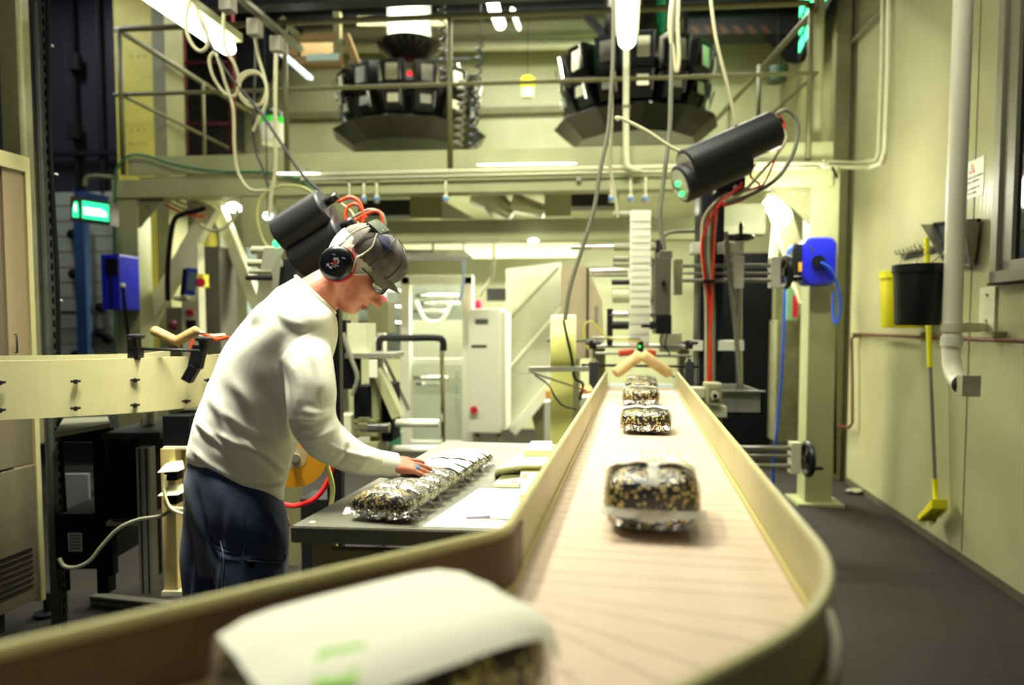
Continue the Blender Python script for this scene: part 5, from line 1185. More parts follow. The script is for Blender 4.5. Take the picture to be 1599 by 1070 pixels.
cable([(300, 530), (299, 545), (299, 560)], 2.85, .007, ORANGE, 'short orange cable beside the bent black clamp')
cable([(306, 524), (330, 525), (352, 524)], 2.95, .009, CABW, 'cream tube behind the worker back')
MB().cyl(Vector((at(232, 660, 3.0).x, 3.0, .93)), Vector((at(232, 660, 3.0).x, 3.0, zc0)), .028).build('support_pillar', STEEL, cc_)
# ---- low dark furniture under it
dc = T('dark_cabinet', 'black steel cabinet under the curved conveyor', 'cabinet', atz(205, 880, 0))
def dbox(n, m, x0, y0, x1, y1, d, t, par, bev=.003):
    a = atd(x0, (y0+y1)/2, d); b = atd(x1, (y0+y1)/2, d); zt = atd((x0+x1)/2, y0, d).z; zb = max(.0, atd((x0+x1)/2, y1, d).z)
    c = (a+b)/2+Vector((FW.x, FW.y, 0))*t/2; c.z = (zt+zb)/2
    return MB().box(c, ((b-a).length, t, zt-zb), X=RT, bev=bev).build(n, m, par)
dbox('cabinet_top', DARK, 158, 676, 250, 686, 2.95, .5, dc); dbox('cabinet_body', BLKMAT, 168, 686, 218, 812, 3.0, .4, dc); dbox('lower_rail', ALU, 165, 816, 225, 822, 3.0, .03, dc); dbox('leg', BLKMAT, 168, 812, 176, 900, 3.05, .04, dc); dbox('leg', BLKMAT, 240, 812, 246, 900, 3.2, .04, dc)
MB().lathe(at(232, 680, 3.05), UZ, [(.07, 0), (.07, .02), (.03, .03), (.03, .08)], 20).build('foot_mount', DARK, dc)
st = T('profile_stand', 'slotted aluminium profile stand with flat foot behind the worker', 'stand', atz(226, 940, 0))
dbox('upright', ALU, 215, 698, 236, 932, 2.85, .05, st, .004); dbox('slot_line', DARK, 219, 700, 221, 930, 2.845, .004, st, 0); dbox('slot_line', DARK, 229, 700, 231, 930, 2.845, .004, st, 0)
a, b = atz(146, 935, .03), atz(266, 948, .03); MB().bar(a, b, .05, .045, bev=.004).build('foot', ALU, st); MB().bar(a-UZ*.0+Vector((0, -.026, .006)), b+Vector((0, -.026, .006)), .002, .006).build('foot_slot', DARK, st)
ss = T('socket_stand', 'cream post stand carrying outlet hoods and cables behind the worker', 'stand', atz(278, 930, 0))
dbox('post', mat('cream_wood_post', '#cdbb7c', .6, var=.15), 253, 700, 275, 924, 2.75, .06, ss); dbox('post', mat('cream_wood_post', '#cdbb7c', .6, var=.15), 276, 700, 292, 924, 2.85, .05, ss)
dbox('foot', CREAM, 252, 924, 320, 932, 2.75, .2, ss); dbox('cross_panel', mat('cream_wood_post', '#cdbb7c', .6, var=.15), 278, 898, 320, 924, 2.8, .03, ss); dbox('cap_plate', CREAM, 254, 698, 300, 703, 2.74, .15, ss); dbox('black_box', BLKMAT, 254, 650, 296, 697, 2.75, .2, ss)
for y_ in (733, 770):
    mb = MB().prism([atd(246, y_+5, 2.66), atd(278, y_+3, 2.66), atd(276, y_-10, 2.7), atd(258, y_-8, 2.7)], Vector((FW.x, FW.y, 0))*.05); mb.build('outlet_hood', CREAM, ss); dbox('outlet', BLKMAT, 256, y_+5, 276, y_+18, 2.7, .05, ss)
def cab2(pts, d, r, m, label): return tag(MB().tube([atd(*p, d) for p in pts], r, 7).build('cable', m), label, 'cable')
cab2([(258, 742), (256, 765), (264, 790), (278, 800), (300, 806), (315, 808)], 2.66, .006, CABW, 'cream cable looping from the upper outlet hood')
cab2([(256, 782), (262, 790), (280, 794), (310, 795)], 2.67, .006, CABW, 'cream cable from the lower outlet hood')
cab2([(92, 872), (100, 884), (118, 886), (140, 876), (160, 852), (185, 826), (215, 812), (250, 806), (275, 796)], 2.7, .008, CABG, 'grey cable sweeping from the strut pole to the socket stand')
dt = T('dark_desk', 'black framed desk with pale top behind the glazed machine', 'desk', atz(130, 900, 0))
mb = MB(); mb.prism([atz(85, 684, .95), atz(172, 668, .95), atz(168, 657, .95), atz(100, 660, .95)], UZ*.02); mb.build('desk_top', mat('worn_desk_top', '#6f6e5c', .4), dt)
dbox('desk_edge', BLKMAT, 85, 668, 172, 690, 3.0, .03, dt); dbox('leg', BLKMAT, 148, 688, 166, 930, 3.05, .06, dt); dbox('drawer_unit', BLKMAT, 86, 802, 150, 890, 3.02, .4, dt); dbox('grey_sheet', mat('dim_grey', '#55565c', .6), 90, 740, 138, 800, 3.3, .02, dt)
lb = dbox('rating_label', mat('dim_label', '#9a9a94', .6), 106, 832, 128, 862, 3.0, .003, dt)
mb = MB(); 
for k in range(5): 
    a_, b_ = atd(109, 837+k*5, 2.998), atd(125, 836+k*5, 2.998); mb.bar(a_, b_, .001, .004)
mb.build('printed_lines', DARK, lb)
# ---- glazed machine at the left edge
pe = atd(72, 936, 3.2); Lg, Ag = pe.dot(CR), pe.dot(CD); zt_ = atd(72, 255, 3.2).z; zb_ = pe.z
gm_ = T('glazed_machine', 'cream framed machine with brownish glazed door at the left photo edge', 'machine', cv(Lg-.4, Ag-.9, 0))
def gbox(n, m, l0, a0_, z0, l1, a1_, z1, par=gm_, bev=.003):
    return MB().box(cv((l0+l1)/2, (a0_+a1_)/2, (z0+z1)/2), (abs(l1-l0), abs(a1_-a0_), z1-z0), X=CR, bev=bev).build(n, m, par)
FR = mat('frame_cream_yellow', '#cfc892', .4, var=.1)
gbox('cabinet_core', mat('dark_inside', '#3a3428', .7, var=.2, scale=3), Lg-.8, Ag-2.0, zb_+.02, Lg-.06, Ag-.03, zt_-.02)
gbox('corner_post', FR, Lg-.05, Ag-.025, zb_, Lg, Ag, zt_); gbox('top_rail', FR, Lg-.05, Ag-2.0, zt_-.07, Lg, Ag, zt_); gbox('inner_post', mat('inner_frame', '#9c8a6a', .5), Lg-.05, Ag-.13, zb_+.6, Lg-.012, Ag-.025, zt_-.07)
gbox('door_pane', mat('brown_pane', '#6f6556', .15, var=.2, scale=2), Lg-.035, Ag-2.0, 1.0, Lg-.025, Ag-.13, zt_-.08)
gbox('warning_panel', mat('pane_band', '#5c554a', .25, var=.3, scale=8), Lg-.024, Ag-2.0, 1.42, Lg-.022, Ag-.2, 1.60)
zmid = atd(72, 722, 3.2).z
lp_ = gbox('lower_panel', mat('lower_panel_grey', '#6d6650', .5, var=.12), Lg-.04, Ag-2.0, zb_+.02, Lg-.005, Ag-.03, zmid); gbox('middle_panel', mat('lower_panel_grey', '#6d6650', .5, var=.12), Lg-.045, Ag-2, zmid+.01, Lg-.01, Ag-.03, 1.0)
for k in range(7): gbox('louvre', DARK, Lg-.006, Ag-1.9, zb_+.09+k*.028, Lg, Ag-.06, zb_+.098+k*.028, lp_, 0)
gbox('base_plinth', DARK, Lg-.78, Ag-1.95, 0, Lg-.1, Ag-.12, zb_)
MB().tube([cv(Lg+.01, Ag-.12, 1.35), cv(Lg+.02, Ag-.12, 1.35), cv(Lg+.02, Ag-.12, 1.27), cv(Lg+.01, Ag-.12, 1.27)], .004, 6, False).build('door_handle', DARK, gm_)
MB().lathe(atz(75, 960, 0), UZ, [(.06, 0), (.06, .015), (.018, .02), (.018, zb_)], 16).build('levelling_foot', DARK, gm_)
sp_ = T('strut_pole', 'tall perforated steel strut pole at the left with a black cable', 'pole', Vector((atd(84, 700, 3.05).x, atd(84, 700, 3.05).y, 0)))
b0 = sp_.location.copy()
GS = mat('galvanised_dull', '#63685f', .45, metal=.4, var=.3)
MB().box(b0+UZ*2.6, (.012, .045, 5.2), X=RT).build('web', GS, sp_); MB().box(b0+UZ*2.6+RT*.022, (.03, .008, 5.2), X=RT).build('flange', GS, sp_); MB().box(b0+UZ*2.6-RT*.022, (.03, .008, 5.2), X=RT).build('flange', GS, sp_)
mb = MB(); F2 = Vector((FW.x, FW.y, 0))
for k in range(100): mb.box(b0+UZ*(.1+k*.05)+RT*.024-F2*.005, (.008, .002, .028), X=RT)
mb.build('slots', BLKMAT, sp_)
mb = MB()
for k in range(7): mb.cyl(b0+UZ*(.4+k*.55)+RT*.035, b0+UZ*(.4+k*.55)+RT*.06, .006, seg=6)
mb.build('bolts', STEEL, sp_)
tag(MB().tube([b0+UZ*z_+RT*(.045+.006*math.sin(z_*5))-F2*.01 for z_ in [k*.35+.2 for k in range(15)]], .009, 7).build('cable', BLKMAT), 'black cable running down beside the strut pole', 'cable')
# dark olive posts at top left
tag(dbox('steel_post', OLIVED, 8, -60, 36, 700, 4.4, .12, None), 'olive steel post rising behind the glazed machine', 'post')
tag(MB().cyl(Vector((at(28, 0, 4.2).x, 4.2, 0)), Vector((at(28, 0, 4.2).x, 4.2, 5.2)), .018, seg=8).build('conduit', OLIVE), 'thin conduit beside the olive post at upper left', 'pipe')
# ---- partition wall fittings
YP = 6.38
dr = T('door_1', 'pale sectional door panel at left below the dark rail', 'door', (at(140, 600, YP).x, YP, 0)); dr['kind'] = 'structure'
MB().px(60, 300, 180, 690, YP-.04, .04).build('door_leaf', mat('pale_door', '#aab0a0', .5, var=.1), dr)
mb = MB()
for y_ in range(320, 690, 24): mb.px(60, y_, 180, y_+1.2, YP-.045, .005)
mb.build('panel_joints', OLIVED, dr)
tag(MB().px(118, 340, 134, 570, YP-.2, .08).build('blue_post', mat('dull_blue_steel', '#2b4b78', .5)), 'dull blue steel post in front of the pale door', 'post')
tag(MB().px(40, 236, 190, 242, YP-.1, .06).build('dark_rail', DARK), 'dark horizontal rail on the left partition', 'rail')
for i, px in enumerate((112, 150)):
    tag(MB().px(px, -80, px+5, 300, YP-.06, .05).build('conduit', DARK), ['dark vertical conduit left on the partition', 'dark vertical conduit right on the partition'][i], 'pipe')
for i, (y0, lab) in enumerate(((82, 'upper small switch box on the dark conduit'), (190, 'lower small switch box on the dark conduit'))): tag(MB().px(104, y0, 120, y0+26, YP-.12, .08).build('switch_box', DARK), lab, 'switch')
tag(MB().bar(at(118, 300, YP-.03), at(170, 312, YP-.03), .06, .05).build('blue_channel', mat('dull_blue_steel', '#2b4b78', .5)), 'blue-grey channel above the green exit sign', 'channel')
tag(MB().tube([at(132, 290, YP-.3), at(136, 278, YP-.3), at(150, 275, YP-.3), at(176, 277, YP-.3)], .02, 8).build('conduit', OLIVED), 'bent grey conduit above the exit sign', 'pipe')
for i, (x_, y_) in enumerate(((113, 366), (115, 428), (157, 480), (156, 520), (168, 528), (118, 555), (135, 555))): tag(MB().ell(at(x_, y_, YP-.09), (.05, .05, .05), 10, 6).build('door_fitting', BLKMAT), 'small black roller fitting on the pale sectional door', 'fitting', 'black fittings on the pale door')
tag(MB().px(70, 486, 118, 490, YP-.15, .03).build('door_bar', DARK), 'short dark bar across the pale door', 'bar')
ex = T('exit_sign', 'glowing green exit sign with running figure at left', 'sign', at(140, 348, 5.2))
q = [at(110, 306, 5.3), at(172, 316, 5.0), at(172, 352, 5.0), at(110, 344, 5.3)]
MB().prism(q, (0, .1, 0)).build('case', mat('grey_brown_case', '#5d584c', .5), ex)
def exq(u, v, o=-.006): a = q[0].lerp(q[1], u); b = q[3].lerp(q[2], u); return a.lerp(b, v)+Vector((0, o, 0))
EG = mat('exit_green', '#18d878', .4, emit=1.3, ecol='#30ff9c'); EW = mat('exit_white', '#d8ffec', .4, emit=2.4, ecol='#d8fff0')
mb = MB(); mb.prism([exq(.32, .12), exq(.97, .12), exq(.97, .85), exq(.32, .85)], (0, .004, 0)); mb.build('long_panel', EG, ex)
mb = MB(); mb.prism([exq(.07, .85), exq(.22, .85), exq(.22, .5), exq(.19, .2), exq(.12, .2), exq(.07, .5)], (0, .004, 0)); mb.build('figure_panel', EG, ex)
mb = MB(); mb.prism([exq(.36, .38, -.009), exq(.8, .36, -.009), exq(.93, .5, -.009), exq(.93, .66, -.009), exq(.38, .68, -.009)], (0, .002, 0)); mb.prism([exq(.12, .62, -.009), exq(.17, .62, -.009), exq(.17, .3, -.009), exq(.12, .3, -.009)], (0, .002, 0)); mb.build('white_arrow', EW, ex)
hb = T('hose_reel', 'narrow blue hose reel seen edge-on at the left mezzanine post', 'hose reel', at(172, 486, 5.1))
MB().px(158, 397, 187, 484, 5.1, .25, .012).build('shell', BLUE, hb); MB().px(164, 404, 182, 428, 5.08, .03).build('guide_slot', BLKMAT, hb); MB().px(170, 425, 175, 480, 5.09, .02).build('front_groove', mat('dark_blue', '#0f1460', .4), hb)
MB().ell(at(192, 446, 5.1), (.02, .02, .02), 10, 6).build('hose_stopper', WHITE, hb)
cable([(192, 448), (195, 480), (200, 520), (203, 560)], 5.1, .012, BLKMAT, 'black hose hanging from the edge-on hose reel')
# ---- control pendant with blue terminal
cp = T('control_post', 'cream control post with blue-framed terminal and red stop button at left', 'control post', (at(300, 600, 5.3).x, 5.3, 0))
MB().px(285, 380, 312, 690, 5.3, .1).build('post', CREAM, cp)
tmn = MB().hexa([at(289, 460, 5.0), at(304, 462, 5.0), at(304, 462, 5.08), at(289, 460, 5.08), at(292, 418, 5.0), at(309, 420, 5.0), at(309, 420, 5.08), at(292, 418, 5.08)]).build('terminal_frame', mat('terminal_blue', '#2438a0', .4), cp)
MB().hexa([at(281, 461, 5.1), at(289, 460, 5.1), at(289, 460, 5.2), at(281, 461, 5.2), at(285, 420, 5.1), at(292, 419, 5.1), at(292, 419, 5.2), at(285, 420, 5.2)]).build('terminal_back', BLKMAT, cp)
MB().prism([at(291.5, 453, 4.99), at(302.5, 455, 4.99), at(306, 426, 4.99), at(295, 424, 4.99)], (0, .004, 0)).build('screen', mat('lcd', '#5d6a68', .2), tmn)
MB().px(306, 428, 318, 448, 5.2, .08).build('stop_box', YEL, cp); MB().cyl(at(313, 441, 5.2), at(313, 441, 5.12), .035).build('stop_button', RED, cp)
MB().ell(at(270, 508, 5.35), (.04, .03, .04)).build('selector_knob', mat('dark_red', '#7a1030', .4), cp); MB().px(290, 484, 300, 492, 5.28, .03).build('red_switch', RED, cp); MB().px(290, 500, 304, 512, 5.28, .03).build('key_switch', BLACK, cp)
MB().ell(at(283, 466, 5.2), (.07, .03, .025)).build('pendant_cuff', CREAM, cp)
tag(MB().px(312, 385, 345, 690, 5.6, .3).build('duct_column', mat('brown_grey', '#5a584a', .6, var=.2)), 'brown-grey square duct rising behind the control post', 'duct')
tag(MB().px(262, 480, 287, 690, 5.5, .2).build('switch_cabinet', mat('brown_grey2', '#6f6a50', .6, var=.2)), 'olive-brown cabinet left of the control post', 'cabinet')
cable([(262, 470), (262, 420), (270, 350), (285, 335), (305, 330), (320, 325)], 5.2, .02, BLKMAT, 'thick black cable bundle arching under the left beam')
for i, (a, b, m) in enumerate((((258, 312), (318, 330), CABW), ((256, 318), (320, 338), ORANGE), ((262, 308), (330, 322), CABW))): cable([a, ((a[0]+b[0])/2, (a[1]+b[1])/2+6), b], 5.5, .01, m, ['upper cream wire in the left bay under the beam', 'orange wire in the left bay under the beam', 'lower cream wire in the left bay near the work lamp'][i])
cable([(312, 350), (330, 360), (350, 356), (365, 340), (372, 326)], 5.2, .014, CABW, 'cream cable looping under the left work lamp')
tag(MB().px(345, 340, 362, 560, 7.5, .05).build('pale_screen', mat('pale_panel', '#e4ead8', .4)), 'tall narrow pale panel between the left braces', 'panel')
tag(MB().px(386, 384, 400, 560, 7.6, .05).build('pale_screen', mat('pale_blue_panel', '#bccfc8', .4)), 'narrow bluish panel behind the second label unwinder', 'panel')
# ================================================================== THE WORKER
from mathutils.bvhtree import BVHTree
SK = bpy.data.materials.new('skin'); SK.use_nodes = True
def _skin():
    m = SK; b = m.node_tree.nodes['Principled BSDF']; b.inputs['Roughness'].default_value = .45
    tc = N(m, 'TexCoord'); n = N(m, 'TexNoise'); n.inputs['Scale'].default_value = 16; n.inputs['Detail'].default_value = 5; L(m, tc.outputs['Object'], n.inputs['Vector'])
    r = N(m, 'ValToRGB'); r.color_ramp.elements[0].position = .3; r.color_ramp.elements[1].position = .7; r.color_ramp.elements[0].color = lin('#b4614a'); r.color_ramp.elements[1].color = lin('#dc9a7c')
    L(m, n.outputs['Fac'], r.inputs['Fac']); L(m, r.outputs['Color'], b.inputs['Base Color'])
    b.inputs['Subsurface Weight'].default_value = .12; b.inputs['Subsurface Radius'].default_value = (.02, .008, .004); b.inputs['Subsurface Scale'].default_value = .4
    n2 = N(m, 'TexNoise'); n2.inputs['Scale'].default_value = 140; L(m, tc.outputs['Object'], n2.inputs['Vector'])
    bp = N(m, 'Bump'); bp.inputs['Strength'].default_value = .25; bp.inputs['Distance'].default_value = .002; L(m, n2.outputs['Fac'], bp.inputs['Height']); L(m, bp.outputs['Normal'], b.inputs['Normal'])
_skin()
D0 = 2.05
AW = Vector((FW.x, FW.y, 0)).normalized()       # horizontally away from the camera
def oring(bk, fr, hw, wc=0.0, n=40, e=.85):
    P = []
    for i in range(n):
        a = 2*PI*i/n; c, s_ = math.cos(a), math.sin(a)
        u = .5+.5*math.copysign(abs(c)**e, c); w_ = wc+hw*math.copysign(abs(s_)**e, s_)
        x, y = bk[0]+(fr[0]-bk[0])*u, bk[1]+(fr[1]-bk[1])*u
        P.append(atd(x, y, D0+w_))
    return P
def lerp_secs(secs, k=4):
    out = []
    for i in range(len(secs)-1):
        a, b = secs[i], secs[i+1]
        pa = secs[i-1] if i else a; pb = secs[i+2] if i+2 < len(secs) else b
        for j in range(k):
            t = j/k; f = lambda p0, p1, p2, p3: .5*((2*p1)+(p2-p0)*t+(2*p0-5*p1+4*p2-p3)*t*t+(3*p1-p0-3*p2+p3)*t**3)
            out.append(tuple(f(*v) for v in zip(pa, a, b, pb)))
    out.append(tuple(secs[-1])); return out
def loft_secs(mb, secs, k=4, grow=0):
    rs = []
    for (bx_, by_, fx_, fy_, hw, wc) in lerp_secs(secs, k):
        if grow:
            dx, dy = fx_-bx_, fy_-by_; l_ = math.hypot(dx, dy) or 1; g = grow/D0*FPX
            bx_ -= dx/l_*g; by_ -= dy/l_*g; fx_ += dx/l_*g; fy_ += dy/l_*g; hw += grow
        rs.append([mb.bm.verts.new(p) for p in oring((bx_, by_), (fx_, fy_), max(hw, .01), wc)])
    mb.skin(rs); return mb
def limb(mb, pts, seg=24, res=6):
    """pts: (px, py, depth, radius)"""
    P = [atd(p[0], p[1], p[2]) for p in pts]; R_ = [Vector((p[3], 0, 0)) for p in pts]
    Pc = catmull(P, res=res); Rc = catmull(R_, res=res)
    return limbw(mb, Pc, [r.x for r in Rc], seg)
def limbw(mb, Pc, R_, seg=24):
    d0 = (Pc[1]-Pc[0]).normalized(); d1 = (Pc[-1]-Pc[-2]).normalized()
    # round ends
    A = [Pc[0]-d0*R_[0]*k for k in (.95, .7, .35)]; B = [Pc[-1]+d1*R_[-1]*k for k in (.35, .7, .95)]
    ra = [R_[0]*k for k in (.3, .72, .94)]; rb = [R_[-1]*k for k in (.94, .72, .3)]
    mb.tube(A+list(Pc)+B, ra+list(R_)+rb, seg, False); return mb
def voxel(mb, size, smooth=2):
    me = bpy.data.meshes.new('tmp'); bmesh.ops.recalc_face_normals(mb.bm, faces=mb.bm.faces); mb.bm.to_mesh(me); mb.bm.free()
    o = bpy.data.objects.new('tmp', me); COL.objects.link(o)
    m = o.modifiers.new('r', 'REMESH'); m.mode = 'VOXEL'; m.voxel_size = size; m.use_smooth_shade = True
    if smooth: s_ = o.modifiers.new('s', 'SMOOTH'); s_.factor = .5; s_.iterations = smooth
    dg = bpy.context.evaluated_depsgraph_get(); r = bpy.data.meshes.new_from_object(o.evaluated_get(dg)); bpy.data.objects.remove(o); return r
def link_mesh(me, name, m, parent):
    me.name = name; me.transform(wm(parent).inverted()); me.materials.clear(); me.materials.append(m)
    o = bpy.data.objects.new(name, me); COL.objects.link(o); o.parent = parent
    for p in me.polygons: p.use_smooth = True
    return o
def displace(me, folds, extra=None):
    """soft cloth folds laid along curves"""
    n = len(me.vertices); co = np.empty(n*3); me.vertices.foreach_get('co', co); co = co.reshape(-1, 3)
    nr = np.empty(n*3); me.vertices.foreach_get('normal', nr); nr = nr.reshape(-1, 3)
    v = co-np.array(CAM); d = v@np.array(FW); px = 799.5+FPX*(v@np.array(RT))/d; py = 562-FPX*(v@np.array(UP))/d
    facing = np.clip(-(nr*v).sum(1)/np.linalg.norm(v, axis=1)*2, 0, 1)
    disp = np.zeros(n)
    for pts, amp, sg in folds:
        P = [Vector((a, b, 0)) for a, b in pts]; P = catmull(P, res=5) if len(P) > 2 else P
        best = np.full(n, 1e9); sgn = np.zeros(n); tt = np.zeros(n)
        for i in range(len(P)-1):
            ax, ay, bx_, by_ = P[i].x, P[i].y, P[i+1].x, P[i+1].y; L2 = (bx_-ax)**2+(by_-ay)**2+1e-9
            t = np.clip(((px-ax)*(bx_-ax)+(py-ay)*(by_-ay))/L2, 0, 1); ex = px-(ax+(bx_-ax)*t); ey = py-(ay+(by_-ay)*t)
            ds = np.hypot(ex, ey); c = ((bx_-ax)*ey-(by_-ay)*ex)/math.sqrt(L2); m = ds < best
            best[m] = ds[m]; sgn[m] = c[m]; tt[m] = (i+t[m])/(len(P)-1)
        fade = np.clip(np.sin(np.clip(tt, 0.02, .98)*PI)*1.6, 0, 1)
        disp += fade*(amp*np.exp(-(best/sg)**2)-.55*amp*np.exp(-((sgn-sg*1.7)/sg)**2)*(best < sg*4))
    disp *= facing
    if extra is not None: disp += extra(co, px, py)
    co += nr*disp[:, None]; me.vertices.foreach_set('co', co.ravel()); me.update()
feet = atd(360, 600, D0); feet.z = 0
man = T('person', 'worker in white long-sleeved shirt, blue trousers, cap and ear defenders leaning over the packs', 'person', feet)
# ---- section tables: back px, back py, front px, front py, half depth, centre depth offset
TORSO = [(290, 722, 443, 789, .150, .0), (291, 700, 445, 768, .152, .0), (298, 672, 452, 735, .158, .0), (311, 634, 466, 693, .165, .0), (331, 584, 488, 645, .175, .0), (351, 541, 508, 592, .185, .0),
         (378, 502, 524, 548, .19, .0), (406, 473, 528, 515, .185, .0), (432, 450, 527, 496, .15, .0), (449, 440, 525, 492, .115, .01), (461, 432, 523, 489, .084, .01)]
ARM_R = [(458, 508, 2.0, .060), (476, 550, 1.915, .072), (486, 600, 1.87, .068), (487, 640, 1.86, .065), (495, 670, 1.86, .063), (520, 695, 1.875, .056), (555, 715, 1.89, .047), (585, 723, 1.91, .039), (604, 726, 1.93, .035)]
ARM_L = [(468, 520, 2.17, .062), (470, 560, 2.22, .062), (462, 620, 2.25, .056), (440, 680, 2.26, .05), (428, 730, 2.22, .044), (418, 760, 2.2, .038)]
# ---- head outline rows: t, back, front, half width, nose
HS = D0/FPX
HP = atd(566, 421, D0+.02); HF = (RT*.735-UZ*.678).normalized(); HU = (RT*.678+UZ*.735).normalized()
HEAD = [(-69, 10, 24, 10, 0), (-66, 2, 31, 20, 0), (-61, -6, 37, 27, 0), (-55, -14, 39.5, 31, 0), (-50, -22, 38.5, 34, 0), (-46.5, -28, 41, 35, 0), (-43.5, -33, 43.5, 36, 0), (-41, -36, 41.5, 37, 0), (-38.5, -39, 44.5, 38, 0),
        (-35, -43, 43.5, 39, 0), (-31, -48, 43, 40, 1), (-28.5, -50, 43, 41, 13), (-25, -52, 43, 42, 18.5), (-20, -54, 43, 42.5, 17), (-14, -56, 42.5, 43, 11), (-7, -58, 41.5, 43, 7.5), (-1, -60, 41, 43, 4.5), (4, -61, 43, 43, 2), (9, -62, 46, 43, 0),
        (16, -62, 47.5, 43, 0), (28, -61, 47, 42, 0), (40, -57, 42, 39, 0), (50, -48, 33, 32, 0), (57, -34, 20, 22, 0), (60, -16, 4, 8, 0)]
def head_pt(t, bk, fr, hw, nose, a, grow=0.0):
    c, s_ = math.cos(a), math.sin(a); mid = (bk+fr)/2; hl = (fr-bk)/2+grow; hw = hw+grow
    e = .9; f = mid+hl*math.copysign(abs(c)**e, c); y = hw*math.copysign(abs(s_)**e, s_)
    if c > 0:
        f -= 6.5*abs(math.sin(a))**1.5*(1 if t < 10 else .3)*(1-min(1, max(0, (-45-t)/20)))*.8
        if nose: f += 1.05*nose*math.exp(-(y/(5.2+4.2*max(0, min(1, (-t-10)/14))))**2)
        if -12 < t < 5: f -= 4.0*math.exp(-((abs(y)-17)/8)**2)*math.exp(-((t+3)/6)**2)          # eye sockets
        if -30 < t < -17: f += 5.0*math.exp(-((abs(y)-9)/3.2)**2)*math.exp(-((t+23.5)/3.5)**2)
        if -28 < t < -8: f += 2.0*math.exp(-((abs(y)-24)/8)**2)*math.exp(-((t+18)/8)**2)         # cheeks
        if -46 < t < -37: f -= 3.2*min(1, (abs(y)/14)**2)*(abs(y) < 24)                         # mouth corners
    return HP+HF*(f*HS)+HU*(t*HS)+AW*(y*HS)
def head_rows(step=2.0):
    t = HEAD[0][0]; out = []
    while t <= HEAD[-1][0]:
        for a, b in zip(HEAD, HEAD[1:]):
            if a[0] <= t <= b[0]:
                k = (t-a[0])/(b[0]-a[0]); out.append(tuple(a[i]+(b[i]-a[i])*k for i in range(5))); break
        t += step
    out.append(HEAD[-1]); return out
def head_grid(mb, grow=0.0, seg=112):
    rs = [[mb.bm.verts.new(head_pt(*r, 2*PI*i/seg, grow)) for i in range(seg)] for r in head_rows(1.5)]
    mb.skin(rs); return mb
mb = MB(); head_grid(mb)
limb(mb, [(536, 436, D0+.01, .055), (515, 449, D0+.01, .062), (492, 466, D0, .070), (465, 486, D0, .085)], 28)
loft_secs(mb, TORSO, 3, grow=-.022)
limb(mb, [(p[0], p[1], p[2], max(.026, p[3]-.018)) for p in ARM_R], 20)
limb(mb, [(p[0], p[1], p[2], max(.026, p[3]-.016)) for p in ARM_L], 20)
LEG_R = [(378, 830, 2.0, .085), (390, 880, 1.975, .085), (394, 960, 1.96, .070), (392, 1060, 1.99, .056), (388, 1150, 2.02, .046), (386, 1215, 2.03, .040)]
LEG_L = [(345, 795, 2.13, .095), (338, 870, 2.14, .088), (330, 960, 2.13, .068), (318, 1050, 2.14, .056), (306, 1130, 2.16, .046), (300, 1195, 2.17, .040)]
for Lg_ in (LEG_R, LEG_L): limb(mb, [(p[0], p[1], p[2], p[3]-.012) for p in Lg_], 20)
# hands
def hand(mb, wrist, tip_dir, back_n, thumb_side, curl=.25, scale=1.0):
    h = tip_dir.normalized(); nb = (back_n-h*back_n.dot(h)).normalized(); l = thumb_side*h.cross(nb).normalized()
    S_ = scale; K_ = wrist+h*.092*S_
    limbw(mb, [wrist-h*.02, wrist+h*.02*S_], [.027*S_, .027*S_], 20)
    # palm as a flattened fan of five rays
    for k in (-1, -.5, 0, .5, 1):
        limbw(mb, [wrist+l*k*.010*S_, wrist+h*.045*S_+l*k*.028*S_, K_+l*k*.033*S_-h*abs(k)*.008], [.014*S_, .0145*S_, .0115*S_], 14)
    fing = []
    for i, (k, ln_, r) in enumerate(((1.0, .070, .0088), (.36, .079, .0090), (-.32, .073, .0086), (-1.0, .056, .0076))):
        p = K_+l*k*.034*S_-h*abs(k)*.008; d = (h+l*k*.20).normalized(); P = [p]; a = .1+.05*i
        for seg_, fr_ in enumerate((.46, .30, .24)):
            dd = (d*math.cos(a)-nb*math.sin(a)); P.append(P[-1]+dd*ln_*fr_*S_); a += curl
        limbw(mb, P, [r*1.08*S_, r*1.02*S_, r*.95*S_, r*.78*S_], 14); fing.append(P)
    b = wrist+h*.034*S_+l*.022*S_
    T_ = [b, b+h*.026*S_+l*.022*S_-nb*.004, b+h*.050*S_+l*.036*S_-nb*.007, b+h*.070*S_+l*.042*S_-nb*.009]
    limbw(mb, T_, [.0145*S_, .0125*S_, .0105*S_, .008*S_], 14); return fing, h, nb, l
wr = atd(599, 725, 1.92); tipp = atd(670, 729, 1.99)
hd = (tipp-wr).normalized()
fing, hh_, hn_, hl_ = hand(mb, wr, hd, (UZ*1-AW*.35), -1, .09, .93)
if (fing[0][0]-fing[3][0]).dot(AW) < 0: pass
wl = atd(414, 772, 2.2); hand(mb, wl, (-UZ+RT*.12), AW, 1, .35)
body = link_mesh(voxel(mb, .0034, 1), 'body', SK, man)
# finger ring (blue plaster on the ring finger)
P = fing[2]; d_ = (P[1]-P[0]).normalized(); c = P[0].lerp(P[1], .45)
MB().lathe(c-d_*.007, d_, [(.0104, 0), (.0112, .002), (.0112, .012), (.0104, .014)], 24).build('blue_plaster', mat('blue_plaster', '#5d8fc4', .5), man)
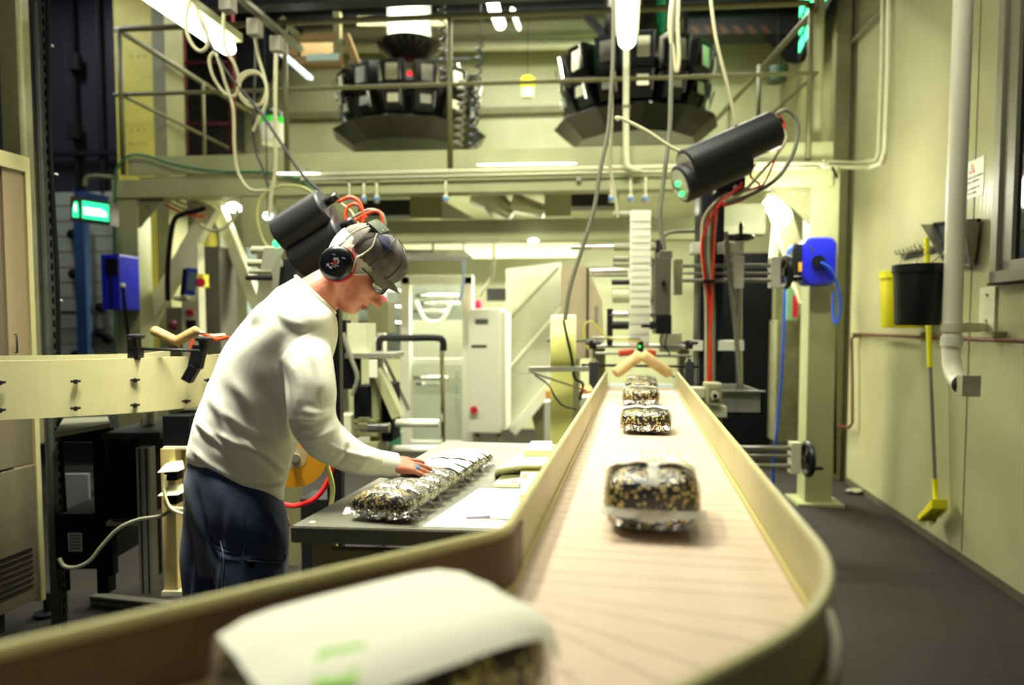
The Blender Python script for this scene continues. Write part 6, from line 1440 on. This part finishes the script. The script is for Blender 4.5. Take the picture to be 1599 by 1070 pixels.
# ---- shirt
SHIRT = bpy.data.materials.new('white_cotton'); SHIRT.use_nodes = True
def _cot(m, col, dark, bscale=420, bs=.12, rough=.85, sheen=.2, nscale=3):
    b = m.node_tree.nodes['Principled BSDF']; b.inputs['Roughness'].default_value = rough; b.inputs['Sheen Weight'].default_value = sheen
    tc = N(m, 'TexCoord'); n = N(m, 'TexNoise'); n.inputs['Scale'].default_value = nscale; n.inputs['Detail'].default_value = 6; L(m, tc.outputs['Object'], n.inputs['Vector'])
    r = N(m, 'ValToRGB'); r.color_ramp.elements[0].position = .35; r.color_ramp.elements[1].position = .65; r.color_ramp.elements[0].color = lin(dark); r.color_ramp.elements[1].color = lin(col)
    L(m, n.outputs['Fac'], r.inputs['Fac']); L(m, r.outputs['Color'], b.inputs['Base Color'])
    n2 = N(m, 'TexNoise'); n2.inputs['Scale'].default_value = bscale; L(m, tc.outputs['Object'], n2.inputs['Vector'])
    bp = N(m, 'Bump'); bp.inputs['Strength'].default_value = bs; bp.inputs['Distance'].default_value = .002; L(m, n2.outputs['Fac'], bp.inputs['Height']); L(m, bp.outputs['Normal'], b.inputs['Normal'])
_cot(SHIRT, '#f4f3e6', '#ecead8')
mb = MB(); loft_secs(mb, TORSO, 4); limb(mb, ARM_R, 32); limb(mb, ARM_L, 24)
limb(mb, [(430, 530, 2.0, .10), (462, 530, 1.965, .078)], 24); limb(mb, [(432, 505, 1.965, .075), (456, 535, 1.94, .078), (478, 580, 1.92, .075)], 24); limb(mb, [(440, 520, 2.1, .09), (468, 520, 2.16, .064)], 24)
sm_ = voxel(mb, .0055, 40)
FOLDS = [([(330, 672), (379, 697), (428, 712)], .007, 5), ([(306, 655), (330, 682), (379, 714)], .006, 5), ([(372, 684), (410, 708), (447, 738)], .006, 5), ([(345, 640), (390, 672), (440, 690)], .004, 6),
         ([(436, 558), (449, 612), (457, 662), (462, 694)], -.007, 5), ([(436, 560), (455, 534), (482, 518), (515, 512)], -.0018, 3),
         ([(524, 652), (492, 664), (460, 662)], -.0045, 4), ([(530, 664), (500, 682), (474, 690)], .0045, 5), ([(522, 640), (495, 645), (468, 640)], .0025, 5), ([(466, 700), (503, 718), (560, 738)], .006, 5), ([(500, 690), (540, 706), (588, 716)], .004, 4), ([(545, 690), (538, 712), (520, 730)], -.004, 4), ([(575, 702), (570, 722), (556, 738)], .003, 4),
         ([(360, 590), (392, 640), (402, 690)], .003, 8), ([(330, 620), (350, 660), (352, 700)], .003, 7), ([(380, 750), (420, 756), (446, 748)], .005, 5), ([(300, 700), (330, 728), (372, 750)], .005, 5), ([(420, 600), (440, 640), (448, 690)], .004, 6), ([(484, 540), (500, 580), (505, 625)], .004, 8), ([(455, 560), (466, 600), (470, 640)], .003, 7), ([(420, 470), (450, 500), (480, 510)], .003, 7),
         ([(292, 716), (340, 744), (395, 768), (443, 781)], -.003, 3)]
def ex_(co, px, py):
    o = np.zeros(len(co))
    k = np.sin(co[:, 0]*38+np.sin(co[:, 2]*21)*1.8+co[:, 1]*17)*np.sin(co[:, 2]*29+co[:, 0]*11); return o+.0022*k
displace(sm_, FOLDS, ex_)
shirt = link_mesh(sm_, 'long_sleeved_shirt', SHIRT, man)
mb = MB(); mb.tube([Vector(p) for p in oring((462, 432), (522.5, 488.5), .083, .01, 28, .9)]+[Vector(oring((462, 432), (522.5, 488.5), .083, .01, 28, .9)[0])], .006, 8, False); mb.build('shirt_collar', SHIRT, shirt)
cw = atd(604, 726, 1.93); cd_ = (atd(604, 726, 1.93)-atd(585, 723, 1.91)).normalized(); MB().lathe(cw-cd_*.03, cd_, [(.036, 0), (.038, .004), (.0375, .054), (.033, .057), (.032, .03)], 28, cap=(0, 0)).build('cuff', SHIRT, shirt)
# ---- trousers
TR = bpy.data.materials.new('blue_work_cotton'); TR.use_nodes = True; _cot(TR, '#2f3d5c', '#1b2545', 300, .2, .9, .1, 5)
mb = MB()
HIP = [(294, 712, 440, 772, .138, .0), (288, 745, 446, 792, .158, .0), (289, 775, 450, 815, .168, .0), (294, 815, 452, 850, .170, .0), (302, 860, 451, 880, .160, .01), (310, 900, 448, 905, .13, .01)]
loft_secs(mb, HIP, 4)
limb(mb, [(p[0], p[1], p[2], p[3]+.018) for p in LEG_R], 28); limb(mb, [(p[0], p[1], p[2], p[3]+.016) for p in LEG_L], 28)
tm_ = voxel(mb, .0065, 24)
TF = [([(300, 745), (312, 800), (330, 850), (345, 905)], -.008, 5), ([(360, 770), (358, 820), (352, 870), (350, 940)], .004, 7), ([(386, 790), (384, 830), (382, 862)], -.003, 3), ([(420, 800), (440, 840)], .004, 6), ([(330, 838), (350, 862), (382, 868)], -.006, 4), ([(352, 862), (348, 910), (344, 960)], -.004, 4), ([(400, 880), (396, 930), (402, 980)], .005, 7), ([(310, 860), (308, 910), (300, 960)], .006, 6), ([(425, 875), (428, 930), (424, 980)], .004, 6), ([(380, 990), (400, 1010), (430, 1005)], .007, 6)]
displace(tm_, TF, lambda co, px, py: .003*np.sin(co[:, 2]*26+co[:, 0]*19)*np.sin(co[:, 1]*30+co[:, 0]*33))
tro = link_mesh(tm_, 'work_trousers', TR, man)
tm2 = tro.data.copy(); tm2.transform(wm(tro)); bt = bmesh.new(); bt.from_mesh(tm2); BVT = BVHTree.FromBMesh(bt)
def onmesh(bvh, px, py, off):
    r = ray(px, py); h = bvh.ray_cast(CAM, r.normalized()); 
    p = h[0] if h[0] is not None else atd(px, py, D0); return p-r.normalized()*off
def patch(bvh, q, name, m, parent, nu=8, nv=6, off=.004, th=.005):
    mb = MB(); g = []
    for j in range(nv+1):
        row = []
        for i in range(nu+1):
            u, v = i/nu, j/nv; x = (q[0][0]*(1-u)+q[1][0]*u)*(1-v)+(q[3][0]*(1-u)+q[2][0]*u)*v; y = (q[0][1]*(1-u)+q[1][1]*u)*(1-v)+(q[3][1]*(1-u)+q[2][1]*u)*v
            row.append((onmesh(bvh, x, y, off), onmesh(bvh, x, y, off-th)))
        g.append(row)
    F_ = [[mb.bm.verts.new(c[0]) for c in r] for r in g]; B_ = [[mb.bm.verts.new(c[1]) for c in r] for r in g]
    for j in range(nv):
        for i in range(nu):
            f = mb.bm.faces.new((F_[j][i], F_[j][i+1], F_[j+1][i+1], F_[j+1][i])); f.smooth = True; mb.bm.faces.new((B_[j][i], B_[j+1][i], B_[j+1][i+1], B_[j][i+1]))
    for i in range(nu): mb.bm.faces.new((F_[0][i], B_[0][i], B_[0][i+1], F_[0][i+1])); mb.bm.faces.new((F_[nv][i], F_[nv][i+1], B_[nv][i+1], B_[nv][i]))
    for j in range(nv): mb.bm.faces.new((F_[j][0], F_[j+1][0], B_[j+1][0], B_[j][0])); mb.bm.faces.new((F_[j][nu], B_[j][nu], B_[j+1][nu], F_[j+1][nu]))
    return mb.build(name, m, parent)
patch(BVT, [(384, 868), (442, 873), (442, 960), (388, 960)], 'cargo_pocket', TR, tro, off=.008, th=.012)
patch(BVT, [(382, 845), (446, 852), (444, 876), (381, 872)], 'pocket_flap', TR, tro, off=.018, th=.017)
mb = MB(); mb.tube([onmesh(BVT, x, y, .019) for x, y in ((383, 846), (381, 860), (381, 873), (400, 877), (425, 879), (443, 877), (446, 865))], .0022, 6); mb.build('flap_stitching', mat('dark_thread', '#141c33', .8), tro)
patch(BVT, [(388, 876), (398, 877), (398, 887), (388, 886)], 'pocket_tab', BLKMAT, tro, 3, 3, off=.012, th=.006)
mb = MB(); mb.tube([onmesh(BVT, x, y, .0015) for x, y in ((344, 845), (349, 870), (347, 905), (344, 950))], .0013, 5); mb.build('seam', mat('pale_thread', '#8b93a8', .7), tro)
mb = MB(); mb.tube([onmesh(BVT, x, y, .001) for x, y in ((326, 838), (336, 852), (352, 861), (366, 862))], .003, 6); mb.build('thigh_pocket_edge', TR, tro)
# shoes
for (px, d, s_) in ((386, 2.03, 0), (300, 2.17, 1)):
    a = atd(px, 1200, d); a.z = 0; f_ = RT
    mb = MB(); rs = []
    for (x, w_, h_) in ((-.09, .03, .07), (-.07, .038, .1), (0, .042, .105), (.06, .045, .08), (.13, .05, .055), (.18, .042, .045), (.2, .02, .03)):
        c = a+f_*x; rs.append([mb.bm.verts.new(c+AW*(w_*math.cos(t_))+UZ*(h_*.5+h_*.5*math.sin(t_)+.002)) for t_ in [2*PI*i/16 for i in range(16)]])
    mb.skin(rs); mb.build('safety_shoe', mat('shoe_black', '#17181a', .5), man)
# ---- hair net, cap, ear defender, glasses
NET = bpy.data.materials.new('white_net'); NET.use_nodes = True; _cot(NET, '#f2efe0', '#d9d4c0', 160, .8, .9, .1, 30)
def headshell(test, grow, name, m, seg=112, thick=.0015, rip=0):
    mb = MB(); rows = head_rows(1.5); V = [[mb.bm.verts.new(head_pt(r[0], r[1], r[2], r[3], 0, 2*PI*i/seg, grow+(rip*math.sin(i*2.3+r[0]*.35) if rip else 0))) for i in range(seg)] for r in rows]
    for j in range(len(rows)-1):
        for i in range(seg):
            a = 2*PI*(i+.5)/seg; r = rows[j]; f = (r[1]+r[2])/2+(r[2]-r[1])/2*math.cos(a)
            if test(r[0], f, a): q = mb.bm.faces.new((V[j][i], V[j][(i+1) % seg], V[j+1][(i+1) % seg], V[j+1][i])); q.smooth = True
    for v in [v for v in mb.bm.verts if not v.link_faces]: mb.bm.verts.remove(v)
    o = mb.build(name, m, man); sd = o.modifiers.new('s', 'SOLIDIFY'); sd.thickness = thick; return o
def net_low(f): return np.interp(f, [-62, -45, 0, 10, 22, 45], [-40, -36, -16, -8, 9, 14])
net = headshell(lambda t, f, a: t > net_low(f) and t < 30, 2.2, 'hair_net', NET, rip=.5)
rim = [head_pt(*([r for r in head_rows(1.5) if r[0] >= net_low((r[1]+r[2])/2+(r[2]-r[1])/2*math.cos(2*PI*i/60))][0][:4]), 0, 2*PI*i/60, 2.4) for i in range(61)]
MB().tube(rim, .0028, 6, False).build('net_band', NET, net)
CAPM = bpy.data.materials.new('grey_cap_cloth'); CAPM.use_nodes = True; _cot(CAPM, '#77706a', '#4a4541', 260, .5, .85, .1, 22)
CAP = [(13.5, -59, 50, 45), (16, -60, 51.5, 46), (24, -61.5, 54.5, 47), (34, -61, 56, 47), (44, -57, 55, 45), (54, -49, 50, 41), (62, -38, 41, 34), (68, -24, 30, 25), (71.5, -8, 16, 13), (72.2, 2, 6, 3)]
mb = MB(); rs = []
for (t, bk, fr, hw) in CAP:
    rs.append([mb.bm.verts.new(HP+HF*(((bk+fr)/2+(fr-bk)/2*math.cos(a)+.9*math.sin(a*7+t*.2))*HS)+HU*((t+.8*math.sin(a*5+t*.15))*HS)+AW*(hw*math.sin(a)*HS)) for a in [2*PI*i/64 for i in range(64)]])
mb.skin(rs, (0, 1)); cap = mb.build('cap', CAPM, man)
sd = cap.modifiers.new('b', 'SUBSURF'); sd.levels = 1; sd.render_levels = 1
mb = MB(); g = []
for i in range(21):
    u = -1+2*i/20; a = u*1.12; row = []
    for j in range(7):
        v = j/6; base_f = (-5+56.5*math.cos(a)); y = 46*math.sin(a); ext = 17*math.cos(a*.9)**.8*v
        f = base_f+ext; t = 17-3.5*v-9*(u*u)*(.35+.65*v)-1.5*v*v
        row.append(HP+HF*(f*HS)+HU*(t*HS)+AW*(y*HS*(1-.05*v)))
    g.append(row)
A_ = [[mb.bm.verts.new(p) for p in r] for r in g]; B_ = [[mb.bm.verts.new(p-HU*.003) for p in r] for r in g]
for i in range(20):
    for j in range(6):
        f = mb.bm.faces.new((A_[i][j], A_[i+1][j], A_[i+1][j+1], A_[i][j+1])); f.smooth = True; f = mb.bm.faces.new((B_[i][j], B_[i][j+1], B_[i+1][j+1], B_[i+1][j])); f.smooth = True
    mb.bm.faces.new((A_[i][6], A_[i+1][6], B_[i+1][6], B_[i][6])); mb.bm.faces.new((A_[i][0], B_[i][0], B_[i+1][0], A_[i+1][0]))
mb.build('cap_visor', mat('visor_grey', '#928c7e', .8), cap)
for ang in (-1.9, -1.25, -.62, .62, 1.25, 1.9):
    P = []
    for (t, bk, fr, hw) in CAP: P.append(HP+HF*(((bk+fr)/2+(fr-bk)/2*1.012*math.cos(ang))*HS)+HU*((t+.4)*HS)+AW*(hw*1.012*math.sin(ang)*HS))
    MB().tube(P, .0014, 5).build('panel_seam', mat('cap_seam', '#3d3936', .9), cap)
bc = bmesh.new(); bc.from_mesh(cap.data); bc.transform(wm(cap)); BVC = BVHTree.FromBMesh(bc)
patch(BVC, [(588, 364), (607, 370), (614, 391), (601, 388)], 'blue_badge', mat('navy_badge', '#121c44', .7), cap, 8, 8, off=.003, th=.003)
# ear defender
edg = T('ear_defender_set', '', '', (0, 0, 0)); bpy.data.objects.remove(edg)
ec = head_pt(-14.5, -60, 43, 43, 0, -PI/2, 0); ec = HP+HF*(-21*HS)+HU*(-14.5*HS)-AW*(45*HS)
def cup(sg_, par):
    c = HP+HF*(-21*HS)+HU*(-14.5*HS)-AW*(sg_*43*HS); n = -AW*sg_
    X = HF; Y = HU
    def er(h, r, shx=0): return [c+n*h+X*(math.cos(a)*.050*r+shx)+Y*(math.sin(a)*.054*r) for a in [2*PI*i/40 for i in range(40)]]
    mb = MB(); loft(mb, [er(-.004, .86), er(-.003, .95), er(.010, .95), er(.012, .86)], True); mb.build('ear_cushion', BLACK, par)
    mb = MB(); loft(mb, [er(.010, .93), er(.011, 1.0), er(.019, 1.0), er(.020, .9)], True); mb.build('red_ring', mat('muff_red', '#d8203a', .4), par)
    mb = MB(); loft(mb, [er(.017, .88, -.002), er(.019, .97, -.003), er(.030, .955, -.004), er(.038, .86, -.004), er(.043, .68, -.004), er(.045, .4, -.004), er(.0455, .1, -.004)], True); return mb.build('ear_cup', mat('muff_black', '#0c0d15', .3), par), c+n*.0455, n
hdf = bpy.data.objects.new('ear_defenders', None); COL.objects.link(hdf); hdf.parent = man; hdf.location = wm(man).inverted() @ HP
cupo, cc0, nn0 = cup(1, hdf); cup(-1, hdf)
def mark(x0, y0, x1, y1, m, n_='printed_mark'):
    o = cc0+nn0*.0006; A1 = (RT*math.cos(.4)-UZ*math.sin(.4))*HS*1.35; B1 = (-RT*math.sin(.4)-UZ*math.cos(.4))*HS*1.35; MB().prism([o+A1*x0+B1*y0, o+A1*x1+B1*y0, o+A1*x1+B1*y1, o+A1*x0+B1*y1], nn0*.0004).build(n_, m, cupo)
MW_ = mat('mark_white', '#eeeef0', .5); MR_ = mat('mark_red', '#e0283c', .5)
for q in ((-4, -6, -1, -2.5), (-1, -7, 1.2, -4), (1.5, -5, 3, -.5), (-5, 1, 4.5, 1.8), (-3, 3.2, 2, 3.9), (-8.5, 3, -5.5, 6), (-5, 5, -1.5, 7), (4, -9.5, 8, -8.3), (-7, -9, -3.5, -8)): mark(*q, MW_)
mark(-3.2, -3.2, 1, .4, MR_); mark(-7.6, 2.2, -5.2, 4, MR_)
WIRE = mat('wire_steel', '#cfcdb4', .3, metal=.3)
def hp(px, py, off): return atd(px, py, D0+off)
top = HP+HF*(-20*HS)+HU*(72*HS)
for sg_ in (1, -1):
    base = HP+HF*(-21*HS)+HU*(-14.5*HS)-AW*(sg_*43*HS)-AW*sg_*.024
    for df, ft in ((-1, -14), (1, 14)):
        s0_ = base+HF*(df*.03)+HU*.045
        P = [base+HF*(df*.044)+HU*.012, s0_+HU*.006, HP+HF*((-21+df*17)*HS)+HU*(22*HS)-AW*(sg_*49*HS), HP+HF*((-19+df*17)*HS)+HU*(40*HS)-AW*(sg_*46*HS), HP+HF*((-21+df*9)*HS)+HU*(58*HS)-AW*(sg_*36*HS), HP+HF*((-21+df*9)*HS)+HU*(68*HS)-AW*(sg_*24*HS)]
        MB().tube(P, .0029, 7, True).build('headband_wire', WIRE, hdf)
mb = MB(); g = []
for i in range(13):
    u = -1+2*i/12; yy = 36*u; tt = 70-13*u*u; row = [HP+HF*((-21+ff)*HS)+HU*((tt+1.5*(1-(ff/13)**2))*HS)+AW*(yy*HS) for ff in (-13, -9, -3, 3, 9, 13)]; g.append(row)
A_ = [[mb.bm.verts.new(p) for p in r] for r in g]; B_ = [[mb.bm.verts.new(p+HU*.008) for p in r] for r in g]
for i in range(12):
    for j in range(5):
        mb.bm.faces.new((A_[i][j], A_[i+1][j], A_[i+1][j+1], A_[i][j+1])); f = mb.bm.faces.new((B_[i][j], B_[i][j+1], B_[i+1][j+1], B_[i+1][j])); f.smooth = True
    mb.bm.faces.new((A_[i][5], A_[i+1][5], B_[i+1][5], B_[i][5])); mb.bm.faces.new((A_[i][0], B_[i][0], B_[i+1][0], A_[i+1][0]))
for k in (0, 12):
    for j in range(5): mb.bm.faces.new((A_[k][j], A_[k][j+1], B_[k][j+1], B_[k][j]))
mb.build('headband_pad', mat('pad_olive', '#4a5240', .5), hdf)
# glasses
gl = bpy.data.objects.new('glasses', None); COL.objects.link(gl); gl.parent = man; gl.location = wm(man).inverted() @ HP
LM = mat('dark_lens', '#0b0c0e', .06, coat=1)
for sg_ in (1, -1):
    mb = MB(); fr_, bk_ = [], []; top_, bot_ = [], []
    for k in range(15):
        yy = 4+34*k/14; hh = 8.2*max(0.05, 1-abs((yy-20)/18.5)**2.6)**.5; ff = 49.5-17*(yy/38)**2.2
        col = [HP+HF*((ff-.02*(q*hh)**2)*HS)+HU*((-2.5+q*hh+.08*yy)*HS)-AW*(sg_*yy*HS) for q in (-1, -.5, 0, .5, 1)]
        fr_.append([mb.bm.verts.new(p) for p in col]); bk_.append([mb.bm.verts.new(p-HF*.002) for p in col]); top_.append(col[4]); bot_.append(col[0])
    for i in range(14):
        for j in range(4):
            f = mb.bm.faces.new((fr_[i][j], fr_[i+1][j], fr_[i+1][j+1], fr_[i][j+1])); f.smooth = True; f = mb.bm.faces.new((bk_[i][j], bk_[i][j+1], bk_[i+1][j+1], bk_[i+1][j])); f.smooth = True
        for j in (0, 4): mb.bm.faces.new((fr_[i][j], bk_[i][j], bk_[i+1][j], fr_[i+1][j]))
    mb.build('lens', LM, gl)
    MB().tube(top_+bot_[::-1]+[top_[0]], .0017, 6, False).build('rim', BLACK, gl)
    P = [HP+HF*(33*HS)+HU*(1*HS)-AW*(sg_*38*HS), HP+HF*(30*HS)+HU*(3*HS)-AW*(sg_*42*HS), HP+HF*(24*HS)+HU*(5*HS)-AW*(sg_*44*HS), HP+HF*(5*HS)+HU*(5*HS)-AW*(sg_*42*HS)]
    MB().tube(P, .0022, 7, True).build('temple', BLACK, gl)
MB().tube([HP+HF*(50*HS)+HU*(-1*HS)+AW*(k*HS) for k in (-5, 0, 5)], .002, 6).build('bridge', BLACK, gl)
# eyes, brows and lips (skin details that have their own colour)
for sg_ in (1, -1):
    MB().ell(HP+HF*(37*HS)+HU*(-3*HS)-AW*(sg_*17*HS), (.0115, .0115, .0115), 16, 10).build('eye', mat('eye_white', '#e8e4da', .2), man)
    MB().tube([HP+HF*((45.5-3*(k/28)**2)*HS)+HU*((8+1.2*math.sin(k/28*PI))*HS)-AW*(sg_*k*HS) for k in (8, 14, 20, 27)], .003, 6).build('eyebrow', mat('brow_grey', '#6f5a48', .9), man)
mb = MB()
for (t, f0, r_) in ((-38.8, 42.6, .0042), (-43.4, 41.8, .0045)): mb.tube([HP+HF*((f0-3.4*(k/13)**2)*HS)+HU*((t+(-1.0 if k else 0)*abs(k)/13)*HS)+AW*(k*HS) for k in (-13, -7, 0, 7, 13)], [r_*.4]*6+[r_]*12+[r_*.4]*7, 8)
mb.build('lips', mat('lip', '#a8483a', .4), man)
bt.free(); bc.free()
